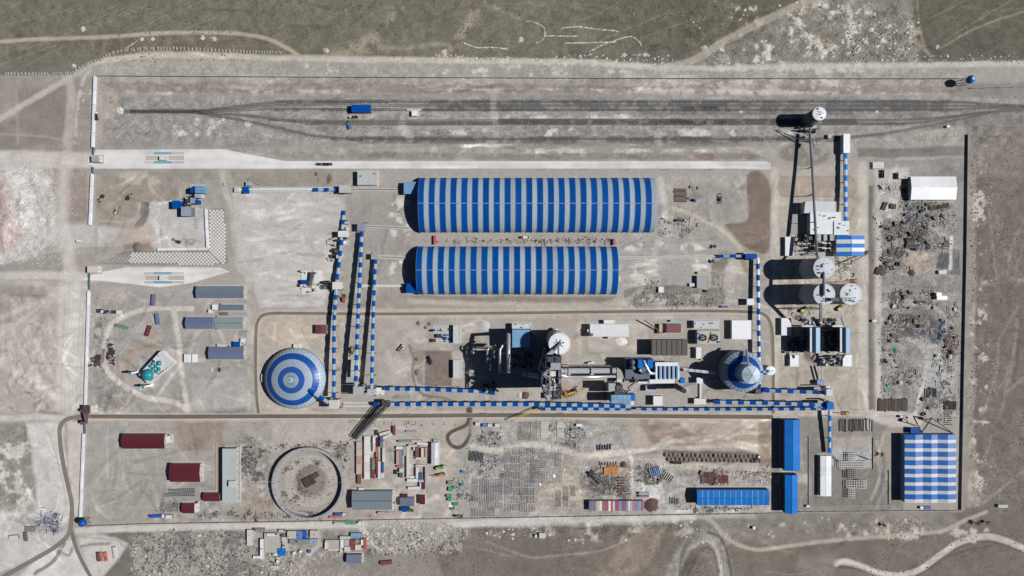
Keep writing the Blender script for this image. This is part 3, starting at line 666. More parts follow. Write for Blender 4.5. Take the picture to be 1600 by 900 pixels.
# ---------------------------------------------------------------- builders
def hexa(mb, a, b, c, d, t=0.18):       # slab with top corners a b c d (counter-clockwise from above)
    T = [Vector(p) for p in (a, b, c, d)]; B = [p - Vector((0, 0, t)) for p in T]
    return mb.add(B + T, [(3,2,1,0),(4,5,6,7),(0,1,5,4),(1,2,6,5),(2,3,7,6),(3,0,4,7)])
WINM = {}
def windows(par, X0, Y0, X1, Y1, h, n=8, frame=WHITE):
    """door and window parts set proud of the four walls; alike windows share one mesh"""
    o = parent_origin(par); k = 0
    hz = min(1.2, h * 0.3); zc = h * 0.55
    for side in range(4):
        L = (X1 - X0) if side < 2 else (Y1 - Y0)
        m = max(1, min(n, int(L / 5)))
        for i in range(m):
            t = (i + .5) / m; key = (side, round(hz, 1))
            if key not in WINM:
                sx, sy = (.8, .05) if side < 2 else (.05, .8)
                WINM[key] = (MB().box(-sx, sx, -sy, sy, -hz/2, hz/2).mesh('window', GLASS), )
            ob = bpy.data.objects.new('window', WINM[key][0]); COL.objects.link(ob); ob.parent = par
            p = (X0 + t*(X1-X0), Y0 - .03 if side == 0 else Y1 + .03) if side < 2 else (X0 - .03 if side == 2 else X1 + .03, Y0 + t*(Y1-Y0))
            ob.location = Vector((p[0], p[1], zc)) - o
    MB().box((X0+X1)/2 + 1.2, (X0+X1)/2 + 3.0, Y0 - .08, Y0 + .06, 0, min(2.6, h*.7)).build('door', GSTEEL, par)
def shed(name, label, cat, x0, y0, x1, y1, h, roof='flat', rise=1.5, wall=None, rm=None, panels=1, stripe=None, win=6, group=None, vents=0, cap=None, skirt=True):
    wall = wall or WALLC; rm = rm or WHITE
    a = P(x0, y1, h); b = P(x1, y0, h); X0, Y0, X1, Y1 = a.x, a.y, b.x, b.y
    t = thing(name, label, cat, ((X0+X1)/2, (Y0+Y1)/2, 0), group); roofo = None
    i = .12
    if roof == 'flat':
        MB().box(X0+i, X1-i, Y0+i, Y1-i, -.4, h-.35).build('wall', wall, t)
        roofo = MB().box(X0+.3, X1-.3, Y0+.3, Y1-.3, h-.34, h-.12).build('roof', rm, t)
        mb = MB(); mb.box(X0, X1, Y0, Y0+.28, h-.4, h+.12).box(X0, X1, Y1-.28, Y1, h-.4, h+.12).box(X0, X0+.28, Y0+.29, Y1-.29, h-.4, h+.12).box(X1-.28, X1, Y0+.29, Y1-.29, h-.4, h+.12)
        mb.build('parapet', rm if not cap else cap, t)
    else:
        g = MB(); ym = (Y0+Y1)/2; xm = (X0+X1)/2; w = [X0+i, X1-i, Y0+i, Y1-i]
        g.box(w[0], w[1], w[2], w[3], -.4, h-.2)
        if roof == 'x':
            for X in (w[0], w[1]): g.add([(X, w[2], h-.2), (X, w[3], h-.2), (X, ym, h+rise-.25)], [(0,1,2)])
        elif roof == 'y':
            for Y in (w[2], w[3]): g.add([(w[0], Y, h-.2), (w[1], Y, h-.2), (xm, Y, h+rise-.25)], [(0,1,2)])
        g.build('wall', wall, t)
        st = stripe or [rm]
        for k in range(panels):
            u, v = k/panels, (k+1)/panels; m = st[k % len(st)]
            if roof == 'x':
                A, B = X0+(X1-X0)*u, X0+(X1-X0)*v
                hexa(MB(), (A,Y0,h),(B,Y0,h),(B,ym,h+rise),(A,ym,h+rise)).build('roof_panel', m, t)
                hexa(MB(), (A,ym,h+rise),(B,ym,h+rise),(B,Y1,h),(A,Y1,h)).build('roof_panel', m, t)
            elif roof == 'y':
                A, B = Y1-(Y1-Y0)*v, Y1-(Y1-Y0)*u
                hexa(MB(), (X0,A,h),(xm,A,h+rise),(xm,B,h+rise),(X0,B,h)).build('roof_panel', m, t)
                hexa(MB(), (xm,A,h+rise),(X1,A,h),(X1,B,h),(xm,B,h+rise)).build('roof_panel', m, t)
            elif roof == 'lean':
                A, B = X0+(X1-X0)*u, X0+(X1-X0)*v
                hexa(MB(), (A,Y0,h),(B,Y0,h),(B,Y1,h+rise),(A,Y1,h+rise)).build('roof_panel', m, t)
        if roof == 'x': MB().beam((X0,ym,h+rise+.02),(X1,ym,h+rise+.02),.7,.16).build('ridge_cap', cap or rm, t)
        if roof == 'y': MB().beam((xm,Y0,h+rise+.02),(xm,Y1,h+rise+.02),.7,.16).build('ridge_cap', cap or rm, t)
    if skirt: MB().box(X0-1.4, X1+1.4, Y0-1.4, Y1+1.4, -.3, .16).build('plinth', CONC, t)
    if win: windows(t, X0+i, Y0+i, X1-i, Y1-i, h, win)
    for k in range(vents):
        r2 = random.Random(k*31+int(x0)); px = X0+(X1-X0)*r2.uniform(.08,.92); py = Y0+(Y1-Y0)*r2.uniform(.1,.9); s = r2.uniform(.5,1.1)
        MB().box(px-s, px+s, py-s*.7, py+s*.7, h-.2, h+r2.uniform(.6,1.3)).build('roof_vent', r2.choice([GSTEEL, DSTEEL, OFFW]), roofo or t)
    return t
def box_unit(par, name, x0, y0, x1, y1, h0, h1, m, label=None):     # photo outline at its top height
    a, b = P(x0, y1, h1), P(x1, y0, h1)
    return MB().box(a.x, b.x, a.y, b.y, h0, h1).build(name, m, par, label=label)
def gallery(name, label, pts, w=6.0, period=16.5, cols=None, first=0, deck=2.6, legs=24.0, light=.82, plain=0.0, wallm=None, group=None, rise=.5):
    """covered belt conveyor: striped roof panels, walls, trestles. pts = photo (x, y, roof height)"""
    cols = cols or [BLUE, LGREY]; wallm = wallm or LGREY
    W = [P(*p) for p in pts]
    c = sum(W, Vector()) / len(W)
    t = thing(name, label, 'conveyor', (c.x, c.y, 0), group)
    hw = w * PX / 2; k = first; step = period * PX / 2; wall = MB(); nxt = legs * .3
    for A, B in zip(W[:-1], W[1:]):
        L = (B - A).length; d = (B - A) / L; n = d.cross(Vector((0,0,1))).normalized(); up = n.cross(d)
        m = max(1, round(L / step)); s = L / m
        for q in range(m):
            f = 1.0 if k % 2 == 0 else light
            a, b = A + d*s*q, A + d*s*(q+1); u = n * hw * f; rz = Vector((0,0,rise)); lift = Vector((0,0,0 if f < 1 else .12))
            th = Vector((0,0,.9))
            vs = [a-u+lift-rz, b-u+lift-rz, b+lift, a+lift, a+u+lift-rz, b+u+lift-rz, a-u+lift-th, b-u+lift-th, b+u+lift-th, a+u+lift-th]
            mb = MB().add(vs, [(0,3,2,1),(3,4,5,2),(6,0,1,7),(9,8,5,4),(0,6,9,4,3),(1,2,5,8,7),(6,7,8,9)])
            mb.build('roof_panel', cols[k % 2], t); k += 1
        dz = Vector((0,0,deck)); u = n * hw * .78; z0 = Vector((0,0,.7))
        wall.add([A-u-z0, A+u-z0, B+u-z0, B-u-z0, A-u-dz, A+u-dz, B+u-dz, B-u-dz], [(0,1,2,3),(7,6,5,4),(0,4,5,1),(1,5,6,2),(2,6,7,3),(3,7,4,0)])
        pos = nxt
        while pos < L:
            p = A + d * pos; g = p.z - deck
            if legs and g > 1.5:
                lg = MB(); sp = n * hw * .8; fo = n * (hw * .8 + g * .06)
                for sg in (-1, 1): lg.beam(p + sp*sg - dz, Vector((p.x, p.y, -.3)) + fo*sg, .5)
                for z in np.arange(3, g, 5.0): lg.beam(Vector((p.x, p.y, z)) + fo, Vector((p.x, p.y, min(g, z+4))) - fo, .25)
                lg.build('trestle', GSTEEL, t)
            pos += legs if legs else 1e9
        nxt = pos - L
    wall.build('casing', wallm, t)
    return t
def silo(name, label, cx, cy, r, h, roofm=WHITE, wallm=None, extras=8, seed=1):
    wallm = wallm or CONC; c = P(cx, cy, h); R = r * PX * (CAMH-h)/CAMH
    t = thing(name, label, 'silo', (c.x, c.y, 0))
    MB().lathe(c, [(R*.985, -.5), (R*.985, h-.3)], 48).build('wall', wallm, t, True)
    rf = MB().lathe(c, [(R, h-.3), (R, h), (R*.5, h+.35), (.2, h+.6)], 48).build('roof', roofm, t)
    rail = MB(); n = 40
    for i in range(n):
        a, b = 2*math.pi*i/n, 2*math.pi*(i+1)/n
        rail.beam((c.x+R*.97*math.cos(a), c.y+R*.97*math.sin(a), h+1.1), (c.x+R*.97*math.cos(b), c.y+R*.97*math.sin(b), h+1.1), .09)
        if i % 2 == 0: rail.beam((c.x+R*.97*math.cos(a), c.y+R*.97*math.sin(a), h), (c.x+R*.97*math.cos(a), c.y+R*.97*math.sin(a), h+1.1), .09)
    rail.build('railing', GSTEEL, rf)
    MB().lathe(c, [(R*1.06, -.4), (R*1.06, .35)], 40).build('foundation', CONC, t)
    r2 = random.Random(seed)
    for k in range(extras):
        a = r2.uniform(0, 6.3); q = R * r2.uniform(.15, .8); x, y = c.x+q*math.cos(a), c.y+q*math.sin(a); s = r2.uniform(.35, 1.0)
        if k % 3 == 0: MB().lathe((x, y), [(s, h+.2), (s, h+r2.uniform(1,2.2))], 10).build('roof_hatch', r2.choice([DSTEEL, GSTEEL]), rf)
        else: MB().obox((x, y), s*1.5, s, h+.2, h+r2.uniform(.8,2.2), r2.uniform(0,3)).build('roof_filter', r2.choice([DSTEEL, GSTEEL, OFFW]), rf)
    return t, c, R
def pipe(par, name, pts, rpx, m, n=12):
    return MB().tube([P(*p) for p in pts], rpx*PX, n).build(name, m, par, True)
def clutter(label, cat, x0, y0, x1, y1, n, hmax, pal, seed=3, name='process_equipment', lean=True, group=None):
    """compact group of plant machinery on one frame: vessels, casings, pipes, a platform"""
    r2 = random.Random(seed); c = P((x0+x1)/2, (y0+y1)/2)
    t = thing(name, label, cat, (c.x, c.y, 0), group)
    A, B = P(x0, y1), P(x1, y0)
    MB().box(A.x, B.x, A.y, B.y, -.3, .25).build('base_slab', CONC, t)
    for k in range(n):
        x, y = r2.uniform(A.x+1, B.x-1), r2.uniform(A.y+1, B.y-1); h = r2.uniform(.25, 1)*hmax; s = r2.uniform(.7, 2.2); m = r2.choice(pal)
        q = r2.random()
        if q < .4: MB().obox((x, y), s*1.8, s, .2, h, r2.choice([0,0,1.57,.4])).build('casing', m, t)
        elif q < .65: MB().lathe((x, y), [(s*.4, .2), (s*.8, h*.4), (s*.8, h*.85), (s*.3, h)], 14).build('vessel', m, t)
        elif q < .85:
            x2, y2 = x + r2.uniform(-6, 6), y + r2.uniform(-6, 6); x2 = min(max(x2, A.x), B.x); y2 = min(max(y2, A.y), B.y)
            MB().tube([(x, y, .3), (x, y, h), (x2, y2, h), (x2, y2, h*.4)], .3+s*.12, 8).build('duct', m, t)
        else:
            mb = MB()
            for sx in (-1,1):
                for sy in (-1,1): mb.beam((x+sx*s*1.3, y+sy*s, .2), (x+sx*s*1.3, y+sy*s, h), .3)
            mb.box(x-s*1.4, x+s*1.4, y-s*1.1, y+s*1.1, h-.15, h); mb.build('platform', DSTEEL, t)
    return t
def wall_run(name, label, pts, h=2.6, bay=34.0, m=None, thick=.35):
    """boundary wall: each bay a panel, each pier a part"""
    m = m or CONC; c = P(*pts[0]); t = thing(name, label, 'wall', (c.x, c.y, 0))
    L = 0
    for a, b in zip(pts[:-1], pts[1:]):
        n = max(1, round(math.hypot(b[0]-a[0], b[1]-a[1]) / bay))
        for k in range(n):
            p = (a[0]+(b[0]-a[0])*k/n, a[1]+(b[1]-a[1])*k/n); q = (a[0]+(b[0]-a[0])*(k+1)/n, a[1]+(b[1]-a[1])*(k+1)/n)
            A, B = P(*p), P(*q); d = (B-A).normalized()
            mb = MB(); mb.beam(A + d*.4 + Vector((0,0,h/2-.2)), B - d*.4 + Vector((0,0,h/2-.2)), thick, h+.4); mb.build('wall_panel', m, t)
            MB().beam(A + Vector((0,0,-.4)), A + Vector((0,0,h+.35)), .8).build('pier', m, t)
    return t
# ---- vehicles (built once, then copied with their parts)
def wheel_mesh(r, w):
    mb = MB(); n = 10
    vs = [(s*w/2, r*math.cos(2*math.pi*i/n), r*math.sin(2*math.pi*i/n)) for s in (-1,1) for i in range(n)]
    mb.add(vs, [tuple(range(n-1,-1,-1)), tuple(range(n,2*n))] + [(i,(i+1)%n,(i+1)%n+n,i+n) for i in range(n)]); return mb
def add_wheels(t, xs, ys, r, w):
    me = wheel_mesh(r, w).mesh('wheel', BLACK)
    for y in ys:
        for x in xs:
            o = bpy.data.objects.new('wheel', me); COL.objects.link(o); o.parent = t; o.location = (x, y, r)
def taper(mb, x0, x1, y0, y1, z0, z1, ix, iy0, iy1):
    return mb.add([(x0,y0,z0),(x1,y0,z0),(x1,y1,z0),(x0,y1,z0),(x0+ix,y0+iy0,z1),(x1-ix,y0+iy0,z1),(x1-ix,y1-iy1,z1),(x0+ix,y1-iy1,z1)],
                  [(3,2,1,0),(4,5,6,7),(0,1,5,4),(1,2,6,5),(2,3,7,6),(3,0,4,7)])
def make_car(m=None):
    t = thing('car', 'car', 'car', (0,0,0)); m = m or WHITE
    taper(MB(), -.9, .9, -2.3, 2.3, .35, .95, .06, .1, .1).build('body', m, t)
    taper(MB(), -.82, .82, -1.7, 1.1, .95, 1.35, .12, .35, .6).build('window', GLASS, t)
    taper(MB(), -.7, .7, -1.35, .5, 1.35, 1.5, .05, .1, .1).build('roof', m, t)
    add_wheels(t, (-.82, .82), (-1.45, 1.45), .34, .24)
    for s in (-.6, .6): MB().box(s-.2, s+.2, 2.25, 2.33, .6, .78).build('headlight', OFFW, t)
    return t
def make_truck(cabm=None, bedm=None, L=9.0, load=None):
    t = thing('truck', 'truck', 'truck', (0,0,0)); cabm = cabm or WHITE; bedm = bedm or GSTEEL
    MB().box(-.5, .5, -L/2, L/2, .7, 1.0).build('chassis', BLACK, t)
    taper(MB(), -1.25, 1.25, L/2-2.2, L/2, .9, 3.0, .1, .05, .25).build('cab', cabm, t)
    MB().box(-1.1, 1.1, L/2-.12, L/2+.02, 1.9, 2.6).build('windscreen', GLASS, t)
    mb = MB().box(-1.25, 1.25, -L/2, L/2-2.5, 1.05, 1.25)
    for a in ((-1.25,-1.13,-L/2,L/2-2.5),(1.13,1.25,-L/2,L/2-2.5),(-1.13,1.13,-L/2,-L/2+.12),(-1.13,1.13,L/2-2.62,L/2-2.5)): mb.box(*a, 1.25, 2.5)
    mb.build('load_bed', bedm, t)
    if load: MB().box(-1.1, 1.1, -L/2+.15, L/2-2.65, 1.26, 2.3).build('load', load, t)
    add_wheels(t, (-1.05, 1.05), (-L/2+1.0, -L/2+2.4, L/2-1.3), .52, .35)
    return t
def make_excavator(m=None):
    t = thing('excavator', 'excavator', 'excavator', (0,0,0)); m = m or YELLOW
    for s in (-1.1, 1.1): taper(MB(), s-.35, s+.35, -2, 2, 0, .9, 0, .3, .3).build('track', BLACK, t)
    taper(MB(), -1.3, 1.3, -2.2, 1.2, 1.0, 2.2, .1, .2, .1).build('house', m, t)
    MB().box(-1.2, -.3, .1, 1.4, 2.2, 3.1).build('cab', GLASS, t)
    MB().beam((.3, 1.0, 1.8), (.3, 4.2, 4.6), .5, .7).build('boom', m, t)
    MB().beam((.3, 4.2, 4.6), (.3, 6.6, 2.0), .4, .5).build('arm', m, t)
    MB().lathe((.3, 6.4), [(.3,.6),(.7,1.0),(.6,1.9)], 8).build('bucket', DSTEEL, t)
    return t
def make_lamp():
    t = thing('lamp_post', 'lamp', 'lamp', (0,0,0))
    MB().lathe((0,0), [(.2,0),(.1,8.6)], 8).build('pole', GSTEEL, t)
    MB().beam((0,0,8.5),(1.8,0,8.9),.12).build('arm', GSTEEL, t)
    MB().box(1.2,2.2,-.2,.2,8.8,9.0).build('lamp_head', OFFW, t)
    return t
def container(label, x, y, L, W, h, m, a=0.0, group=None, cat='container', name='shipping_container', z0=0.0):
    """photo centre of the roof, length and width in photo px, angle in degrees of the long side from east"""
    k = PX * (CAMH-h)/CAMH; L, W = L*k, W*k; c = P(x, y, h); t = thing(name, label, cat, (c.x, c.y, z0), group, math.radians(a))
    h -= z0
    q = bpy.data.objects
    def part(n, mb, mm):
        o = q.new(n, mb.mesh(n, mm)); COL.objects.link(o); o.parent = t
    part('body', MB().box(-L/2+.05, L/2-.05, -W/2+.05, W/2-.05, .12, h-.1), m)
    rf = MB().box(-L/2, L/2, -W/2, W/2, h-.1, h)
    nr = max(3, min(14, int(L/.9)))
    for i in range(nr): xx = -L/2 + L*(i+.5)/nr; rf.box(xx-.12, xx+.12, -W/2+.12, W/2-.12, h, h+.05)
    part('roof', rf, m)
    part('door', MB().box(L/2-.04, L/2+.03, -W/2+.15, W/2-.15, .25, h-.25), GSTEEL)
    return t
def copy_group(objs): pass
# ---------------------------------------------------------------- the two striped long halls
def arch_hall(label, x0, x1, yc, hw, h, n, end_blue):
    A, B = P(x0, yc), P(x1, yc); R = hw * PX; t = thing('storage_hall', label, 'storage hall', ((A.x+B.x)/2, A.y, 0))
    L = B.x - A.x; s = L / (n + (.53 if end_blue else 0)); sb, sg = s*.53, s*.47; N = 28
    def arc(x0, x1, k=1.0, z=0):
        mb = MB(); vs = []
        for i in range(N+1):
            a = math.pi*i/N; vs += [(x0, R*k*math.cos(a), max(-.3, (h*k)*math.sin(a)+z)), (x1, R*k*math.cos(a), max(-.3, (h*k)*math.sin(a)+z))]
        mb.add(vs, [(2*i, 2*i+2, 2*i+3, 2*i+1) for i in range(N)]); return mb
    mb_, mg_ = arc(0, sb).mesh('roof_panel', BLUE, smooth=True), arc(0, sg, .998).mesh('roof_panel', LGREY, smooth=True)
    rb = MB()
    for i in range(N):
        a, b = math.pi*i/N, math.pi*(i+1)/N
        rb.beam((0, R*1.003*math.cos(a), h*1.003*math.sin(a)), (0, R*1.003*math.cos(b), h*1.003*math.sin(b)), .32, .3)
    rb = rb.mesh('seam_rib', GSTEEL)
    x = -L/2
    for k in range(2*n + (1 if end_blue else 0)):
        blue = k % 2 == 0
        o = bpy.data.objects.new('roof_panel', mb_ if blue else mg_); COL.objects.link(o); o.parent = t; o.location.x = x
        r = bpy.data.objects.new('seam_rib', rb); COL.objects.link(r); r.parent = t; r.location.x = x
        x += sb if blue else sg
    for xx, sg_ in ((-L/2+.15, 1), (L/2-.15, -1)):
        vs = [(xx, R*.99*math.cos(math.pi*i/N), max(-.3, h*.99*math.sin(math.pi*i/N))) for i in range(N+1)]
        m = MB().add(vs, [tuple(range(N+1))]); o = bpy.data.objects.new('end_wall', m.mesh('end_wall', BLUE)); COL.objects.link(o); o.parent = t
        d = MB().box(xx-.12, xx+.12, -4, 4, 0, 6); o = bpy.data.objects.new('gate', d.mesh('gate', GSTEEL)); COL.objects.link(o); o.parent = t
    for sy in (-1, 1):
        m = MB().box(-L/2, L/2, sy*R-.6, sy*R+.6, -.4, 1.1); o = bpy.data.objects.new('foundation_wall', m.mesh('foundation_wall', CONC)); COL.objects.link(o); o.parent = t
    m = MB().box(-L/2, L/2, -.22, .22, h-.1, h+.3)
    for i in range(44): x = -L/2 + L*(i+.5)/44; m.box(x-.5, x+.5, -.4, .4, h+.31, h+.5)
    o = bpy.data.objects.new('ridge_cap', m.mesh('ridge_cap', mc(150,176,206,.4,spec=1.0))); COL.objects.link(o); o.parent = t  # crest strip coloured pale to stand in for the highlight along the roof
    return t
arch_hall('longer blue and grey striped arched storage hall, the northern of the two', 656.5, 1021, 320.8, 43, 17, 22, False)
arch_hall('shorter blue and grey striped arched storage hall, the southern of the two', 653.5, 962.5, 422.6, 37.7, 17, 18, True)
shed('hall_porch', 'small blue and grey roofed porch at the west end of the northern long hall', 'annex', 631, 284, 657, 303, 7, 'x', 1.2, BLUE, LBLUE, win=0)
shed('hall_porch', 'small dark blue porch at the west end of the southern long hall', 'annex', 635, 443, 656, 458, 7, 'x', 1.2, BLUE, BLUE, win=0)
# ---------------------------------------------------------------- striped dome
def dome():
    c = P(463.0, 590.5); R = 47.8*PX; H = 15.5; w = 2.2; t = thing('storage_dome', 'round stockpile dome with concentric blue and pale grey rings', 'dome', (c.x, c.y, 0))
    def z(r): return w + H * math.sqrt(max(0, 1 - (r/R)**2.0)) if r < R else w
    bands = [(0, .245, mc(160,192,206,.36,spec=1.0)), (.245, .43, mc(5,82,168,.36,dirt=.01,spec=.7)), (.43, .66, mc(168,186,202,.36,spec=1.0)), (.66, .845, mc(5,82,168,.36,dirt=.01,spec=.7)), (.845, .995, mc(168,186,202,.36,spec=1.0))]
    for a, b, m in bands:
        prof = [(max(.02, R*(b+(a-b)*i/6)), z(R*(b+(a-b)*i/6))) for i in range(7)]
        MB().lathe(c, prof, 48, cap=False).build('roof_ring', m, t, False)
    rib = MB()
    for i in range(48):
        a = 2*math.pi*i/48; q = [.1,.2,.32,.45,.58,.7,.8,.88,.94,.98,.995]
        for u, v in zip(q[:-1], q[1:]):
            rib.beam((c.x+R*u*math.cos(a), c.y+R*u*math.sin(a), z(R*u)+.12), (c.x+R*v*math.cos(a), c.y+R*v*math.sin(a), z(R*v)+.1), .17, .2)
    rib.build('roof_ribs', mc(110,116,124,.6), t, kind='stuff')
    MB().lathe(c, [(R*1.0, -.4), (R*1.0, w+.3)], 64, cap=False).build('base_wall', WHITE, t, True)
    MB().lathe(c, [(R*1.025, -.4), (R*1.025, .4)], 64, cap=False).build('foundation', OFFW, t)
    MB().lathe(c, [(1.4, z(0)-.3), (1.4, z(0)+.9), (.2, z(0)+1.3)], 12).build('vent_cap', LGREY, t)
    a = P(465, 541); MB().box(a.x-3.6, a.x+3.6, a.y-4, a.y+2.6, -.3, 3).build('entrance_block', OFFW, t)
    a = P(411, 590); MB().box(a.x-1, a.x+2, a.y-4, a.y+4, -.3, 2.6).build('entrance_block', OFFW, t)
    return t
dome()
# ---------------------------------------------------------------- clinker silo with stepped cone roof
def clinker():
    c = P(1151, 577.3); R = 32*PX*.975; h = 19.0; R2 = 13.8*PX*.94; h2 = 45.0
    t = thing('clinker_silo', 'wide round clinker silo with blue ringed cone roof and a pale turret on top', 'silo', (c.x, c.y, 0))
    MB().lathe(c, [(R*.985, -.4), (R*.985, h)], 64, cap=False).build('wall', mc(120,132,146,.6), t, True)
    zz = lambda q: h + (28-h)*(1-q)/(1-.42)
    for a, b, m in ((.80, 1.0, mc(158,175,192,.45)), (.52, .80, BLUE), (.40, .52, mc(158,175,192,.45))):
        MB().lathe(c, [(R*b, zz(b)), (R*a, zz(a))], 48, cap=False).build('roof_ring', m, t)
    rib = MB()
    for i in range(30):
        a = 2*math.pi*i/30; rib.beam((c.x+R*math.cos(a), c.y+R*math.sin(a), h+.1), (c.x+R*.42*math.cos(a), c.y+R*.42*math.sin(a), 28.1), .22, .2)
    rib.build('roof_ribs', GSTEEL, t, kind='stuff')
    MB().lathe(c, [(R2, 27), (R2, h2-3)], 36, cap=False).build('turret_wall', LBLUE, t, True)
    for i in range(6):
        a0 = 2*math.pi*i/6; vs = [(c.x, c.y, h2+1.2)]; 
        for q in range(7):
            a = a0 + (2*math.pi/6)*q/6; vs.append((c.x+R2*1.04*math.cos(a), c.y+R2*1.04*math.sin(a), h2-3))
        MB().add(vs, [(0, q, q+1) for q in range(1, 7)]).build('turret_roof_panel', mc(204,224,238,.4), t)
        MB().beam((c.x, c.y, h2+1.25), (c.x+R2*1.04*math.cos(a0), c.y+R2*1.04*math.sin(a0), h2-2.9), .22, .2).build('turret_rib', GSTEEL, t)
    MB().lathe(c, [(R*1.05, -.4), (R*1.05, .5)], 64, cap=False).build('foundation', OFFW, t)
    return t
clinker()
silo('ash_tank', 'small white round tank tucked against the east side of the clinker silo', 1204, 579.3, 7.6, 9, WHITE, CONC, 3, 12)
# ---------------------------------------------------------------- cement silos
silo('cement_silo', 'lone white topped silo standing beside the railway sidings', 1280.5, 177.6, 10.8, 27, WHITE, mc(96,98,102,.7), 7, 4)
silo('cement_silo', 'north silo of the cluster, alone in its row, with belt gallery over its white top', 1288, 418.7, 17, 36.6, mc(206,213,222,.5), CONC, 14, 5)
silo('cement_silo', 'south west silo of the cluster with a walkway across its white top', 1288, 460, 17, 36.4, mc(206,213,222,.5), CONC, 12, 6)
silo('cement_silo', 'easternmost silo of the cluster with a clear white round top', 1329.4, 459.7, 17, 36.8, mc(206,213,222,.5), CONC, 13, 8)
t, c, R = silo('raw_meal_silo', 'tall white topped meal silo north east of the preheater tower', 874.4, 537, 17.2, 52, WHITE, CONC, 4, 9)
for k in range(6):
    a = k*math.pi/3+.3; MB().beam((c.x, c.y, 53.2), (c.x+R*.4*math.cos(a), c.y+R*.4*math.sin(a), 52.9), .5, .4).build('roof_chute', DSTEEL, t)
MB().lathe(c, [(R*.1, 52.3), (R*.1, 54)], 12).build('distributor', GSTEEL, t)
pipe(t, 'foot_duct', [(868,516,6),(871,514,6)], 2.5, OFFW)
# walkway bridge between the cluster silos
w = thing('silo_bridge', 'steel lattice walkway bridging the two southern silo tops', 'walkway', tuple(P(1310,468)))
for q in (0, 1):
    y = 465.5 + 5*q; a, b = P(1290, y, 38), P(1336, y, 38); MB().beam(a, b, .4, 1.4).build('girder', DSTEEL, w)
mb = MB()
for i in range(18):
    x = 1291 + i*2.5; mb.beam(P(x, 465.5, 38.6), P(x+2.5 if i % 2 else x, 470.5, 38.6), .25)
mb.build('lattice', GSTEEL, w)
MB().box(P(1296,0,38).x, P(1309,0,38).x, P(0,470,38).y, P(0,466,38).y, 37.2, 41).build('drive_house', DSTEEL, w)
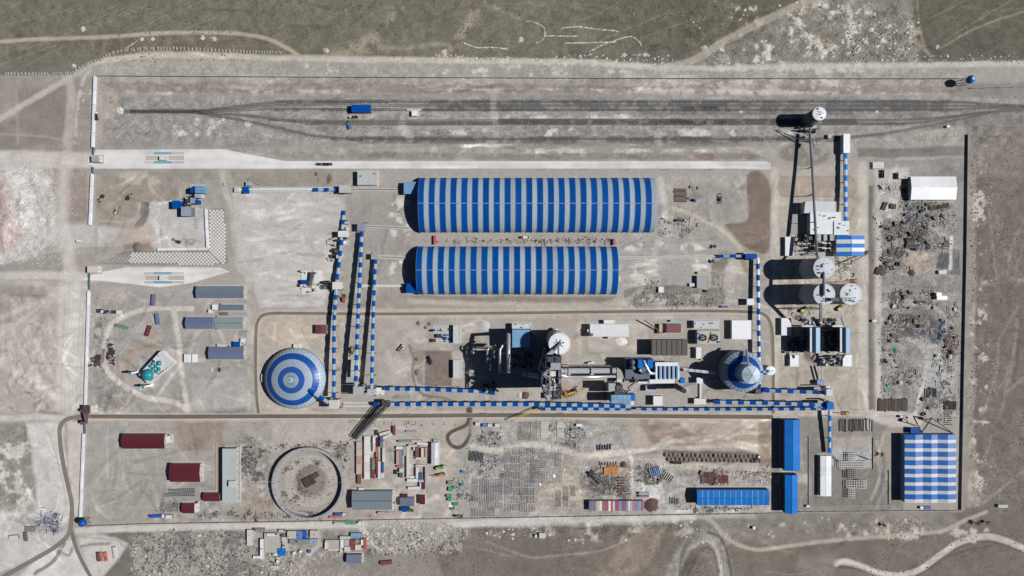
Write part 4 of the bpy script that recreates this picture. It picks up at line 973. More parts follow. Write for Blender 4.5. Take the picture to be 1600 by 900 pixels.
# ---------------------------------------------------------------- preheater tower
def tower():
    A, B = P(847, 604), P(868, 546); X0, X1, Y0, Y1 = A.x, B.x, A.y, B.y; H = 82
    t = thing('preheater_tower', 'tall open steel preheater tower with silver ducts at the head of the kiln', 'tower', ((X0+X1)/2, (Y0+Y1)/2, 0))
    xs = [X0, (X0+X1)/2, X1]; ys = [Y0 + (Y1-Y0)*i/4 for i in range(5)]
    for x in xs:
        for y in ys: MB().beam((x, y, -.4), (x, y, H-6), 1.1).build('column', DSTEEL, t)
    lv = [12, 24, 36, 48, 60, 70, 78]
    for z in lv:
        mb = MB()
        for y in ys: mb.beam((X0, y, z), (X1, y, z), .7, .9)
        for x in xs: mb.beam((x, Y0, z), (x, Y1, z), .7, .9)
        mb.build('floor_beams', DSTEEL, t)
        MB().box(X0+.4, X1-.4, Y0+.4, Y1-.4, z+.46, z+.6).build('floor', mc(74,76,82,.8), t) if z < 71 else None
    MB().box(X0+1.6, X1-3, Y0+.8, Y0+(Y1-Y0)*.52, 0, 66).build('casing', mc(70,74,80,.7), t); MB().box(X0+1.6, X1-3, Y0+(Y1-Y0)*.52, Y1-.8, 0, 72).build('casing', mc(66,70,78,.7), t)  # solid cores added inside the open frame so its cast shadow is dense
    for q in ([(846.5,603,40),(846.5,592,52),(850,586,60)],[(852,570,40),(853,560,48),(858,552,52)],[(864,612,60),(868,604,66),(868,592,70)],[(856,622,50),(861,618,60),(866,612,64)],[(848,600,66),(848,580,70)],[(866,588,70),(870,584,66),(872,580,40)]): pipe(t, 'gas_duct', q, rnd.choice([1.1,1.5,1.9]), rnd.choice([STEEL, STEEL, GSTEEL, mc(150,156,166,.5)]))
    for i in range(26):
        x, y, z = rnd.uniform(848,869), rnd.uniform(560,622), rnd.uniform(64,78); c = P(x,y,z); s = rnd.uniform(.6,1.6)
        (MB().obox(c, s*2, s, z-2.5, z, rnd.choice([0,0,1.57])) if i % 3 else MB().lathe(c, [(s*.4,z-3),(s,z-2),(s,z-.4),(s*.3,z)], 12)).build('deck_unit', rnd.choice([OFFW, GSTEEL, DSTEEL, LGREY, STEEL]), t)
    br = MB()
    for a, b in zip([0]+lv[:-1], lv):
        for y0, y1 in zip(ys[:-1], ys[1:]):
            for x in (X0, X1): br.beam((x, y0, a), (x, y1, b), .35)
        br.beam((X0, Y0, a), (X1, Y0, b), .35); br.beam((X0, Y1, b), (X1, Y1, a), .35)
    br.build('bracing', GSTEEL, t)
    for y, z in ((584, 56), (608, 56), (592, 40), (618, 66), (577, 66)):
        c = P(857, y, z); MB().lathe(c, [(.8, z-10), (3.0, z-2), (3.0, z+5), (1.2, z+6.5)], 18).build('cyclone', STEEL, t, True)
    sv = STEEL
    for q in ([(851,584,76),(858.5,577.5,83)],[(850.5,585.5,76),(858,592.5,82)],[(851,606,76),(858,601,83)],[(850.5,608,76),(857.5,614,82)],[(851,616,70),(857,625,78)]):
        pipe(t, 'gas_duct', q, 2.2, sv)
    MB().beam(P(859.3,575,84), P(859.3,626,84), 1.3, 1.0).build('top_girder', mc(150,150,152,.6), t)
    a, b = P(860.6,578,80), P(876,566.8,80); MB().box(a.x, b.x, a.y, b.y, 66, 80).build('top_house', mc(168,178,188,.5), t)
    MB().box(P(872.5,0,74).x, P(876,0,74).x, P(0,600,74).y, P(0,578,74).y, 60, 74).build('stair_shaft', mc(120,126,140,.5), t)
    box_unit(t, 'roof_hood', 860, 580, 868, 588, 72, 79, OFFW); box_unit(t, 'roof_hood', 860, 604, 868, 610, 70, 78, OFFW); box_unit(t, 'roof_hood', 860, 595, 865, 600, 70, 77, mc(170,165,155))
    box_unit(t, 'stair_head', 872.3, 594, 875.5, 598, 60, 76, OFFW)
    pipe(t, 'elbow_duct', [(862,590,74),(867,596,72),(863,603,68)], 2.2, OFFW)
    pipe(t, 'stack_duct', [(852,546,46),(849,560,54),(845,573,60),(844.3,578,66)], 3.2, mc(104,100,100,.6))
    pipe(t, 'fume_duct', [(816,583,30),(822,585,33),(838,587.5,38),(848,590,42)], 3.1, mc(150,160,172,.5))
    for x in (822.5, 830.5): pipe(t, 'duct_flange', [(x,585.5+(x-822)*.15,34),(x+1,585.7+(x-822)*.15,34)], 3.4, DSTEEL)
    pipe(t, 'riser_duct', [(842,582,30),(842,600,30)], 2.6, mc(96,108,122,.5))
    mb = MB()
    for z in range(4, 76, 6):
        mb.beam((X1+1.5, Y0+2+ (z%12)*.8, z), (X1+1.5, Y0+12-(z%12)*.8, z+6), .9, .2)
    mb.build('stairs', GSTEEL, t)
    return t
tower()
d = thing('meal_feed_house', 'grey diamond roofed transfer house and bridge leaning on the meal silo', 'transfer house', tuple(P(862,556)))
c = P(862.2, 554.5, 58); MB().obox(c, 7.6, 7.6, 50, 58, math.radians(38)).build('roof', mc(168,176,184,.5), d)
for s in (-1,1): MB().beam(P(862+s*2,560+s*2,56), P(862+s*2,560+s*2,0), .6).build('column', DSTEEL, d)
MB().beam(P(864,550,56), P(876,536,54), 2.0, 1.6).build('belt_bridge', mc(110,112,116,.6), d)
MB().beam(P(872.5,545,55), P(872.5,566,70), 1.5, 1.4).build('air_slide', mc(120,132,150,.5), d)
# ---------------------------------------------------------------- raw mill group west of the tower
m = shed('raw_mill_building', 'blue roofed raw mill building with white rear block in the tower shadow', 'building', 800.5, 515, 828, 543, 24, 'lean', 1.0, mc(110,126,150,.6), LBLUE, panels=4, win=0)
shed('filter_block', 'white roofed low block behind the raw mill building', 'building', 800, 505.5, 828.5, 514, 7, 'flat', 0, OFFW, mc(205,205,210,.5), win=3, vents=3)
g = thing('filter_ducts', 'tall silver looped gas ducts west of the raw mill building', 'ducts', tuple(P(788,555)))
pipe(g, 'gas_duct', [(794.6,523,20),(794.6,526,38),(794.6,556,42),(794.6,582,38)], 2.8, STEEL)
pipe(g, 'gas_duct', [(792,537,34),(785,540,36),(781,547,38),(780.8,560,38),(781,582,34)], 2.0, mc(150,160,172,.4,.4))
pipe(g, 'cross_duct', [(781,580,30),(788,580,30),(800,578,28),(812,580,28)], 2.1, mc(120,130,145,.5))
pipe(g, 'gas_duct', [(828,520,20),(835,524,22),(836,535,22),(830,543,20)], 2.4, mc(96,112,132,.5))
for x, y in ((781,565),(794.6,545),(794.6,575),(781,578)):
    for s in (-1.2,1.2): MB().beam(P(x+s,y,36), P(x+s,y,0), .6).build('support', DSTEEL, g)
mb = MB()
for i in range(9): mb.beam(P(783+i*1.4,551,30), P(783+i*1.4,553,30), .6)
mb.build('platform', OFFW, g)
g = thing('dust_cyclones', 'cluster of four silver cyclones with arched inlet pipes', 'cyclones', tuple(P(766,560)))
for q in ([(761.5,566,18),(761.5,548,30),(764,543.5,30)],[(771.8,563,18),(771.8,549,30),(768,543.5,30)]): pipe(g, 'inlet_pipe', q, 1.4, STEEL)
for x, y in ((766.6,563),(766.8,571),(766.3,577)): c = P(x, y, 24); MB().lathe(c, [(.6,6),(1.9,14),(1.9,22),(.7,24)], 16).build('cyclone', STEEL, g, True)
for x, y in ((770,543),(773,541)): c = P(x, y, 26); MB().lathe(c, [(1.0,10),(1.4,20),(.4,27)], 12).build('vessel', GSTEEL, g)
mb = MB()
for x in (758,764,770,775):
    for y in (545,556,568,580): mb.beam(P(x,y,0), P(x,y,24), .45)
    mb.beam(P(x,545,22), P(x,580,22), .4)
mb.build('frame', DSTEEL, g)
clutter('dark raw mill drives and hoppers in the tower shadow', 'machinery', 800, 548, 846, 576, 26, 20, [DSTEEL, GSTEEL, BLUE, DSTEEL], 21)
clutter('rusty bucket elevator and pipes at the end of the raw feed belt', 'machinery', 757, 588, 776, 612, 16, 14, [RUST, GSTEEL, LBLUE, OFFW], 22)
s = thing('feed_tower', 'small blue capped feed tower at the end of the raw feed belt', 'transfer tower', tuple(P(769,613))); box_unit(s, 'cabin', 766, 610, 773.3, 617, 10, 17, BLUE)
for x in (766.5, 772.5):
    for y in (610.5, 616): MB().beam(P(x,y,0), P(x,y,10), .5).build('leg', DSTEEL, s)
shed('kiln_store', 'small square blue roofed hut south of the preheater tower', 'hut', 859, 615, 869.3, 624, 9, 'flat', 0, BLUE, BLUE, win=2, vents=0)
# ---------------------------------------------------------------- kiln
k = thing('rotary_kiln', 'long silver rotary kiln tube with dark riding rings', 'kiln', tuple(P(915,580)))
MB().tube([P(872,579.6,20), P(962,579.2,18)], 2.9, 28).build('shell', STEEL, k, True)
for x in (881.5, 886.3, 922, 955):
    MB().tube([P(x,579.5,19.4), P(x+1.4,579.5,19.4)], 3.25, 28).build('riding_ring', DSTEEL, k)
    a = P(x+.7, 580, 0); MB().box(a.x-2, a.x+2, a.y-5, a.y+5, -.3, 15).build('pier', CONC, k)
for x in (865, 904, 943): pass
d = thing('air_duct', 'slim bright air duct running beside the rotary kiln', 'duct', tuple(P(920,588)))
MB().tube([P(874,585.8,24), P(878,586.5,22), P(887,589,20), P(905,589.2,19), P(962,588.2,18)], 1.35, 18).build('shell', mc(225,228,230,.3,.5), d, True)
for x in (890, 915, 940): MB().beam(P(x,589,0), P(x,589,18), .9).build('support', CONC, d)
g = thing('kiln_fans', 'row of kiln cooling fans along the north side of the kiln', 'fans', tuple(P(915,574)))
MB().box(P(878,0,6).x, P(954,0,6).x, P(0,575,6).y, P(0,571,6).y, 5.4, 6).build('walkway', mc(150,146,140,.8), g)
for i in range(16): c = P(880+i*4.8, 573.5, 7); MB().lathe(c, [(.9,6),(.9,7.6)], 10).build('fan', DSTEEL if i % 3 else GSTEEL, g)
for x in (880,905,930,950): MB().beam(P(x,573,0), P(x,573,5.4), .5).build('leg', DSTEEL, g)
box_unit(g, 'control_cabin', 919, 566, 923, 569, 0, 4, OFFW); box_unit(g, 'control_cabin', 924, 565, 928, 568, 0, 4, WHITE); box_unit(g, 'motor_house', 878, 570, 890, 573.5, 2, 7, mc(170,160,120))
h = thing('kiln_hood', 'grey quarter round firing hood at the kiln outlet', 'kiln hood', tuple(P(968,583)))
c = P(964, 592, 20); vs = [(c.x, c.y)] + [(P(964+10*math.sin(a),0,20).x, P(0,592-17*math.cos(a),20).y) for a in [i*math.pi/2/8 for i in range(9)]]
MB().prism(vs, 4, 20).build('casing', mc(176,174,170,.6), h)
box_unit(h, 'burner_platform', 964, 592, 976, 597, 2, 9, OFFW); box_unit(h, 'burner_platform', 975, 581, 985, 590, 2, 9, mc(200,198,194))
# ---------------------------------------------------------------- clinker cooler baghouse
b = thing('baghouse', 'white baghouse with five blue filter rows and white walkways', 'filter building', tuple(P(1040,583)))
MB().box(P(1023,0,22).x, P(1060,0,22).x, P(0,596,22).y, P(0,567,22).y, 9, 21.4).build('casing', mc(140,160,185,.5), b)
box_unit(b, 'walkway', 1024, 566, 1060, 572, 21.4, 22.4, WHITE); box_unit(b, 'walkway', 1015, 593, 1054, 599, 17, 22.4, WHITE)
for i in range(6): box_unit(b, 'service_walk', 1024.5+i*6.7, 572.1, 1028.2+i*6.7, 592.9, 21.4, 22.3, WHITE)
for i in range(5): box_unit(b, 'filter_row', 1030.3+i*6.7, 572.5, 1032.9+i*6.7, 592, 21.5, 24.0, LBLUE)
for x in (1026,1042,1057):
    for y in (570, 594): MB().beam(P(x,y,9), P(x,y,0), .8).build('leg', DSTEEL, b)
box_unit(b, 'fan_box', 1063.2, 591.3, 1070.2, 599, 4, 12, SKYB)
g = thing('cooler_building', 'dark clinker cooler building with twin blue cubes on its roof', 'building', tuple(P(1000,575)))
a, bb = P(978, 592, 18), P(1021, 561, 18); MB().box(a.x, bb.x, a.y, bb.y, -.4, 17).build('wall', mc(100,110,128,.6), g)
MB().box(a.x-.4, bb.x+.4, a.y-.4, bb.y+.4, 17, 17.4).build('roof', mc(88,100,118,.6), g)
box_unit(g, 'roof_cube', 997, 562, 1005.5, 575, 17.4, 27, SKYB); box_unit(g, 'roof_cube', 1012, 562, 1020.3, 575.5, 17.4, 27, SKYB)
pipe(g, 'exhaust_duct', [(1006,563,27),(1009,571,27),(1014,580,26),(1017,583.5,25),(1024,583.5,24)], 2.2, STEEL)
pipe(g, 'exhaust_duct', [(999,578,22),(1004,582,23),(1012,584,24),(1017,583.5,25)], 2.2, mc(150,165,185,.4,.4))
for y in (566, 574): c = P(989, y, 22); MB().lathe(c, [(1.2,17.4),(2.9,19),(2.9,23),(1.4,24.5)], 18).build('surge_vessel', mc(110,124,142,.5), g, True)
g = shed('white_block', 'plain white flat roofed block beside the white baghouse', 'building', 997, 591.3, 1012, 599, 8, 'flat', 0, OFFW, WHITE, win=2)
st = thing('exhaust_stack', 'leaning dark round exhaust stack south of the baghouse', 'chimney', tuple(P(1055.6,603)))
c = P(1055.6, 603); MB().lathe(c, [(3.1, -.4), (2.5, 34)], 22, cap=False).build('shaft', mc(92,90,96,.7), st, True); MB().lathe(c, [(2.45, 33.2), (.1, 33.21)], 20).build('flue_mouth', BLACK, st); MB().lathe(c, [(2.9, 20), (2.9, 20.6)], 22, cap=False).build('ring_platform', DSTEEL, st)
shed('pump_house', 'small pale blue grey flat roofed house west of the exhaust stack', 'building', 1009, 602.5, 1025, 611.5, 5, 'flat', 0, WALLC, mc(178,182,194,.5), win=2)
shed('water_house', 'small white box roofed house just above the southern belt', 'building', 1021, 619, 1036, 634, 7, 'flat', 0, OFFW, WHITE, win=3)
# coal mill
shed('coal_mill', 'coal mill with striped pale blue roof beside the twin belts', 'building', 955, 617, 985.5, 630.5, 22, 'x', .8, mc(130,140,158,.6), LBLUE, panels=8, win=0, stripe=[LBLUE, mc(140,172,205,.5)])
g = thing('coal_mill_tower', 'dark coal mill tower with pipes and vents casting a long shadow', 'tower', tuple(P(965,607)))
a, bb = P(951, 616, 20), P(975, 600, 20); MB().box(a.x+6, bb.x-2, a.y+.5, bb.y-1, -.3, 24).build('casing', mc(70,72,78,.7), g)
box_unit(g, 'roof_house', 951, 599, 962, 611, 8, 24, mc(170,172,174)); 
pipe(g, 'coal_duct', [(980,607,14),(990,599,18),(997,590,22)], 1.2, GSTEEL); pipe(g, 'coal_duct', [(964,610,24),(972,614,25),(985,609,20)], 1.1, DSTEEL)
for i in range(7): c = P(965+i*3, 607+(i*37 % 6), 24); MB().lathe(c, [(.6,18),(1.1,21),(.4,26)], 10).build('vessel', GSTEEL if i % 2 else OFFW, g)
s = thing('belt_house', 'small blue cube house at the east end of the coal mill', 'hut', tuple(P(989,621))); box_unit(s, 'cabin', 985.7, 616, 992.3, 626.5, 6, 17, SKYB); box_unit(s, 'landing', 984, 623, 991, 633, 5, 9, OFFW)
for x in (986.5, 991.5): MB().beam(P(x,621,6), P(x,621,0), .6).build('leg', DSTEEL, s)
# halls and houses round the process line
t = shed('coal_hall', 'dark brown flat roofed coal hall with a grid of seams', 'building', 1018.5, 531, 1074, 555.5, 13, 'flat', 0, mc(92,86,82,.8), mc(96,92,90,.8), win=0, skirt=False)
for i in range(1,7):
    x = 1018.5+55.5*i/7; a, b = P(x,531.6,13.1), P(x,555,13.1); MB().beam(a, b, .5, .35).build('roof_seam', mc(66,62,60,.8), t)
for y in (539,547): MB().beam(P(1019.5,y,13.1), P(1073,y,13.1), .35, .3).build('roof_seam', mc(80,76,74,.8), t)
t = thing('cooling_tower', 'concrete cooling tower with two round fans on its roof', 'cooling tower', tuple(P(1107,526)))
a, b = P(1089, 538, 8), P(1126, 516, 8); MB().box(a.x, b.x, a.y, b.y, -.4, 7.4).build('wall', DCONC, t); MB().box(a.x+.4, b.x-.4, a.y+.4, b.y-.4, 7.4, 7.7).build('roof', CONC, t)
for x in (1099, 1116.6):
    c = P(x, 527.6, 9); MB().lathe(c, [(4.0,7.6),(3.7,9.6)], 26, cap=False).build('fan_ring', OFFW, t); MB().lathe(c, [(3.6,7.75),(.1,7.76)], 26).build('fan_well', BLACK, t)
    for i in range(5):
        an = i*2*math.pi/5; MB().beam((c.x,c.y,8.9),(c.x+3.3*math.cos(an),c.y+3.3*math.sin(an),9.0),.8,.08).build('fan_blade', mc(150,152,152,.6), t)
    MB().lathe(c, [(.6,7.8),(.6,9.3)], 10).build('fan_hub', GSTEEL, t)
for i in range(4): box_unit(t, 'louvre', 1089.2, 520+i*4, 1093, 523+i*4, 7, 8.3, SKYB if i % 2 == 0 else LBLUE)
MB().beam(P(1111,519,8), P(1106.5,536,8), .5, .5).build('roof_pipe', BLACK, t); box_unit(t, 'valve_box', 1122, 533, 1125, 536, 7, 9, SKYB)
t = shed('water_treatment_house', 'flat white roofed house with dark stains north of the cooling tower', 'building', 1084.5, 501, 1125.5, 513, 6, 'flat', 0, OFFW, mc(190,192,194,.6), win=5, vents=5)
shed('switch_house', 'square bright white roofed house just west of the north south belt', 'building', 1143.5, 500.5, 1174.5, 530, 6.2, 'flat', 0, OFFW, WHITE, win=5)
t = shed('power_house', 'long white flat roofed electrical house with a small north annex', 'building', 922, 506.5, 983.5, 526, 8.4, 'flat', 0, OFFW, WHITE, win=7, cap=WHITE)
box_unit(t, 'north_annex', 943.5, 500, 960, 505.8, -.3, 5, WHITE); box_unit(t, 'bay', 918, 514.5, 922.5, 518.5, 5, 7, WHITE); box_unit(t, 'roof_unit', 923, 520.5, 927, 525.5, 8.3, 9.6, GSTEEL); box_unit(t, 'porch', 950, 526.3, 954.5, 529.3, -.3, 5, OFFW)
shed('red_roof_house', 'small house with dark red roof near the drilling rig', 'building', 1041.5, 505.5, 1064, 520, 4.5, 'x', .9, WALLC, mc(128,62,72,.6), win=3)
container('pale turquoise tank container north of the red roofed house', 1053, 501.5, 11, 3.2, 3, mc(140,200,215))
r = thing('drilling_rig', 'rusty drilling rig with long dark lattice boom lowered to the north west', 'rig', tuple(P(1033,515)))
box_unit(r, 'body', 1030, 506, 1035, 519, .6, 4, mc(190,170,130)); MB().box(P(1027,0).x, P(1038,0).x, P(0,520).y, P(0,517).y, 0, 1).build('crawler', BLACK, r); MB().beam(P(1031,517,3), P(1006,500,7), 1.0).build('boom', mc(70,52,44), r); box_unit(r, 'winch', 1027, 516, 1032, 521, 1, 3, RUST)
# flat houses left of the process line
for x0,y0,x1,y1,l,h in ((708,508,718.6,536,'northern of two narrow pale roofed houses west of the raw mill',5.2),(708,562.5,719.3,591,'southern of two narrow pale roofed houses west of the raw mill',5.2)):
    shed('narrow_house', l, 'building', x0, y0, x1, y1, h, 'flat', 0, OFFW, mc(200,202,202,.5), win=5)
clutter('blue machine and pale pipes beside the northern narrow house', 'machinery', 676, 508, 706, 536, 14, 5, [SKYB, BLUE, DSTEEL, OFFW, OFFW], 31)
shed('red_hut', 'small dark red roofed hut north of the striped dome', 'hut', 492.5, 507.5, 510.5, 521.5, 4.6, 'y', .7, OFFW, mc(112,50,62,.6), win=2)
shed('belt_substation', 'narrow white roofed substation between the two long inclined belts', 'building', 548, 562.5, 559, 590, 5, 'flat', 0, OFFW, mc(196,204,206,.5), win=3)
t = shed('compressor_house', 'square pale grey roofed house north west of the long halls', 'building', 558.5, 266.5, 588, 289, 6.5, 'flat', 0, WALLC, mc(196,202,202,.5), win=5, vents=2)
# roller press towers
def press(label, x0, x1, y0, y1, h, px):
    a, b = P(x0, y1, h), P(x1, y0, h); t = thing('filter_tower', label, 'filter building', ((a.x+b.x)/2, (a.y+b.y)/2, 0)); xm = a.x + (b.x-a.x)*.3
    MB().box(a.x+.2, b.x-.2, a.y+.2, b.y-.2, -.4, h-1.6).build('wall', mc(54,66,84,.6), t)
    hexa(MB(), (xm,a.y,h),(b.x,a.y,h-1.2),(b.x,b.y,h-1.2),(xm,b.y,h)).build('roof_slope', LBLUE, t)
    hexa(MB(), (a.x,a.y,h-1.5),(xm,a.y,h),(xm,b.y,h),(a.x,b.y,h-1.5)).build('roof_slope', mc(70,110,165,.5), t)
    MB().beam(P(px,y0,20.5), P(px,y1-2,20.5), 2.0, 1.6).build('side_duct', mc(222,226,232,.4), t)
    for i in range(5): MB().box(a.x-.5, a.x+.19, a.y+3+i*5, a.y+5+i*5, 2, h-8).build('buttress', mc(70,80,96,.6), t)
    pipe(t, 'inlet_duct', [(x0-4,y0-16,20),(x0+1,y0-2,20)], 1.6, mc(190,198,210,.4)); pipe(t, 'outlet_duct', [(x0+1,y1+1,20),(x0-4,y1+9,17)], 1.5, mc(150,156,166,.4))
    box_unit(t, 'fan_platform', x0-18, y0-3.6, x0-.5, y0-1.2, 9, 10, OFFW)
    return t
press('western of twin slender filter towers with sloping light blue roofs', 1272, 1282.3, 512, 552, 23, 1266.7)
press('eastern of twin slender filter towers with sloping light blue roofs', 1319, 1328.8, 512, 552, 23, 1313.6)
t = shed('press_house', 'bright white square roofed house west of the filter towers', 'building', 1221, 497, 1236.5, 524, 4.6, 'flat', 0, OFFW, WHITE, win=4); box_unit(t, 'lower_annex', 1229, 511, 1238, 523.5, -.3, 3.5, mc(70,82,98))
shed('fan_house', 'white square house at the foot of the western filter tower', 'building', 1234.5, 555, 1249, 572.5, 4.2, 'flat', 0, OFFW, WHITE, win=2)
shed('fan_house', 'white square house at the foot of the eastern filter tower', 'building', 1317, 554.5, 1332, 572.5, 5, 'flat', 0, OFFW, WHITE, win=2)
clutter('dense grey pipes and drums between the two white fan houses', 'machinery', 1277, 553, 1312, 572, 30, 9, [DSTEEL, GSTEEL, STEEL, OFFW, DSTEEL], 41)
clutter('white and dark elevator boots north of the filter towers', 'machinery', 1252, 497, 1268, 510, 10, 6, [OFFW, WHITE, DSTEEL, BLUE], 42)
clutter('round hopper cluster between the heads of the filter towers', 'machinery', 1276, 496, 1291, 509, 14, 8, [GSTEEL, DSTEEL, OFFW], 43)
clutter('pale elevator boots north of the eastern filter tower', 'machinery', 1296, 497, 1312, 510, 9, 7, [OFFW, GSTEEL, DSTEEL], 44)
clutter('dark mill casings packed between the twin filter towers', 'machinery', 1283, 514, 1311, 551, 40, 7, [mc(58,62,70,.7), DSTEEL, mc(48,54,64,.7), GSTEEL], 45)
clutter('dark fan casings and pipes west of the western filter tower', 'machinery', 1226, 526, 1255, 552, 34, 6, [mc(58,62,70,.7), DSTEEL, mc(48,54,64,.7), GSTEEL], 46)
t = thing('belt_incline', 'short grey twin belt running south from the filter towers to a blue drive house', 'conveyor', tuple(P(1283,585))); 
for x in (1279.5,1285): MB().beam(P(x,572,6), P(x,596,3), 1.6, .8).build('belt', mc(178,176,174,.6), t)
box_unit(t, 'drive_house', 1277, 594.5, 1288.7, 601, .2, 5.5, mc(128,150,205,.5)); box_unit(t, 'tail_house', 1291, 603, 1297, 609, .2, 4, OFFW)
# cement mill buildings
a = shed('cement_mill_hall', 'northernmost stepped white roof of the cement mill block', 'building', 1256, 315, 1306.8, 333, 9, 'flat', 0, OFFW, mc(216,222,226,.45), win=5)
shed('cement_mill_hall', 'middle and largest stepped white roof of the cement mill block', 'building', 1266, 331.2, 1315.3, 366, 9.6, 'flat', 0, OFFW, mc(220,226,230,.45), win=5, vents=14)
shed('cement_mill_hall', 'south eastern white roof corner of the cement mill block', 'building', 1303, 345.3, 1328, 367.2, 10.2, 'flat', 0, OFFW, mc(218,224,228,.45), win=3, vents=3)
st = [SKYB, mc(206,210,212,.4)]
shed('packing_house', 'blue and white striped roofed house at the south end of the cement mill block', 'building', 1307, 368, 1350.8, 399.6, 8, 'y', 1.6, OFFW, SKYB, panels=5, stripe=st, win=5)
t = shed('transformer_house', 'white roofed house with a dark beam west of the mill filters', 'building', 1227, 370, 1240.3, 399.8, 3.8, 'flat', 0, OFFW, WHITE, win=3)
t = clutter('dark mill drives and chutes south of the white cement mill roofs', 'machinery', 1243, 367, 1276, 400, 26, 11, [DSTEEL, BLACK, GSTEEL, DSTEEL], 51)
t = thing('mill_filters', 'group of grey filter boxes and round fans below the white mill roofs', 'filters', tuple(P(1293,383)))
for x in (1277.5,1287,1297): box_unit(t, 'filter_box', x, 366.5, x+5.5, 376, 2, 12, mc(168,176,184,.5)); box_unit(t, 'filter_side', x+5.6, 366.5, x+8, 376, 2, 10, DSTEEL)
for x in (1288.5, 1298):
    for y in (383, 391):
        c = P(x, y, 5); MB().lathe(c, [(1.7,.3),(1.7,5),(.8,5.6)], 14).build('fan', DSTEEL, t); box_unit(t, 'fan_base', x-3.4, y-4, x+3.8, y-2, .2, 4, OFFW)
box_unit(t, 'slab', 1276, 377, 1305, 399, -.3, .3, mc(170,168,164))
MB().box(P(1233,0).x, P(1248,0).x, P(0,366).y, P(0,334).y, -.3, .5).build('concrete_pad', mc(165,163,158,.9), None).name = 'loading_pad'
tag(bpy.data.objects['loading_pad'], 'plain grey concrete pad beside the cement mill block', 'concrete pad')
t = shed('truck_loader', 'tall narrow white roofed loading station at the head of the bright blue belt', 'building', 1318, 209, 1329, 239, 7, 'flat', 0, OFFW, WHITE, win=3)
c = thing('siding_hut', 'tiny pale hut beside the rails west of the loading station', 'hut', tuple(P(1295,213))); box_unit(c, 'wall', 1294, 210, 1299, 216, -.3, 3, mc(160,170,190)); box_unit(c, 'roof', 1293.8, 209.8, 1299.2, 216.2, 3, 3.2, mc(176,184,200))
clutter('dark loading frame at the foot of the lone silo', 'machinery', 1245, 196, 1275, 208, 16, 9, [DSTEEL, BLACK, GSTEEL], 55)
p = thing('silo_pipe_rack', 'twin pale pipes laid across the siding south of the lone silo', 'pipes', tuple(P(1265,214)))
for y in (213.3, 215.6): MB().beam(P(1253,y,4), P(1278,y,4), .7).build('pipe', mc(186,196,215,.4), p)
for x in (1254,1277): MB().beam(P(x,214.5,0), P(x,214.5,4), .6).build('leg', DSTEEL, p)
# ---------------------------------------------------------------- conveyors
gallery('belt_gallery', 'westernmost long inclined striped belt running down to the dome', [(537,329,1.5),(534.5,358,4),(531,400,5.5),(526,437,7),(521.8,500,9.5),(521.3,560,12),(521.3,622,14)], 5.6, 16.6)
gallery('belt_gallery', 'middle long inclined striped belt between dome and halls', [(565.2,362,6.5),(561,450,11),(557.5,530,15.5),(555.5,604,19)], 6.0, 16.5)
gallery('belt_gallery', 'eastern long inclined striped belt just right of the middle one', [(586.6,404,5.5),(583.5,470,8),(581.8,540,12),(580.3,608,16)], 5.4, 16.5)
gallery('belt_gallery', 'level striped raw feed belt ending in the tower shadow', [(601,607.5,11),(680,609,13),(766,612.3,15)], 5.6, 16.4)
gallery('belt_gallery', 'longest striped belt running east along the plant road from the dome', [(583,632,7),(700,631.6,9.5),(860,632,10.5),(986,635.5,11)], 6.2, 16.4)
gallery('belt_gallery', 'narrow striped belt overlapping below the longest one', [(844,639.3,8.5),(986,639.3,8.5)], 4.6, 16.4, light=.9)
gallery('belt_gallery', 'narrow striped belt going on east to the blue corner tower', [(994,639.6,8.5),(1150,640,8.5),(1292,639.2,11)], 4.2, 16.4, light=.95, first=1, rise=.9)
gallery('belt_gallery', 'striped belt from the clinker silo reclaim to the blue corner tower', [(1116,628.4,9),(1200,630,11),(1292,633,15)], 6, 17.6)
gallery('belt_gallery', 'shorter upper striped belt from the silo foot to the grey corner tower', [(1193,610.3,10),(1240,611.8,13),(1290,613.5,17)], 6, 17.6)
gallery('belt_gallery', 'north south striped belt with bright white side east of the clinker silo', [(1184.6,403,6.5),(1185.8,500,8),(1187,608,8.5)], 5.4, 17, first=1, rise=1.0, cols=[BLUE, WHITE], light=.97)
gallery('belt_gallery', 'sky blue striped belt from the loading station to the cement mill', [(1321.8,239,6.5),(1322,300,7),(1322,346,8)], 5.6, 16.4, cols=[SKYB, mc(180,205,222,.4)])
gallery('belt_gallery', 'short striped belt hanging above the ground east of the southern hall', [(1121,400.3,3),(1150,400,5),(1183,400,7.5)], 5.2, 18)
gallery('belt_gallery', 'striped belt running south from the blue corner tower to the white house', [(1297.3,641,9),(1297,708,5.5)], 4.4, 16.6, first=1, cols=[SKYB, mc(190,208,218,.4)])
gallery('belt_gallery', 'short striped belt climbing onto the dome', [(483,609.5,16.5),(491,615,17),(513,629.5,16)], 5.6, 16.4, legs=0, light=.95)
gallery('belt_gallery', 'grey pipe belt climbing from the lone silo to the silo cluster', [(1266,205,10),(1270,262,14),(1273.5,330,19),(1277.5,398,24),(1288,428,39),(1288,462,40)], 2.9, 40, cols=[mc(110,112,126,.5), mc(124,126,138,.5)], light=1, wallm=GSTEEL, legs=30)
gallery('belt_gallery', 'grey belt running south from the silo cluster to the filter towers', [(1283.5,474,38),(1283.5,502,26)], 4.4, 30, cols=[mc(150,152,160,.5), mc(140,142,150,.5)], light=1, wallm=GSTEEL)
gallery('belt_gallery', 'grey steel belt climbing onto the clinker silo cone', [(1167,546,22),(1169.5,571,36)], 2.6, 30, cols=[mc(150,146,142,.6)]*2, light=1, legs=0)
gallery('clinker_gallery', 'short white topped blue sided gallery entering the clinker silo', [(1068,577.6,14),(1092,580,16),(1118,583,17)], 4.4, 10, cols=[mc(225,226,228,.5), mc(190,195,205,.5)], light=.9, wallm=BLUE)
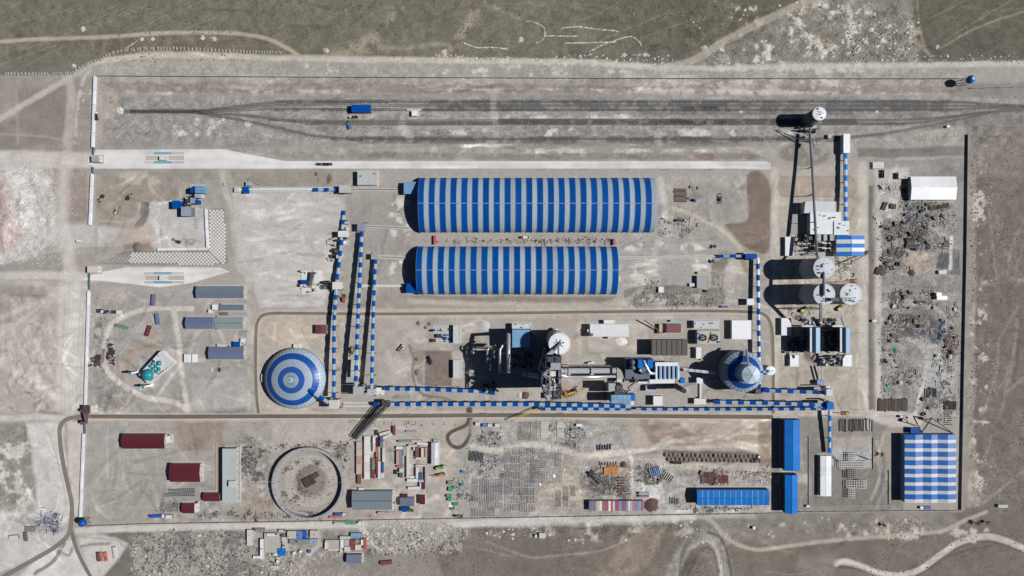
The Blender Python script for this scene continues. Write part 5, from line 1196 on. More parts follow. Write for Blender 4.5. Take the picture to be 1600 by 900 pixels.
gallery('belt_gallery', 'very short blue and white belt between clinker silo and its round tank', [(1189,581.5,22),(1205,580.5,12)], 3.6, 12, legs=0)
# belts at ground level
def low_belt(label, pts, w=4.0, cover=None, name='ground_belt', h=1.6):
    W = [P(*p) for p in pts]; t = thing(name, label, 'conveyor', (W[0].x, W[0].y, 0)); n = (W[-1]-W[0]).cross(Vector((0,0,1))).normalized()*(w*PX/2)
    for A, B in zip(W[:-1], W[1:]):
        hexa(MB(), A-n+Vector((0,0,.3)), A+n+Vector((0,0,.3)), B+n+Vector((0,0,.3)), B-n+Vector((0,0,.3)), .5).build('base_slab', mc(205,204,200,.8), t)
        MB().beam(A+Vector((0,0,h)), B+Vector((0,0,h)), w*PX*.3, .5).build('belt_cover', cover or GSTEEL, t)
        L = (B-A).length; lg = MB(); q = 0
        while q < L: p = A+(B-A)*(q/L); lg.beam(p, p+Vector((0,0,h)), .3); q += 6
        lg.build('stands', DSTEEL, t)
    return t
low_belt('white based ground belt running west from the small transfer house', [(366,296.5),(530,296.5)], 8.5, WHITE)
low_belt('grey ground belt linking the transfer house with the northern hall', [(546,296.5),(632,296.5)], 4)
low_belt('grey ground belt into the middle of the northern hall', [(571,353.5),(640,356.5)], 4.5, mc(140,142,150))
low_belt('grey ground belt entering the southern hall from the west', [(591,401),(634,403)], 6, mc(150,148,146))
low_belt('pale ground belt crossing under the two inclined belts', [(566,446.5),(630,446.8)], 4, WHITE)
low_belt('long grey ground belt from the east end of the southern hall', [(966,402.5),(1122,401)], 4.2, mc(168,168,166))
low_belt('pale walled belt pit running east from the dome tower', [(537,632),(583,632)], 8, mc(190,186,180))
t = thing('siding_gallery', 'small blue and white striped belt cover at the west end of the northern ground belt', 'conveyor', tuple(P(385,296)))
gallery('belt_gallery', 'short low striped belt just west of the square grey roofed house', [(489,296.3,3),(530,296.3,4)], 5.6, 16, legs=0)
box_unit(t, 'drive_cover', 380, 291.5, 388, 302, .2, 4, BLUE); box_unit(t, 'head_cover', 366, 292.5, 373, 300, .2, 3, mc(200,200,205)); box_unit(t, 'side_hut', 384, 283.5, 391, 290, .2, 3.5, LGREY)
# ---------------------------------------------------------------- transfer towers
def transfer(label, x0, y0, x1, y1, h, m, legs=True, extras=0, seed=0, name='transfer_tower'):
    a, b = P(x0, y1, h), P(x1, y0, h); t = thing(name, label, 'transfer tower', ((a.x+b.x)/2, (a.y+b.y)/2, 0))
    MB().box(a.x, b.x, a.y, b.y, h*.45, h-.3).build('cabin', m, t); MB().box(a.x-.2, b.x+.2, a.y-.2, b.y+.2, h-.3, h).build('roof', m, t)
    for x in (a.x+.3, b.x-.3):
        for y in (a.y+.3, b.y-.3): MB().beam((x,y,-.3),(x,y,h*.45),.55).build('leg', DSTEEL, t)
    r2 = random.Random(seed)
    for k in range(extras):
        x, y = r2.uniform(a.x-2, b.x+2), r2.uniform(a.y-2, b.y+2); s = r2.uniform(.5,1.4)
        MB().obox((x,y), s*1.6, s, 0, h*r2.uniform(.5,1.05), r2.choice([0,.5])).build('chute', r2.choice([OFFW, GSTEEL, DSTEEL, LGREY]), t)
    return t
transfer('white transfer tower at the foot of the westernmost inclined belt by the dome', 514.5, 625.5, 527.5, 638.5, 15, OFFW, extras=4, seed=1)
transfer('grey roofed drive house at the head of the middle inclined belt', 558.5, 349, 569, 360.5, 8, mc(150,160,180,.5), extras=1, seed=2)
transfer('pale drive house at the head of the eastern inclined belt', 580, 396.5, 590.5, 405, 7, mc(176,172,170), extras=3, seed=3)
transfer('cluttered pale transfer tower where the middle inclined belt ends', 552, 604.5, 567, 617, 17, mc(178,178,180), extras=16, seed=4)
transfer('small pale transfer tower where the eastern inclined belt ends', 574, 608, 586, 617, 15, mc(186,186,188), extras=8, seed=5)
transfer('white framed feed station west of the raw feed belt', 587.5, 606, 600, 617, 7, OFFW, extras=6, seed=6)
transfer('small transfer house on the northern ground belt west of the grey square house', 530, 289.5, 547, 301, 8, mc(190,190,190), extras=6, seed=7)
transfer('grey corner tower at the end of the upper short belt', 1291.5, 608.5, 1301, 618.5, 21, mc(200,206,222,.5), extras=3, seed=8)
transfer('bright blue corner tower where four belts meet', 1292.8, 629, 1302.6, 639.5, 18, SKYB, extras=3, seed=9)
transfer('dark blue drive house at the north end of the white sided belt', 1165, 396.5, 1181, 404.5, 8, BLUE, extras=4, seed=10)
transfer('white sampling house with crossing arms on the white sided belt', 1167.5, 467, 1177.5, 476.5, 7, WHITE, extras=0, seed=11)
transfer('dark drive house at the foot of the white sided belt', 1181, 608, 1191, 615.5, 8, DSTEEL, extras=4, seed=12)
transfer('white house on the crusher belt beside the sloping path', 528.5, 361, 543, 370, 9, OFFW, extras=5, seed=13)
transfer('white crossing house halfway down the westernmost belt', 519.5, 441, 533, 452, 9, OFFW, extras=7, seed=14)
transfer('white reclaim house west of the clinker silo near the cooling tower', 1088, 543, 1095.5, 560, 5, WHITE, extras=2, seed=15)
transfer('white reclaim shaft house south west of the clinker silo', 1089, 590.5, 1098, 599, 7, WHITE, extras=0, seed=16)
low_belt('pale reclaim trench south of the white shaft house', [(1093.5,599),(1093.5,622)], 6, OFFW); t = transfer('flat white corner house where the reclaim trench meets the belt', 1085, 623, 1103, 631.5, 5.5, OFFW, extras=3, seed=17)
clutter('pale hoppers beside the crusher belt house', 'machinery', 536, 342, 546, 383, 14, 5, [OFFW, OFFW, WHITE, GSTEEL], 61)
clutter('dark chute and drives west of the crusher belt', 'machinery', 517, 372, 531, 410, 20, 7, [DSTEEL, GSTEEL, DSTEEL, OFFW, RUST], 62)
t = clutter('crushing station on white pads with dark belt and blue roofed cabin', 'machinery', 470, 422, 505, 460, 16, 6, [GSTEEL, DSTEEL, OFFW, LGREY, OFFW], 63)
for q in ((470.5,423,486,445),(490.5,422.5,504.5,442),(471,447,507,459.5)): box_unit(t, 'white_pad', *q, -.2, .5, mc(222,221,216,.7))
box_unit(t, 'cabin', 470.3, 437.2, 479.8, 444.2, .3, 5.5, BLUE); MB().beam(P(489,425,6), P(484,446,3), 3.2, 1.2).build('belt', mc(92,92,98), t)
clutter('chutes and drives joining the crushing station to the belt', 'machinery', 505, 438, 521, 452, 14, 7, [DSTEEL, GSTEEL, OFFW], 64)
# old lattice stacker bridge over the plant road
s = thing('lattice_bridge', 'dark lattice bridge slanting across the plant road south of the dome', 'bridge', tuple(P(578,655)))
for k, off in enumerate((-5.2, -1.5, 2.5)):
    n = Vector((-.72,.69,0))*off*PX; a, b = P(553,683,2)+n, P(607,627,9)+n
    MB().beam(a, b, .9, .7).build('chord', mc(58,56,58,.8), s); MB().beam(a+Vector((0,0,3)), b+Vector((0,0,3)), .7, .6).build('chord', mc(64,62,64,.8), s)
mb = MB()
for i in range(26):
    u, v = i/26, (i+1)/26; a, b = P(553,683,2), P(607,627,9); n = Vector((-.72,.69,0))
    p, q = a.lerp(b,u), a.lerp(b,v); mb.beam(p+n*-5.2*PX, q+n*2.5*PX, .35); mb.beam(p+n*2.5*PX+Vector((0,0,3)), q+n*-5.2*PX+Vector((0,0,3)), .3); mb.beam(p+n*2.5*PX, q+n*2.5*PX+Vector((0,0,3)), .3)
mb.build('lattice', mc(66,64,66,.8), s)
a, b, n = P(553,683,2), P(607,627,9), Vector((-.72,.69,0)); hexa(MB(), a+n*-3.4*PX, b+n*-3.4*PX, b+n*.6*PX, a+n*.6*PX, .3).build('deck', mc(74,72,74,.8), s)
for x, y, h in ((603,632,8),(596,638,7)):
    for sg in (-3, 3): MB().beam(P(x+sg,y+sg*.6,h), P(x+sg*1.4,y+sg,0), .9).build('leg', mc(70,68,70,.8), s)
box_unit(s, 'head_house', 597, 626, 609, 636, 8, 11, mc(84,82,86,.7))
# ---------------------------------------------------------------- boundary walls
wall_run('boundary_wall', 'long grey northern boundary wall above the railway yard', [(150.5,119),(500,121),(1000,123),(1513,123.5)], 3.0, 34)
wall_run('boundary_wall', 'short boundary wall stub east of the blue water tower', [(1516,138),(1560,137),(1600,135.5)], 2.2, 22)
wall_run('boundary_wall', 'white faced western boundary wall beside the railway head', [(150,120),(146.5,231)], 2.8, 22, WHITE, 2.2)
wall_run('boundary_wall', 'white faced western boundary wall between the two lorry gates', [(145.5,272),(142,352)], 2.6, 20, WHITE, 2.2)
wall_run('boundary_wall', 'white faced western boundary wall beside the mosque quarter', [(139.8,455),(134.4,634)], 2.4, 22, WHITE, 2.0)
wall_run('boundary_wall', 'white faced western boundary wall beside the south western yard', [(132,677),(127,808)], 2.4, 22, WHITE, 2.0)
wall_run('boundary_wall', 'grey southern boundary wall with evenly spaced piers', [(128,821.5),(220,818),(545,812.5),(740,809),(1000,804.5),(1224,801)], 2.6, 20)
wall_run('boundary_wall', 'southern boundary wall below the substation and striped hall', [(1250,799),(1380,798),(1500,797)], 2.4, 20)
wall_run('boundary_wall', 'long dark straight eastern boundary wall beside the scrap yard', [(1510.5,211),(1508,400),(1504.5,560),(1500,797)], 2.3, 26, mc(120,118,118))
wall_run('boundary_wall', 'west wall of the fenced substation compound', [(1263.5,682),(1263.5,790)], 0.9, 18)
wall_run('boundary_wall', 'south wall of the fenced substation compound', [(1263.5,790),(1388,789)], 1.0, 20)
wall_run('boundary_wall', 'short east wall of the substation compound below the tree', [(1388.5,735),(1388.5,789)], 1.0, 18)
wall_run('boundary_wall', 'short east wall of the substation compound beside the pale pad', [(1364,684),(1364,734)], 1.0, 18)
t = wall_run('retaining_wall', 'white retaining wall round two sides of the crusher platform', [(322.5,327),(325.5,389),(247,390)], 2.0, 16, WHITE, 2.6)
# lattice paving on the slope under the crusher platform
def lattice(name, label, region, pitch=5.2, s=3.0, m=None):
    mb = MB(); me = tag(bpy.data.objects.new(name, None), label); 
    for i in range(-4, 80):
        for j in range(-4, 60):
            x = region[0] + i*pitch; y = region[1] + j*pitch + (pitch/2 if False else 0)
            for ox in (0, pitch/2):
                xx, yy = x+ox, y+ox
                if inside(xx, yy, region[2]): c = P(xx, yy); mb.obox(c, s*PX, s*PX, -.2, .3, math.pi/4)
    return mb
def inside(x, y, pts):
    r = False; n = len(pts)
    for k in range(n):
        (ax, ay), (bx, by) = pts[k], pts[(k+1) % n]
        if (ay > y) != (by > y) and x < (bx-ax)*(y-ay)/(by-ay)+ax: r = not r
    return r
bpy.data.objects.remove(bpy.data.objects['x']) if 'x' in bpy.data.objects else None
sl_ = [(326,326.5),(350,327),(354,400),(351,411),(348,413),(328,392)]
s2_ = [(208,394),(326,393),(346,412),(330,413),(200,412),(205,398)]
def lat(region, s=2.9, pitch=5.6, ph=0.0):
    mb = MB(); x0 = min(p[0] for p in region); x1 = max(p[0] for p in region); y0 = min(p[1] for p in region); y1 = max(p[1] for p in region)
    j = 0; y = y0
    while y < y1:
        x = x0 + (pitch/2 if j % 2 else 0)
        while x < x1:
            if inside(x, y, region): mb.obox(P(x, y), s*PX, s*PX, -.2, .28, math.pi/4)
            x += pitch
        y += pitch/2; j += 1
    return mb
sp = tag(lat(sl_).build('slope_paving', mc(226,224,220,.8), None), 'white diamond lattice paving on the eastern platform slope', 'paving')
sp2 = tag(lat(s2_).build('slope_paving', mc(222,219,214,.8), None), 'white diamond lattice paving on the southern platform slope', 'paving')
mb = MB()
for i in range(9):
    for k in (-1, 1): mb.beam(P(156+i*6,410,.1), P(156+i*6+k*11, 399-0*k,.1), .5, .3)
tag(mb.build('slope_paving', mc(196,192,186,.9), None), 'bare grey lattice ribs at the western tip of the platform slope', 'paving')
# crusher buildings on the platform
shed('crusher_cabin', 'small bright blue roofed cabin on the west edge of the crusher platform', 'hut', 269, 313.5, 279.5, 325.5, 7.5, 'flat', 0, BLUE, BLUE, win=0, skirt=False)
shed('crusher_house', 'square grey roofed crusher house on the platform', 'building', 283, 323, 298.5, 337.5, 9, 'flat', 0, GSTEEL, mc(152,162,178,.5), win=0, skirt=False)
t = clutter('blue and pale filter unit on the crusher tower', 'machinery', 297, 288, 321, 304, 10, 7, [BLUE, SKYB, DSTEEL, LGREY], 71)
for i in range(3): box_unit(t, 'filter_box', 304.5, 289.8+i*4, 317.5, 293.2+i*4, 4, 13, LBLUE)
box_unit(t, 'blue_side', 297.5, 293, 303.5, 301, 1, 10, BLUE)
t = clutter('grey crusher drives below the blue filter unit', 'machinery', 293, 303, 315, 322, 18, 7, [GSTEEL, DSTEEL, OFFW, DSTEEL], 72)
box_unit(t, 'roof_box', 304, 303, 311.5, 309, 1, 9, mc(170,180,196,.5)); box_unit(t, 'roof_box', 297, 309, 302.5, 317.5, 1, 8, mc(160,166,186,.5)); box_unit(t, 'blue_box', 305.5, 312.5, 311, 319, 1, 6, BLUE)
t = shed('pump_hut', 'tiny square white pad hut at the crusher tower foot', 'hut', 310, 302, 316, 308, 3, 'flat', 0, OFFW, OFFW, win=0)
# lorry gates with weighbridges
def gate(label, x0, y0, x1, y1, m, split=False):
    t = shed('gate_house', label, 'gate house', x0, y0, x1, y1, 6, 'flat', 0, OFFW, m, win=2); return t
gate('grey roofed gate house at the northern lorry gate', 143, 242.5, 155, 252.5, mc(178,182,182,.6)); gate('pale roofed gate house at the southern lorry gate', 136.5, 416, 152.5, 426, mc(212,206,198,.7))
def bars(label, x, y0, y1):
    t = thing('sliding_gate', label, 'gate', tuple(P(x,(y0+y1)/2))); a, b = P(x,y1), P(x,y0)
    for i in range(5): yy = a.y+(b.y-a.y)*i/4; MB().beam((a.x,yy,-.2),(a.x,yy,2.4),.35).build('post', mc(70,104,98,.6), t)
    MB().box(a.x-.6,a.x+.6,a.y,b.y,.4,1.9).build('panel', mc(86,112,106,.6), t)
bars('dark green gate barrier north of the northern gate house', 147, 223, 241.5); bars('dark green gate barrier south of the northern gate house', 146, 262, 273)
bars('dark green gate barrier south of the southern gate house', 140.5, 427, 452); bars('short dark green gate barrier below the maroon gateway', 133.5, 662, 677)
for dy, nm in ((246.5, 'northern'), (434, 'southern')):
    for s, w in ((-7, 'upper'), (7, 'lower')):
        t = thing('weighbridge', f'{w} light blue weighbridge deck beside the {nm} gate booth', 'weighbridge', tuple(P(255,dy+s)))
        a, b = P(241,dy+s+2), P(268,dy+s-2); MB().box(a.x,b.x,a.y,b.y,.1,.5).build('deck', mc(120,180,200,.6), t)
        a2, b2 = P(268.2,dy+s+2), P(288,dy+s-2); MB().box(a2.x,b2.x,a2.y,b2.y,.1,.35).build('ramp', mc(196,198,200,.8), t)
        a2, b2 = P(226,dy+s+2), P(240.8,dy+s-2); MB().box(a2.x,b2.x,a2.y,b2.y,.1,.35).build('ramp', mc(196,198,200,.8), t)
    shed('weigh_booth', f'small white booth with dark skylight between the {nm} weighbridges', 'hut', 249, dy-3, 260, dy+3.4, 3.5, 'flat', 0, OFFW, mc(222,218,212,.6), win=1, skirt=False)
    a, b = P(228,dy+3.4), P(288,dy-3.4); tag(MB().box(a.x,b.x,a.y,b.y,-.2,.25).build('island', mc(190,180,168,.9), None), f'raised dusty island of the {nm} weighbridges', 'traffic island')
# offices west
shed('office_block', 'long slate roofed office block just below the southern lorry gate', 'building', 306.5, 447, 381, 466, 5, 'x', 1.6, WALLC, SLATE, 1, [SLATE], cap=SLATEB)
t = shed('small_office', 'narrow slate roofed block second from the north in the office row', 'building', 342.5, 476, 381, 485, 3.6, 'x', .8, WALLC, SLATE, cap=SLATE)
shed('white_annex', 'tiny white roofed annex at the west end of the narrow slate block', 'hut', 331.5, 476, 341, 484, 3.2, 'flat', 0, OFFW, WHITE, win=1); shed('white_hut', 'very small white hut beside the white annex', 'hut', 325.5, 484, 331, 488.5, 2.6, 'flat', 0, OFFW, WHITE, win=0)
shed('dormitory', 'slate blue roofed dormitory, western half of the long pair', 'building', 290, 495.5, 333.5, 514, 5, 'x', 1.6, WALLC, SLATEB, cap=mc(80,120,190,.5)); shed('dormitory', 'sage green roofed dormitory, eastern half of the long pair', 'building', 335.5, 495.5, 380, 514, 4.8, 'x', 1.6, WALLC, SAGE, cap=mc(96,116,110,.5))
shed('canteen', 'slate blue roofed block southernmost of the office row', 'building', 326, 542, 381, 561.5, 5, 'x', 1.6, WALLC, SLATEB, cap=mc(80,120,190,.5))
shed('blue_roof_hut', 'small bright blue roofed hut behind the southernmost office block', 'hut', 364, 533.8, 375, 542, 3.5, 'flat', 0, OFFW, BLUE, win=0); shed('white_tank_hut', 'white tank hut at the east end of the southernmost office block', 'hut', 376, 529.5, 380.5, 535, 3, 'flat', 0, OFFW, WHITE, win=0)
shed('low_hut', 'low pale roofed hut leaning on the back of the southernmost office block', 'hut', 339, 538, 354, 541.8, 2.6, 'flat', 0, OFFW, mc(206,204,200,.6), win=0)
for i, (x, w) in enumerate(((289.5,5.0),(293.8,5.0),(297.9,5.0),(302.5,6.0))):
    container(['westernmost of four white box trailers parked side by side', 'second white box trailer from the west in the parked four', 'third white box trailer from the west in the parked four', 'easternmost and widest of four parked white box trailers'][i], x, 559.8, 12.8, 3.9 if i < 3 else 7.5, 3.4, WHITE, 90, cat='trailer', name='box_trailer')
MB().box(P(307.5,0).x,P(320.5,0).x,P(0,566).y,P(0,559).y,-.2,.6).build('pallet_stack', mc(198,195,190,.8), None).name = 'pallet_stack'; tag(bpy.data.objects['pallet_stack'], 'pale stack of sheets east of the white box trailers', 'sheet stack')
# mosque
def mosque():
    q = [(217,585.7),(251,548.7),(271.8,567.6),(232,599.3)]; h = 8; W = [P(*p, h) for p in q]; c = sum(W, Vector())/4; t = thing('mosque', 'white mosque with turquoise domes turned at an angle to the yard', 'mosque', (c.x, c.y, 0))
    MB().prism([(p.x,p.y) for p in reversed(W)], -.4, h-.8).build('wall', WHITE, t); ins = [c + (p-c)*.95 for p in W]; MB().prism([(p.x,p.y) for p in reversed(ins)], h-.79, h-.6).build('roof', mc(206,206,208,.6), t)
    mb = MB()
    for a, b in zip(W, W[1:]+W[:1]): mb.beam(c+(a-c)*.985+Vector((0,0,-.35)), c+(b-c)*.985+Vector((0,0,-.35)), .5, 1.1)
    mb.build('parapet', WHITE, t)
    prof = [(1.0,-.25),(1.0,0),(.97,.28),(.86,.55),(.66,.78),(.4,.93),(.16,1.0),(.05,1.18)]
    for x, y, r, hh in ((231.8,585.7,8.6,1.6),(248.8,567.6,3.7,.6),(239,568,2.8,.5),(234.8,572,2.6,.5),(243.7,572.6,2.7,.5),(239.5,576.5,2.7,.5),(248.4,576.8,2.9,.5),(244.2,581,2.9,.5)):
        p = P(x, y, h+1); R = r*PX; MB().lathe(p, [(R*1.04,h-.7),(R*1.04,h+hh)], 24, cap=False).build('drum', OFFW, t, True); MB().lathe(p, [(a*R, h+hh+R*b*.85) for a, b in prof], 24).build('dome', TEAL, t, True)
    d = (W[1]-W[0]).normalized(); n = Vector((-d.y, d.x, 0))
    e0, e1 = W[3], W[2]
    for a, b in ((.08,.30),(.38,.60),(.72,.78),(.86,.92)):
        p, r = e0.lerp(e1,a), e0.lerp(e1,b); off = (c-p).normalized()*1.4; MB().beam(p+off+Vector((0,0,-.55)), r+off+Vector((0,0,-.55)), .7, .2).build('roof_window', BLACK, t)
    for a in (.84,.62): p, r = W[0].lerp(W[1],a), W[0].lerp(W[1],a+.05); off=(c-p).normalized()*1.6; MB().beam(p+off+Vector((0,0,-.55)), r+off+Vector((0,0,-.55)), .8, .2).build('roof_window', BLACK, t)
    p = W[0].lerp(W[1],.66); off=(c-p).normalized()*2.2; MB().obox(p+off, 1.4, 3.2, h-.6, h+1, math.atan2(d.y,d.x)).build('roof_stair', DSTEEL, t)
    return t
mosque()
for x, y, l in ((217.5,580.5,'white minaret with turquoise cap at the north west corner of the mosque'),(237,601.5,'white minaret with turquoise cap south of the mosque')):
    c = P(x, y); t = thing('minaret', l, 'minaret', (c.x,c.y,0)); MB().lathe(c, [(1.5,-.3),(1.3,3),(1.0,3.2),(.95,13)], 14).build('shaft', WHITE, t, True); MB().lathe(c, [(1.0,12.8),(1.7,13.2),(1.7,14),(1.1,14.1),(1.0,16.4)], 16).build('gallery', OFFW, t); MB().lathe(c, [(1.25,16.4),(1.2,17.2),(.7,18.4),(.12,19.4),(.03,21.2)], 16).build('dome', TEAL, t, True); MB().lathe(c, [(3.0,-.3),(3.0,.4)], 24).build('base', OFFW, t)
# containers and trucks north of the mosque
for x, y, L, a, m, l in ((238.8,468.5,18,86,SLATEB,'blue grey container standing by the northern yard track'),(245,498.5,17.5,98,mc(112,128,170,.5),'blue grey container north east of the dark red one'),(230.7,517,17,72,mc(120,44,46,.6),'dark red container north of the mosque'),(189.5,510.5,19,-14,mc(96,160,110,.6),'green flatbed container by the western yard track')):
    container(l, x, y, L, 4.6, 2.8, m, a)
container('white cabin container at the end of a row of pallets by the western wall', 186.5, 488, 10, 6, 2.6, OFFW, 0)
clutter('white pallets and rails in a row beside the western wall', 'pallets', 150, 484, 180, 490, 18, 1.6, [OFFW, DSTEEL, WHITE, SLATEB], 75)
clutter('brick red and green crates north west of the mosque', 'crates', 168, 531, 178, 548, 8, 2.4, [GREEN, MAROON, DSTEEL], 76); clutter('dark rust coloured scrap pile west of the mosque', 'scrap pile', 167, 548, 180, 570, 26, 1.6, [MAROON, mc(70,50,48), DSTEEL], 77); clutter('reddish brown scrap pile against the western wall', 'scrap pile', 140, 553, 158, 574, 26, 1.5, [mc(84,60,56), mc(96,66,60), DSTEEL], 78)
# gateway at the plant road
t = thing('gateway', 'maroon arched main gateway across the plant road at the western wall', 'gateway', tuple(P(134,650)))
for s, yy in (('n',640),('s',659)): a = P(135,yy); MB().box(a.x-1.6,a.x+1.6,a.y-1.6,a.y+1.6,-.3,8).build('pillar', mc(120,70,74,.6), t)
a, b = P(128.5, 646, 9), P(139.5, 634.5, 9); MB().box(a.x,b.x,a.y,b.y,7,9).build('roof', mc(92,58,66,.6), t)
hexa(MB(), P(133,661,8.6),P(136,661,8.6),P(138.5,646,9),P(129.5,646,9),.6).build('canopy', mc(112,92,100,.5), t); a, b = P(125,660.5,7.5), P(137,657.8,7.5); MB().box(a.x,b.x,a.y,b.y,6.7,7.5).build('crossbar', DSTEEL, t)
shed('guard_house', 'small white guard house behind the maroon gateway', 'hut', 140, 633.5, 149, 645, 3.2, 'flat', 0, OFFW, OFFW, win=1)
# south west yard
RB = dict(wall=WALLC, rm=MAROON, win=6)
shed('staff_hostel', 'largest dark red roofed hostel in the south western yard', 'building', 190, 678.5, 257.5, 701, 6, 'x', 1.4, WALLC, MAROON); shed('staff_hostel', 'second largest dark red roofed block beside the glazed long hall', 'building', 265, 725, 312.8, 753, 6, 'x', 1.8, WALLC, MAROON)
shed('maroon_annex', 'small dark red roofed annex touching the south end of the glazed long hall', 'building', 317, 770.5, 343.5, 783.2, 4, 'x', .8, WALLC, MAROON, win=3); shed('maroon_shed', 'smallest dark red roofed shed by the southern wall', 'building', 284, 787, 304, 802, 4, 'x', .8, WALLC, MAROON, win=3)
for q, l in (((258.5,681,267,692),'white stair block at the east end of the largest red roofed hostel'),((304.5,786.5,308,801.5),'white strip wall beside the smallest red roofed shed')): shed('white_block', l, 'annex', *q, 3.2, 'flat', 0, OFFW, OFFW, win=1)
t = shed('glazed_hall', 'long narrow hall with pale ribbed roof and slatted side canopy', 'building', 347.5, 701, 368.5, 785.5, 8, 'flat', 0, WALLC, mc(192,202,202,.5), win=8)
for i in range(28): a, b = P(348.5, 702.5+i*2.95, 8), P(367.5, 702.5+i*2.95, 8); MB().beam(a+Vector((0,0,.05)), b+Vector((0,0,.05)), .35, .2).build('roof_rib', mc(200,208,206,.5), t)
box_unit(t, 'roof_house', 357, 751.5, 367, 761.5, 8, 11, mc(214,216,216,.6))
for i in range(30): a = P(369.5, 698+i*2.9, 3.2); MB().beam(a, a+Vector((4.8,-1.2,-.3)), .55, .25).build('canopy_slat', OFFW, t)
MB().beam(P(376,697,3.2), P(376,782,3.2), .5, .4).build('canopy_beam', OFFW, t)
shed('paved_court', 'low pale walled court strip along the west side of the glazed long hall', 'court', 337, 693, 341, 768, .4, 'flat', 0, OFFW, mc(190,170,150,.9), win=0, skirt=False)
for i, (x0, y0, x1, y1) in enumerate(((263,763,305,768),(258,770,305,775))):
    t = thing('steel_truss', ('upper','lower')[i]+' of two long steel trusses lying south of the red roofed block', 'truss', tuple(P(284,y0)))
    for yy in (y0+i*.8, y1): MB().beam(P(x0,yy+1.5-i,.6), P(x1,yy-1.2*i,.6), .35).build('chord', DSTEEL, t)
    mb = MB()
    for k in range(14): u = x0+(x1-x0)*k/14; mb.beam(P(u,y0+1,.6), P(u+(x1-x0)/14,y1,.6), .25); mb.beam(P(u,y1,.6), P(u,y0+1,.6), .25)
    mb.build('web', GSTEEL, t)
container('bright blue tarpaulin covered lorry trailer by the south western wall', 243, 807, 20, 4.2, 3, mc(30,90,190,.5), 2, cat='trailer', name='lorry_trailer'); container('white cab of the lorry with the bright blue trailer', 254.5, 806.5, 3.6, 5, 2.8, WHITE, 0, cat='lorry cab', name='lorry_cab'); container('white van body east of the bright blue trailer', 263.5, 807.5, 10, 5.2, 2.8, OFFW, 4, cat='van', name='parked_van')
# water towers
def water_tower(label, x, y, h, r, m, lean=0):
    c = P(x, y); t = thing('water_tower', label, 'water tower', (c.x,c.y,0))
    for k in range(4):
        a = k*math.pi/2+.78; MB().beam((c.x+r*1.0*math.cos(a), c.y+r*1.0*math.sin(a), -.3), (c.x+r*.6*math.cos(a), c.y+r*.6*math.sin(a), h-r), .35).build('leg', GSTEEL, t)
    mb = MB()
    for z in np.arange(1, h-r-2, 3.0):
        for k in range(4):
            a, b = k*math.pi/2+.78, (k+1)*math.pi/2+.78; f = 1-.4*z/(h-r); mb.beam((c.x+r*f*math.cos(a), c.y+r*f*math.sin(a), z), (c.x+r*f*math.cos(b), c.y+r*f*math.sin(b), z+3), .16)
    mb.build('bracing', GSTEEL, t); MB().lathe(c, [(.2,h-2*r+.4),(r*.7,h-2*r+.9),(r*.97,h-r*1.35),(r,h-r),(r*.93,h-r*.55),(r*.7,h-r*.24),(.1,h)], 24).build('tank', m, t, True)
    MB().lathe(c, [(.35,0),(.35,h-2*r+.6)], 8).build('pipe', GSTEEL, t); return t
water_tower('round blue water tower on legs at the south western wall corner', 138, 812.3, 13.5, 3.9, mc(12,84,176,.4,dirt=.05)); t = water_tower('blue and white water tower on legs by the northern wall', 1503.5, 130, 17, 4.3, mc(30,110,196,.4,dirt=.05)); MB().lathe(P(1503.5,130), [(1.5,17-.2),(.1,17.5)], 14).build('cap', WHITE, t)
# ---------------------------------------------------------------- ring tank under construction
c = P(483.5, 753.5); t = thing('ring_wall', 'large open concrete ring wall of an unfinished tank', 'ring wall', (c.x,c.y,0)); R = 55*PX
for k in range(36):
    a0, a1 = 2*math.pi*k/36, 2*math.pi*(k+1)/36-.008; vs = []
    for z in (-.4, 5.8):
        for r in (R-1.7, R+.8):
            for a in (a0, (a0+a1)/2, a1): vs.append((c.x+r*math.cos(a), c.y+r*math.sin(a), z))
    MB().add(vs, [(6,7,10,9),(7,8,11,10),(0,1,7,6),(1,2,8,7),(4,3,9,10),(5,4,10,11),(3,0,6,9),(2,5,11,8),(3,4,1,0),(4,5,2,1)]).build('wall_segment', mc(170,168,168,.8), t)
def heap(label, x, y, r, hgt, m, seed=1, name='soil_heap', group=None, cat='heap', asp=1.0, ang=0.0, n=14):
    r2 = random.Random(seed); vs = [(0,0,hgt)]; fs = []; rings = 4
    for j in range(1, rings+1):
        f = j/rings
        for i in range(n):
            a = 2*math.pi*i/n; q = r*PX*f*(1+r2.uniform(-.16,.16)); vs.append((q*math.cos(a)*asp, q*math.sin(a), hgt*(1-f)**1.0*(1+r2.uniform(-.2,.2)) - (.3 if j == rings else 0)))
    for i in range(n): fs.append((0, 1+i, 1+(i+1) % n))
    for j in range(rings-1):
        for i in range(n): a, b = 1+j*n+i, 1+j*n+(i+1) % n; fs.append((a, a+n, b+n, b))
    me = bpy.data.meshes.new(name); me.from_pydata(vs, [], fs); me.materials.append(m); me.shade_smooth()
    o = bpy.data.objects.new(name, me); COL.objects.link(o); o.location = P(x, y); o.rotation_euler.z = ang; return tag(o, label, cat, group)
EARTH = mat('earth', tuple(C[int((715+20)/ST), int((1100+20)/ST)]*1.15), .97, dirt=.3, scale=.5); SCRAP = mc(70,64,60,.9)
k = thing('core_block', 'dark rust coloured steel block in the middle of the ring wall', 'steel block', tuple(P(486,750))); MB().obox(P(484,751), 12, 10, -.2, 1.6, .5).build('body', mc(74,62,56,.9), k); MB().obox(P(494,742), 7, 5, -.2, 1.2, .6).build('end_plate', mc(84,70,62,.9), k); MB().obox(P(489,749), 3, 8, 1.6, 1.9, .5).build('cover', mc(62,52,48,.9), k)
heap('wide brown rubble mound inside the ring wall', 487, 750, 25, 1.9, mc(140,132,122,.95), 61, n=26)
k.location.z = 1.3
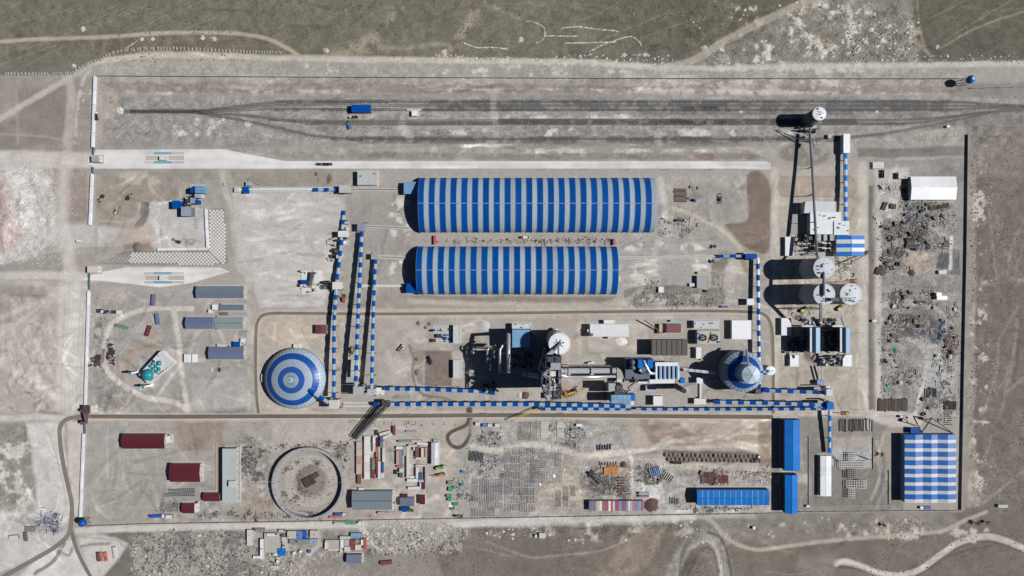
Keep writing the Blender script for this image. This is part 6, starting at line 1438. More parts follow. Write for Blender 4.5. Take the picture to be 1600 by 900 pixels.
# ---------------------------------------------------------------- container camp
CR, CP, CW, CB, CG2 = mc(150,58,60,.6), mc(200,176,168,.6), mc(228,226,224,.6), mc(70,104,150,.6), mc(120,150,132,.6)
def row(desc, x, y0, y1, w, segs, h=2.8, a0=0.0):
    """a row of containers end to end, each a thing; segs = (material, colour word, share)"""
    tot = sum(s[2] for s in segs); y = y0; n = len(segs); words = ['northernmost','second','third','fourth','fifth','sixth','seventh','southernmost']
    for i, (m, wd, sh) in enumerate(segs):
        L = (y1-y0)*sh/tot; pos = 'northernmost' if i == 0 else 'southernmost' if i == n-1 else words[i]+' from the north'
        container(f'{wd} container, {pos} in {desc}', x + (i - n/2)*a0, y+L/2, L-.25, w, h, m, 90); y += L
row('the pale row westernmost in the container camp', 560.5, 690, 741, 7.5, [(CP,'beige',1),(mc(206,188,182,.6),'pinkish grey',1),(mc(196,150,142,.6),'faded rose',1),(CP,'sandy beige',1.4)])
container('brick red container below the westernmost camp row', 561, 748.5, 16, 5.5, 2.6, mc(140,84,80,.6), 90)
row('the long white camp row', 573, 681.5, 749, 8, [(CW,'bright white',1.2),(mc(222,220,216,.6),'off white',1),(CW,'clean white',1),(mc(214,210,206,.6),'greyish white',1),(CW,'plain white',1)], 3.0)
row('the mixed red and white camp row', 584.5, 681.5, 706, 4, [(CW,'white',1),(mc(225,215,212,.6),'pinkish white',1)]); row('the dark eastern side of the mixed row', 589, 684, 742, 3.6, [(MAROON,'dark red',1),(mc(170,110,110,.6),'faded red',1.1),(CR,'brick red',1),(mc(120,40,50,.6),'deep maroon',1)]); row('the southern half of the mixed row', 583.5, 716, 748, 4.6, [(mc(140,120,116,.6),'grey brown',1),(CG2,'dull green',1),(CR,'red',1.6)])
row('the blue headed camp row', 596, 681, 699, 4.4, [(CB,'dark blue',1),(mc(90,130,150,.6),'teal grey',.9)]); row('the pale side of the blue headed row', 599, 689, 722, 3.2, [(CP,'cream',1),(mc(214,202,196,.6),'pale pink',1),(OFFW,'dusty white',1)]); row('the white south end of the blue headed row', 592.5, 721, 748, 4, [(CW,'long white',1),(mc(214,222,228,.6),'bluish white',.8)]); row('the navy south end of the blue headed row', 597, 722, 747, 4, [(mc(50,72,124,.6),'navy blue',1.4),(CW,'short white',.7)])
container('cream container slanting at the top of the blue headed row', 601.5, 677, 18, 4.4, 2.8, mc(218,212,196,.6), 16); container('pale container slanting below the cream one', 605.5, 681.5, 16, 4, 2.8, OFFW, 24); container('dark red container standing alone north of the camp', 615.5, 673, 14, 4, 2.8, mc(130,54,62,.6), 90); container('small black bin north of the mixed camp row', 588, 676, 8, 4, 1.5, DSTEEL, 90, cat='bin', name='waste_bin')
t = shed('long_trestle', 'low white frame lying north of the camp courtyard', 'frame', 634, 672, 651, 675.5, 1.4, 'flat', 0, OFFW, mc(150,160,170), win=0, skirt=False)
container('green container at the north side of the camp courtyard', 632, 689.5, 19, 3.4, 2.8, mc(120,150,126,.6), 2); container('beige container right of the green courtyard one', 651, 689.5, 17, 4, 2.8, CP, 0); container('white container at the north east corner of the courtyard', 660, 693.5, 17, 3.8, 3, CW, -6)
container('white container in the north west of the courtyard', 624, 700, 10, 4.6, 2.8, CW, 0); container('salmon roofed long container on the west of the courtyard', 621, 715, 22, 3.6, 2.8, mc(206,160,148,.6), 90); shed('courtyard_shelter', 'grey roofed shelter beside the salmon container', 'shelter', 622.5, 703, 629, 727, 2.6, 'flat', 0, WALLC, mc(132,132,138,.6), win=0, skirt=False)
container('lilac grey long container in the courtyard', 632, 705, 15, 4, 2.8, mc(176,172,180,.6), 90); container('cream long container forming the courtyard west wing', 637, 722, 50, 3.8, 2.8, mc(216,206,194,.6), 90); container('cream container along the courtyard north wing', 645, 696.5, 14, 3.6, 2.8, mc(212,204,194,.6), 0)
container('brown roofed container in the northern courtyard', 651.5, 706, 17, 5, 2.8, mc(118,80,76,.6), 90); container('cream container east of the brown roofed one', 660, 708, 16, 4, 2.8, mc(216,200,184,.6), 90); container('rose container on the north east courtyard side', 665.2, 707, 15, 3.2, 2.8, mc(198,158,152,.6), 90); container('cream cross container closing the northern courtyard', 658, 716.3, 17, 2.8, 2.8, mc(226,214,198,.6), 0); container('small white upright cabin in the northern courtyard', 647, 701, 5.5, 2, 2.8, CW, 90)
container('orange red tarpaulin container west of the courtyard', 625, 729, 10, 2.8, 2.6, mc(206,120,98,.6), 4); container('white and sky blue container in the west of the courtyard', 626.5, 735, 7, 5, 2.8, mc(196,220,232,.6), 90); container('dark van parked west of the courtyard', 618.5, 738, 7, 3, 2.4, DSTEEL, 90, cat='van', name='parked_van'); container('dark green container in the south west courtyard', 626.5, 743, 7, 5, 2.4, mc(90,92,80,.6), 90)
container('white long container in the southern courtyard', 651.5, 739, 18, 3.6, 3, CW, 90); container('cream cross container at the top of the southern courtyard', 658, 727.5, 17, 3, 2.8, mc(222,212,200,.6), 0); container('dark blue roofed container in the southern courtyard', 656.5, 744, 10, 5.5, 2.6, mc(52,78,122,.6), 90); container('lilac long container on the south east courtyard side', 665.5, 744, 30, 3, 2.8, mc(196,176,176,.6), 90); container('white cross container at the south of the courtyard', 644.5, 750.8, 17, 4.4, 3, CW, 0); container('white low cabin inside the southern courtyard', 643.5, 745.5, 8, 4, 2.6, OFFW, 0); container('pale blue container at the south east of the courtyard', 658, 751.5, 8, 4, 2.6, mc(176,196,204,.6), 0)
container('white long container below the courtyard', 646.5, 762.5, 18, 3.8, 2.8, CW, 2); container('maroon container at the end of the long white one', 661, 759.5, 9.5, 5.6, 3, MAROON, 90); container('white upright container beside the maroon one', 656.8, 759, 9.5, 2.2, 3, CW, 90)
shed('camp_hall', 'white roofed long shed closing the camp on the east', 'building', 674, 691.5, 684.5, 726.5, 5, 'y', .8, OFFW, mc(222,224,230,.5), panels=3, win=2); container('small pale container north of the white camp hall', 680, 688.5, 6, 4, 2.4, mc(180,184,186,.6), 0)
shed('workshop_hall', 'large slate grey roofed hall in the middle of the southern camp', 'building', 550, 767.5, 613, 796.5, 7, 'x', 1.6, WALLC, mc(120,132,140,.6), cap=mc(70,74,80,.7)); shed('white_cabin', 'white cabin at the south east corner of the slate grey hall', 'hut', 608.8, 787.5, 615.5, 797, 4, 'flat', 0, OFFW, CW, win=1)
for i, y in enumerate((779.5,783.5)): cc = P(611.8,y); tt = thing('white_tank', ('upper','lower')[i]+' of two round white tanks beside the slate grey hall', 'tank', (cc.x,cc.y,0)); MB().lathe(cc, [(1.7,-.2),(1.7,3.2),(.3,3.7)], 18).build('shell', CW, tt, True); MB().lathe(cc, [(.4,3.4),(.4,4)], 8).build('hatch', GSTEEL, tt)
shed('camp_office', 'slate blue roofed house south of the container courtyard', 'building', 625, 777.5, 647.5, 791, 4.5, 'x', 1.2, WALLC, mc(116,122,140,.6), cap=mc(90,120,170,.6)); container('maroon hut behind the slate blue roofed house', 632, 775, 9, 5, 3, MAROON, 0, name='hut', cat='hut'); shed('maroon_house', 'maroon roofed house east of the slate blue roofed house', 'building', 655, 774, 664, 788, 4, 'flat', 0, WALLC, MAROON, win=2); shed('blue_cube', 'bright blue roofed cube hut south of the slate blue roofed house', 'hut', 628, 792.5, 636, 800, 4.4, 'flat', 0, BLUE, BLUE, win=0)
container('white lorry cab with long dusty pink trailer south of the slate grey hall', 598.5, 802, 17, 3.6, 2.6, mc(206,168,152,.6), -4, cat='trailer', name='lorry_trailer'); container('small white trailer above the slate grey hall', 564.5, 763.8, 9, 3.4, 2.2, OFFW, 0, cat='trailer', name='flat_trailer')
shrub = MB(); r2 = random.Random(5)
for i in range(70): a = P(641+r2.gauss(0,2.4), 796+r2.gauss(0,1.5)); shrub.obox(a, r2.uniform(.4,1), r2.uniform(.3,.8), r2.uniform(0,1.4), r2.uniform(1.5,2.6), r2.uniform(0,3))
tt = thing('green_bush', 'lone green bush beside the bright blue cube hut', 'bush', tuple(P(641,796))); shrub.build('foliage', mc(92,100,74,.9), tt); MB().lathe(P(641,796), [(.25,-.2),(.12,1.6)], 6).build('stem', WOOD, tt)
# green tents row
for i, (x, y, L, W_, l) in enumerate(((704,754.5,9,6,'pale green crate northernmost in the green tent column'),(704,764.5,7,7,'large green tent upper left of the column'),(709.5,762,4,5,'small green tent upper right of the column'),(701.5,775,8,5,'green tent in the middle of the column'),(702.5,780.5,6,4.5,'low green tent below the middle one'),(711.8,788,9,4.4,'tall narrow green tent at the south east of the column'),(707.5,795,6,4,'southernmost green tent of the column'),(722,757.5,5,4,'separate small green tent east of the column'))):
    k = PX; p = P(x, y, 2); tt = thing('green_tent', l, 'tent', (p.x,p.y,0)); MB().box(p.x-L*k/2,p.x+L*k/2,p.y-W_*k/2,p.y+W_*k/2,0,1.7).build('side', GREEN, tt); g = MB(); hexa(g,(p.x-L*k/2,p.y-W_*k/2,1.7),(p.x+L*k/2,p.y-W_*k/2,1.7),(p.x+L*k/2,p.y,2.5),(p.x-L*k/2,p.y,2.5),.1); hexa(g,(p.x-L*k/2,p.y,2.5),(p.x+L*k/2,p.y,2.5),(p.x+L*k/2,p.y+W_*k/2,1.7),(p.x-L*k/2,p.y+W_*k/2,1.7),.1); g.build('roof', GREEN if i else mc(150,150,130,.7), tt)
heap('white powder heap beside the green tents', 702, 789, 6, 1.4, mc(222,220,220,.9), 3); container('small bright blue skip on the wide dirt lane', 723.5, 737.5, 5.5, 4.4, 1.8, mc(70,130,200,.6), -20, cat='skip', name='blue_skip')
# lorries & machines of the camp
# ---------------------------------------------------------------- colourful container row by the southern wall
cols_ = [('slate blue',mc(104,120,146,.6)),('grey blue',mc(118,132,158,.6)),('rose',mc(158,98,112,.6)),('light blue',mc(140,176,210,.6)),('cream yellow',mc(226,204,162,.6)),('white',mc(224,226,222,.6)),('dusty red',mc(164,96,104,.6)),('faded red',mc(168,102,108,.6)),('brick red',mc(156,90,98,.6)),('bright white',mc(236,232,230,.6)),('rosy red',mc(176,92,102,.6)),('pinkish white',mc(228,212,212,.6)),('wine red',mc(150,82,96,.6)),('magenta red',mc(186,76,106,.6)),('sky blue',mc(84,164,218,.6)),('dark rose',mc(140,88,104,.6)),('old red',mc(150,96,108,.6)),('grey lilac',mc(140,150,170,.6)),('mint white',mc(206,220,214,.6)),('pale pink',mc(196,160,166,.6)),('grey pink',mc(176,136,144,.6)),('mauve',mc(160,120,134,.6)),('steel blue',mc(112,142,190,.6)),('pale blue',mc(130,160,202,.6)),('plum',mc(150,90,108,.6))]
n = len(cols_)
for i, (wd, m) in enumerate(cols_):
    x = 920.3 + (1005-920.3)*(i+.5)/n; nb = cols_[i-1][0] if i else 'the dark gap'; na = cols_[i+1][0] if i < n-1 else 'the rusty scrap heap'
    container(f'{wd} container between {nb} and {na} in the colourful row', x, 790.5, 15.5, (1005-920.3)/n-.15, 5.2, m, 90)
container('light blue and red long container behind the colourful row', 1006.5, 771.3, 16, 4, 2.8, mc(146,176,190,.6), 0); container('brick red long container just below the light blue one', 1006.5, 775.6, 16, 3, 2.6, mc(176,98,92,.6), 0)
# blue sheds
st = []
sh = shed('blue_workshop', 'long bright blue roofed workshop with pale roof lights', 'building', 1089, 765.3, 1201.5, 789.5, 9, 'x', 1.5, mc(60,66,80,.7), SKYB, panels=13, win=0)
for i in range(1,13):
    x = 1089+112.5*i/13
    for s, ya, yb, w in ((0,766.3,777,.5),(1,778.6,789,.4)):
        a, b = P(x,ya,9.2+ (0 if s==0 else 1.1)), P(x,yb,10.4 if s==0 else 9.2); MB().beam(a+Vector((0,0,.12)), b+Vector((0,0,.12)), w + (i%3)*.2, .12).build('roof_light', mc(150,170,180,.5), sh)
shed('blue_long_shed', 'northern of two bright blue long sheds standing end to end', 'building', 1226, 656, 1250, 735.5, 10, 'y', 1.6, mc(60,70,90,.7), SKYB, panels=6, win=0); shed('blue_long_shed', 'southern of two bright blue long sheds standing end to end', 'building', 1226.5, 742, 1246.5, 802.3, 10.4, 'y', 1.6, mc(60,70,90,.7), SKYB, panels=5, win=0)
shed('packing_shed', 'narrow white roofed shed inside the substation compound', 'building', 1282, 712, 1299, 775.3, 4.6, 'y', .5, OFFW, WHITE, panels=4, win=5); container('little white cabin at the south west corner of the compound', 1262.5, 791, 4, 3.6, 2.4, WHITE, 0, cat='cabin', name='cabin')
# blue and white multi gable hall
h = 9.0; a, b = P(1413.5,785.3,h), P(1494,679,h); t = thing('striped_warehouse', 'big warehouse with blue and white chequered roof of three gables', 'warehouse', ((a.x+b.x)/2,(a.y+b.y)/2,0)); MB().box(a.x+.2,b.x-.2,a.y+.2,b.y-.2,-.4,h-.3).build('wall', mc(120,140,165,.6), t)
xs = [1413.5,1429.5,1442,1454.5,1465,1480,1494]; hs = [h,h+1.15,h,h+1.15,h,h+1.15,h]
for j in range(16):
    y0 = 679+106.3*(j//2)/8 + (8.0 if j % 2 else 0); y1 = y0 + (8.0 if j % 2 == 0 else 5.28); m = mc(8,96,180,.36,dirt=.01,spec=.65) if j % 2 == 0 else mc(200,206,210,.36,spec=.65)
    for i in range(6):
        X0, X1 = P(xs[i],0,h).x, P(xs[i+1],0,h).x; Y1_, Y0_ = P(0,y0,h).y, P(0,y1,h).y
        hexa(MB(), (X0,Y0_,hs[i]),(X1,Y0_,hs[i+1]),(X1,Y1_,hs[i+1]),(X0,Y1_,hs[i]),.15).build('roof_panel', m, t)
shed('blue_annex', 'small dark blue roofed annex at the back of the chequered warehouse', 'annex', 1423, 668.5, 1438, 677.5, 5, 'flat', 0, BLUE, BLUE, win=0); container('dark blue container at the south side of the chequered warehouse', 1449.5, 794, 11, 5, 2.8, mc(50,90,160,.6), 0); container('white cube left of the dark blue container', 1440.5, 793.5, 4.5, 4.4, 2.4, WHITE, 0, cat='cabin', name='cabin')
shed('white_warehouse', 'bright white gable roofed warehouse in the north eastern scrap yard', 'building', 1423, 276, 1494, 312, 6, 'x', 1.8, WALLC, WHITE, panels=5, win=5); shed('pale_house', 'small pale roofed house touching the white warehouse', 'building', 1404, 269, 1421, 279, 4, 'flat', 0, WALLC, mc(206,200,192,.6), win=3, vents=3)
for i in range(4): container(['northernmost','second','third','southernmost'][i]+' pale container in the stack of four by the yard corner', 1372.5, 254.2+i*2.6, 17, 2.4, 2.4, mc(222,216,210,.6), 0)
shed('scrap_office', 'pair of white roofed sheds in the middle of the eastern scrap yard', 'hut', 1464, 463, 1481, 468, 4, 'flat', 0, OFFW, WHITE, win=1); shed('scrap_office', 'smaller white roofed shed behind the pair in the eastern scrap yard', 'hut', 1463.5, 457.5, 1472, 462.7, 4.4, 'flat', 0, OFFW, WHITE, win=1); container('light blue and white cabin near the dark tarpaulins', 1473, 425, 12, 6, 2.6, mc(190,212,226,.6), 6, cat='cabin', name='cabin'); container('white hut standing on the dark strip west of the scrap yard', 1367, 501.5, 4, 7, 2.6, OFFW, 90, cat='hut', name='hut')
# right hand yard machinery: lifting rig
s = thing('derrick', 'black three legged derrick north of the chequered warehouse', 'derrick', tuple(P(1456,654)))
for q in ((1440,676),(1489,677),(1448,656)): MB().beam(P(1456,653,12), P(*q,0), .8).build('leg', BLACK, s)
MB().obox(P(1456,653), 3, 3, 11, 13, 0).build('head', DSTEEL, s)
# concrete frame of the substation
def frame(label, x0, y0, x1, y1, nx, ny, h, m):
    c0, c1 = P(x0,y1,h), P(x1,y0,h); t = thing('concrete_frame', label, 'frame', ((c0.x+c1.x)/2,(c0.y+c1.y)/2,0)); cols = MB()
    for i in range(nx+1):
        X = c0.x+(c1.x-c0.x)*i/nx; MB().beam((X,c0.y,h),(X,c1.y,h),.5,.5).build('beam', m, t)
        for j in range(ny+1): cols.beam((X,c0.y+(c1.y-c0.y)*j/ny,-.3),(X,c0.y+(c1.y-c0.y)*j/ny,h-.2),.45)
    for j in range(ny+1): Y = c0.y+(c1.y-c0.y)*j/ny; MB().beam((c0.x,Y,h+.03),(c1.x,Y,h+.03),.5,.5).build('beam', m, t)
    cols.build('columns', m, t)
WH = mc(216,214,210,.8); DK = mc(150,146,140,.8)
frame('white beam grid at the northern end of the cross shaped foundation', 1325.5, 708, 1336.5, 720, 3, 4, 3.5, WH); frame('long white beam grid across the cross shaped foundation', 1311, 720.5, 1354, 731.5, 14, 4, 3, WH); frame('dark beam grid just below the long white one', 1325.5, 734, 1337.5, 747.5, 4, 4, 4, DK); frame('grey beam grid at the heart of the foundation pit', 1323, 751, 1338.5, 762, 4, 3, 3, WH); frame('rounded grey beam grid east of the pit heart', 1340.5, 750, 1353.5, 763, 5, 3, 3, WH); frame('southernmost beam grid of the foundation pit', 1326, 763.5, 1335.5, 778, 3, 4, 4, WH)
for i,(x0,y0,x1,y1) in enumerate(((1300,711,1314,722),(1322,711,1343,711.5),(1343,711.5,1362,719),(1300,728,1320,734))): t = thing('steel_boom', ['dark slanting beam west of the white grids','thin dark beam across the northern grid','dark slanting beam reaching the eastern compound wall','pale slanting beam below the white shed corner'][i], 'beam', tuple(P(x0,y0))); MB().beam(P(x0,y0,2),P(x1,y1,2.4),.9,.6).build('web', DSTEEL if i<3 else OFFW, t); MB().beam(P(x0,y0,2.45),P(x1,y1,2.85),.5,.2).build('flange', GSTEEL, t)
# ---------------------------------------------------------------- village south of the wall
V = [((386,828,394.5,853,3.2,mc(216,212,206,.6)),'cream narrow house on the west side of the walled village court'),((396,825.5,414,830,2.6,mc(130,146,160,.6)),'grey blue long shed north of the village court'),((417,833.5,434,838,3,OFFW),'white slanting long roof inside the village court'),((406.5,842,412,869,3.4,WHITE),'white long narrow house running through the village court'),((395.5,868.5,413,873.5,3,WHITE),'white house closing the village court on the south'),((413,833,438,864,2.4,mc(178,176,172,.7)),'large flat grey roofed yard building in the village'),((435.5,827.5,446,832,2.8,mc(214,206,198,.6)),'small cream house north of the red roofed hut'),((438,834.5,445,838.5,2.8,mc(170,90,98,.6)),'tiny red roofed hut in the village'),((440,839,449,849,2.6,mc(196,192,190,.6)),'pale grey house with a dark tank on its roof'),((441,849,452,861,2.6,mc(206,202,196,.6)),'pale house south of the one with the dark tank'),((434,857,446,868.5,3.2,SKYB),'bright sky blue roofed house in the village'),((426,864.5,435,868.5,2.8,WHITE),'small white house left of the sky blue roof'),((449,830,463,842,3.4,mc(206,204,200,.6)),'pale roofed west part of the blue village house'),((463.5,830,473.5,842.5,3.6,mc(84,132,200,.6)),'blue roofed middle part of the village house'),((474,829.5,479.5,842,3.8,mc(24,90,196,.5)),'deep blue narrow roof east of the blue village house'),((452,842.8,484,850.5,2.8,mc(140,142,148,.6)),'grey lean to along the south of the blue village house'),((484.5,829,497,841,3.4,mc(212,204,196,.6)),'cream square house east of the deep blue roof'),((484,842.5,496,850,2.6,mc(158,176,190,.6)),'grey blue square shed below the cream square house'),((432,871,436,880,2.4,WHITE),'white thin hut in the southern ruins'),((422.5,884,436.5,889.5,2.4,mc(220,214,206,.6)),'white low house in the southern ruins')]
for (x0,y0,x1,y1,h,m),l in V: shed('village_house', l, 'house', x0, y0, x1, y1, h, 'flat', 0, WALLC, m, win=2, skirt=False, vents=1)
for x, y, m, l in ((460,863.5,WHITE,'white tank hut left of two below the village'),(470,861,OFFW,'white tank hut right of two below the village'),(484,861,mc(70,100,170,.6),'blue and white round tank below the village')): cc = P(x,y); tt = thing('water_tank', l, 'tank', (cc.x,cc.y,0)); MB().lathe(cc, [(1.8,-.2),(1.8,2.4),(.4,2.8)], 12).build('shell', m, tt); MB().lathe(cc,[(.4,2.6),(.4,3.1)],8).build('lid', GSTEEL, tt)
V = [((508,843.5,530,858,2.6,mc(178,172,164,.7)),'grey flat roofed house west in the second village group'),((507.5,847,513,858,3,OFFW),'white thin house at the west end of the second village group'),((531,838,548,842.5,2.8,mc(206,206,204,.6)),'pale long shed at the top of the second village group'),((548,833,566,839,3,mc(120,176,214,.6)),'sky blue long shed at the top of the second village group'),((532,843,537,856,3,WHITE),'white narrow house in the middle of the second village group'),((538,843,546,853,2.4,mc(180,176,172,.7)),'grey square house in the second village group'),((538,854,548,862,3,mc(214,208,202,.6)),'cream square house in the second village group'),((547.5,843.5,554,859,3,mc(140,56,68,.6)),'maroon roofed house in the second village group'),((555,843,562,849,2.4,mc(150,152,148,.7)),'dull grey green house in the second village group'),((555,851,565,860,3,mc(216,204,190,.6)),'cream house left of the red roof in the second village group'),((564,843,567.5,852,3,WHITE),'white strip roof left of the red roof'),((568,841,572.5,858,3.2,mc(206,76,70,.6)),'bright red roofed house east in the second village group'),((513,857.5,530,860.5,2.6,mc(226,206,212,.6)),'pink and white low house south in the second village group'),((531.5,856.5,535,864,2.8,mc(226,220,206,.6)),'cream hut south in the second village group')]
for (x0,y0,x1,y1,h,m),l in V: shed('village_house', l, 'house', x0, y0, x1, y1, h, 'flat', 0, WALLC, m, win=2, skirt=False)
shed('slate_house', 'slate roofed house south of the second village group', 'house', 541.5, 866.5, 565, 880.5, 4.4, 'x', 1.2, WALLC, mc(108,122,140,.6), cap=mc(110,130,170,.6)); container('dark red container lying in the southern field', 603.5, 879.5, 18, 6, 2.6, mc(130,66,66,.6), 6); container('white green container beside the southern wall', 530.5, 818, 17, 3.6, 2.6, mc(190,206,196,.6), 0); container('green container beside the southern wall', 547.5, 818, 17, 3.8, 2.6, mc(96,166,120,.6), 0); container('white lorry cab at the end of the green containers', 562, 817, 4.4, 4, 2.8, WHITE, 0, cat='lorry cab', name='lorry_cab'); container('blue container left of the lorry by the southern wall inside', 527.5, 804, 10, 4.6, 2.8, mc(40,90,180,.6), 0); container('orange red trailer below the blue container', 524, 807.8, 19, 3.2, 2, mc(206,110,84,.6), 2, cat='trailer', name='flat_trailer'); container('white lorry cab right of the blue container', 537.5, 803.5, 4, 4, 2.8, WHITE, 0, cat='lorry cab', name='lorry_cab')
# outlying huts
for x, y, w, hh, m, l in ((837.5,838,3.5,4.5,WHITE,'small white cube hut on the southern grass'),(847,837,9,8,mc(226,222,216,.6),'larger white hut east of the cube hut on the southern grass'),(1178.5,825,4.4,5,WHITE,'lone white cabin by the southern track'),(1567.5,791,15,5,mc(196,196,196,.7),'lone grey slab roof on the eastern plain'),(160,872,12,5,mc(190,190,190,.6),'pale low hut under the orange containers')): container(l, x, y, w, hh, 2.6, m, 0, cat='hut', name='hut')
for i,(x,a,m,l) in enumerate(((157,98,mc(196,132,104,.6),'tan orange container in the south western dust field'),(164,100,mc(222,108,100,.6),'coral red container in the south western dust field'),(153.5,95,mc(120,70,60,.6),'brown container in the south western dust field'))): container(l, x, 870.5, 14, 4.6, 2.6, m, a)
container('white flat lorry on the dusty slope', 179, 864, 18, 4.6, 2.4, OFFW, 100, cat='lorry', name='flat_lorry'); container('white lorry with pale load at the far south west', 21, 840, 14, 6, 2.6, mc(214,208,204,.6), 8, cat='lorry', name='flat_lorry'); container('dark lorry standing upright at the far south west', 39, 839, 14, 4, 2.6, mc(110,104,104,.6), 95, cat='lorry', name='flat_lorry'); container('grey square shelter below the blue scrap field', 46.5, 827, 15, 8, 2, mc(128,126,124,.8), 0, cat='shelter', name='shelter')
# railway yard things
shed('wagon_shed', 'blue roofed open wagon shed over the railway sidings', 'shelter', 549.3, 163.3, 578.8, 175.3, 6, 'x', .8, mc(40,70,120,.6), BLUE, win=0, skirt=False); shed('rail_hut', 'white roofed hut beside the middle siding', 'hut', 643.3, 173, 653.3, 181, 3.4, 'flat', 0, OFFW, WHITE, win=1); shed('rail_platform', 'thin white loading platform above the white rail hut', 'platform', 635.5, 169.3, 659, 173, .8, 'flat', 0, OFFW, mc(190,190,190,.8), win=0, skirt=False); container('small white cabin by the eastern rail throat', 1482, 197.3, 4.4, 3.2, 2.6, WHITE, 12, cat='cabin', name='cabin')
cc = P(188,173.3); t = thing('buffer_mound', 'white round stone mound where the rails end', 'mound', (cc.x,cc.y,0)); mb = MB(); r2 = random.Random(4)
for i in range(160): a, q = r2.uniform(0,6.3), 3.7*math.sqrt(r2.random()); mb.obox((cc.x+q*math.cos(a), cc.y+q*math.sin(a)), r2.uniform(.4,.9), r2.uniform(.4,.9), -.2, 1.3-q*.2+r2.uniform(0,.4), r2.uniform(0,3))
mb.build('stones', mc(226,226,224,.9), t, kind='stuff')
shed('mixing_house', 'grey roofed square house south east of the southern hall', 'building', 1089, 430.5, 1106.5, 450, 4.4, 'flat', 0, WALLC, mc(158,164,166,.6), win=3); shed('open_shelter', 'little cream roofed shelter north of the grey square house', 'hut', 1090, 424.5, 1106, 428, 2.6, 'flat', 0, OFFW, mc(206,190,160,.7), win=0, skirt=False); shed('rusty_shelter', 'white roofed tiny hut beside the east end of the southern hall', 'hut', 966.5, 432, 971, 439, 3, 'flat', 0, OFFW, OFFW, win=0, skirt=False)
container('dark blue container by the ring road south of the rubble oval', 1132.5, 479.3, 10, 3, 2.6, mc(40,80,150,.6), 0); container('white container above the rubble oval', 1033, 452.5, 8, 9, 2.6, WHITE, 0); container('pale container at the corner of the rubble oval', 1082, 445, 9, 5, 2.4, mc(220,214,206,.6), 0)
container('red lorry trailer parked between the two long halls', 679.5, 375, 14, 4, 2.8, mc(196,84,76,.6), 90, cat='trailer', name='lorry_trailer'); container('red container at the east end of the lane between the halls', 959.5, 378, 10, 3.4, 2.8, mc(170,80,70,.6), 90)
# ---------------------------------------------------------------- vehicles and plant
for x, y, r, m, l in ((330.8,577.3,0,WHITE,'white car parked south of the office row'),(343.6,577.6,0,BLACK,'black car parked beside the white one'),(351,288,8,mc(220,220,220,.4),'white car on the dirt lane east of the crusher'),(1367.5,340.5,50,OFFW,'pale car on the lane at the scrap yard entrance')): put(make_car, 'car'+l, l, x, y, math.radians(r), m=m)
for x, y, r, m, b, ld, l in ((128,377,85,WHITE,OFFW,None,'white lorry on the pale haul road west of the wall'),(1181.5,716.5,-40,WHITE,BLACK,BLACK,'white and black dump truck at the end of the soil heaps'),(627,543,-42,OFFW,mc(150,120,90),None,'brown lorry at the end of the dark haul track'),(1057,722.5,90,DSTEEL,BLACK,None,'dark lorry on the lane below the soil heaps'),(503,257,88,BLACK,DSTEEL,DSTEEL,'dark lorry leading the three on the concrete road'),(508,257.3,88,GSTEEL,BLACK,BLACK,'dark lorry in the middle of the three on the concrete road'),(513.5,256.8,88,BLACK,GSTEEL,DSTEEL,'dark lorry last of the three on the concrete road'),(1378,272,0,BLACK,DSTEEL,None,'dark lorry parked in the north of the scrap yard'),(1062,344.5,90,BLACK,DSTEEL,None,'dark lorry on the sandy lane east of the northern hall'),(820,371,90,DSTEEL,OFFW,None,'dark lorry in the lane between the halls'),(717,805.5,88,DSTEEL,GSTEEL,None,'grey lorry by the southern wall east of the tents'),(152,182,5,OFFW,DSTEEL,None,'small lorry south of the railway head'),(1410,651,80,OFFW,mc(170,160,150),None,'pale lorry with long trailer north of the chequered warehouse'),(553,183.5,92,OFFW,BLACK,None,'pale lorry just below the blue wagon shed')):
    put(make_truck, 'tr'+l, l, x, y, math.radians(r), cabm=m, bedm=b, load=ld)
for x, y, r, m, l in ((671,560,200,DSTEEL,'dark excavator in the brown foundation pit'),(673.5,565,20,DSTEEL,'second dark excavator below the first in the brown pit'),(161,307,160,DSTEEL,'dark excavator digging near the western wall'),(201,310,-40,DSTEEL,'dark excavator in the middle of the dug field'),(182,332,-30,mc(200,196,180),'pale excavator in the southern part of the dug field'),(546.5,199,10,SKYB,'light blue loader beside the southern siding'),(1125,312,0,BLACK,'dark loader beside the pile of pipes'),(1084,313,70,BLUE,'blue loader east of the long pipe stack'),(280,378,60,DSTEEL,'dark excavator on the crusher platform')): put(make_excavator, 'ex'+l, l, x, y, math.radians(r), m=m)
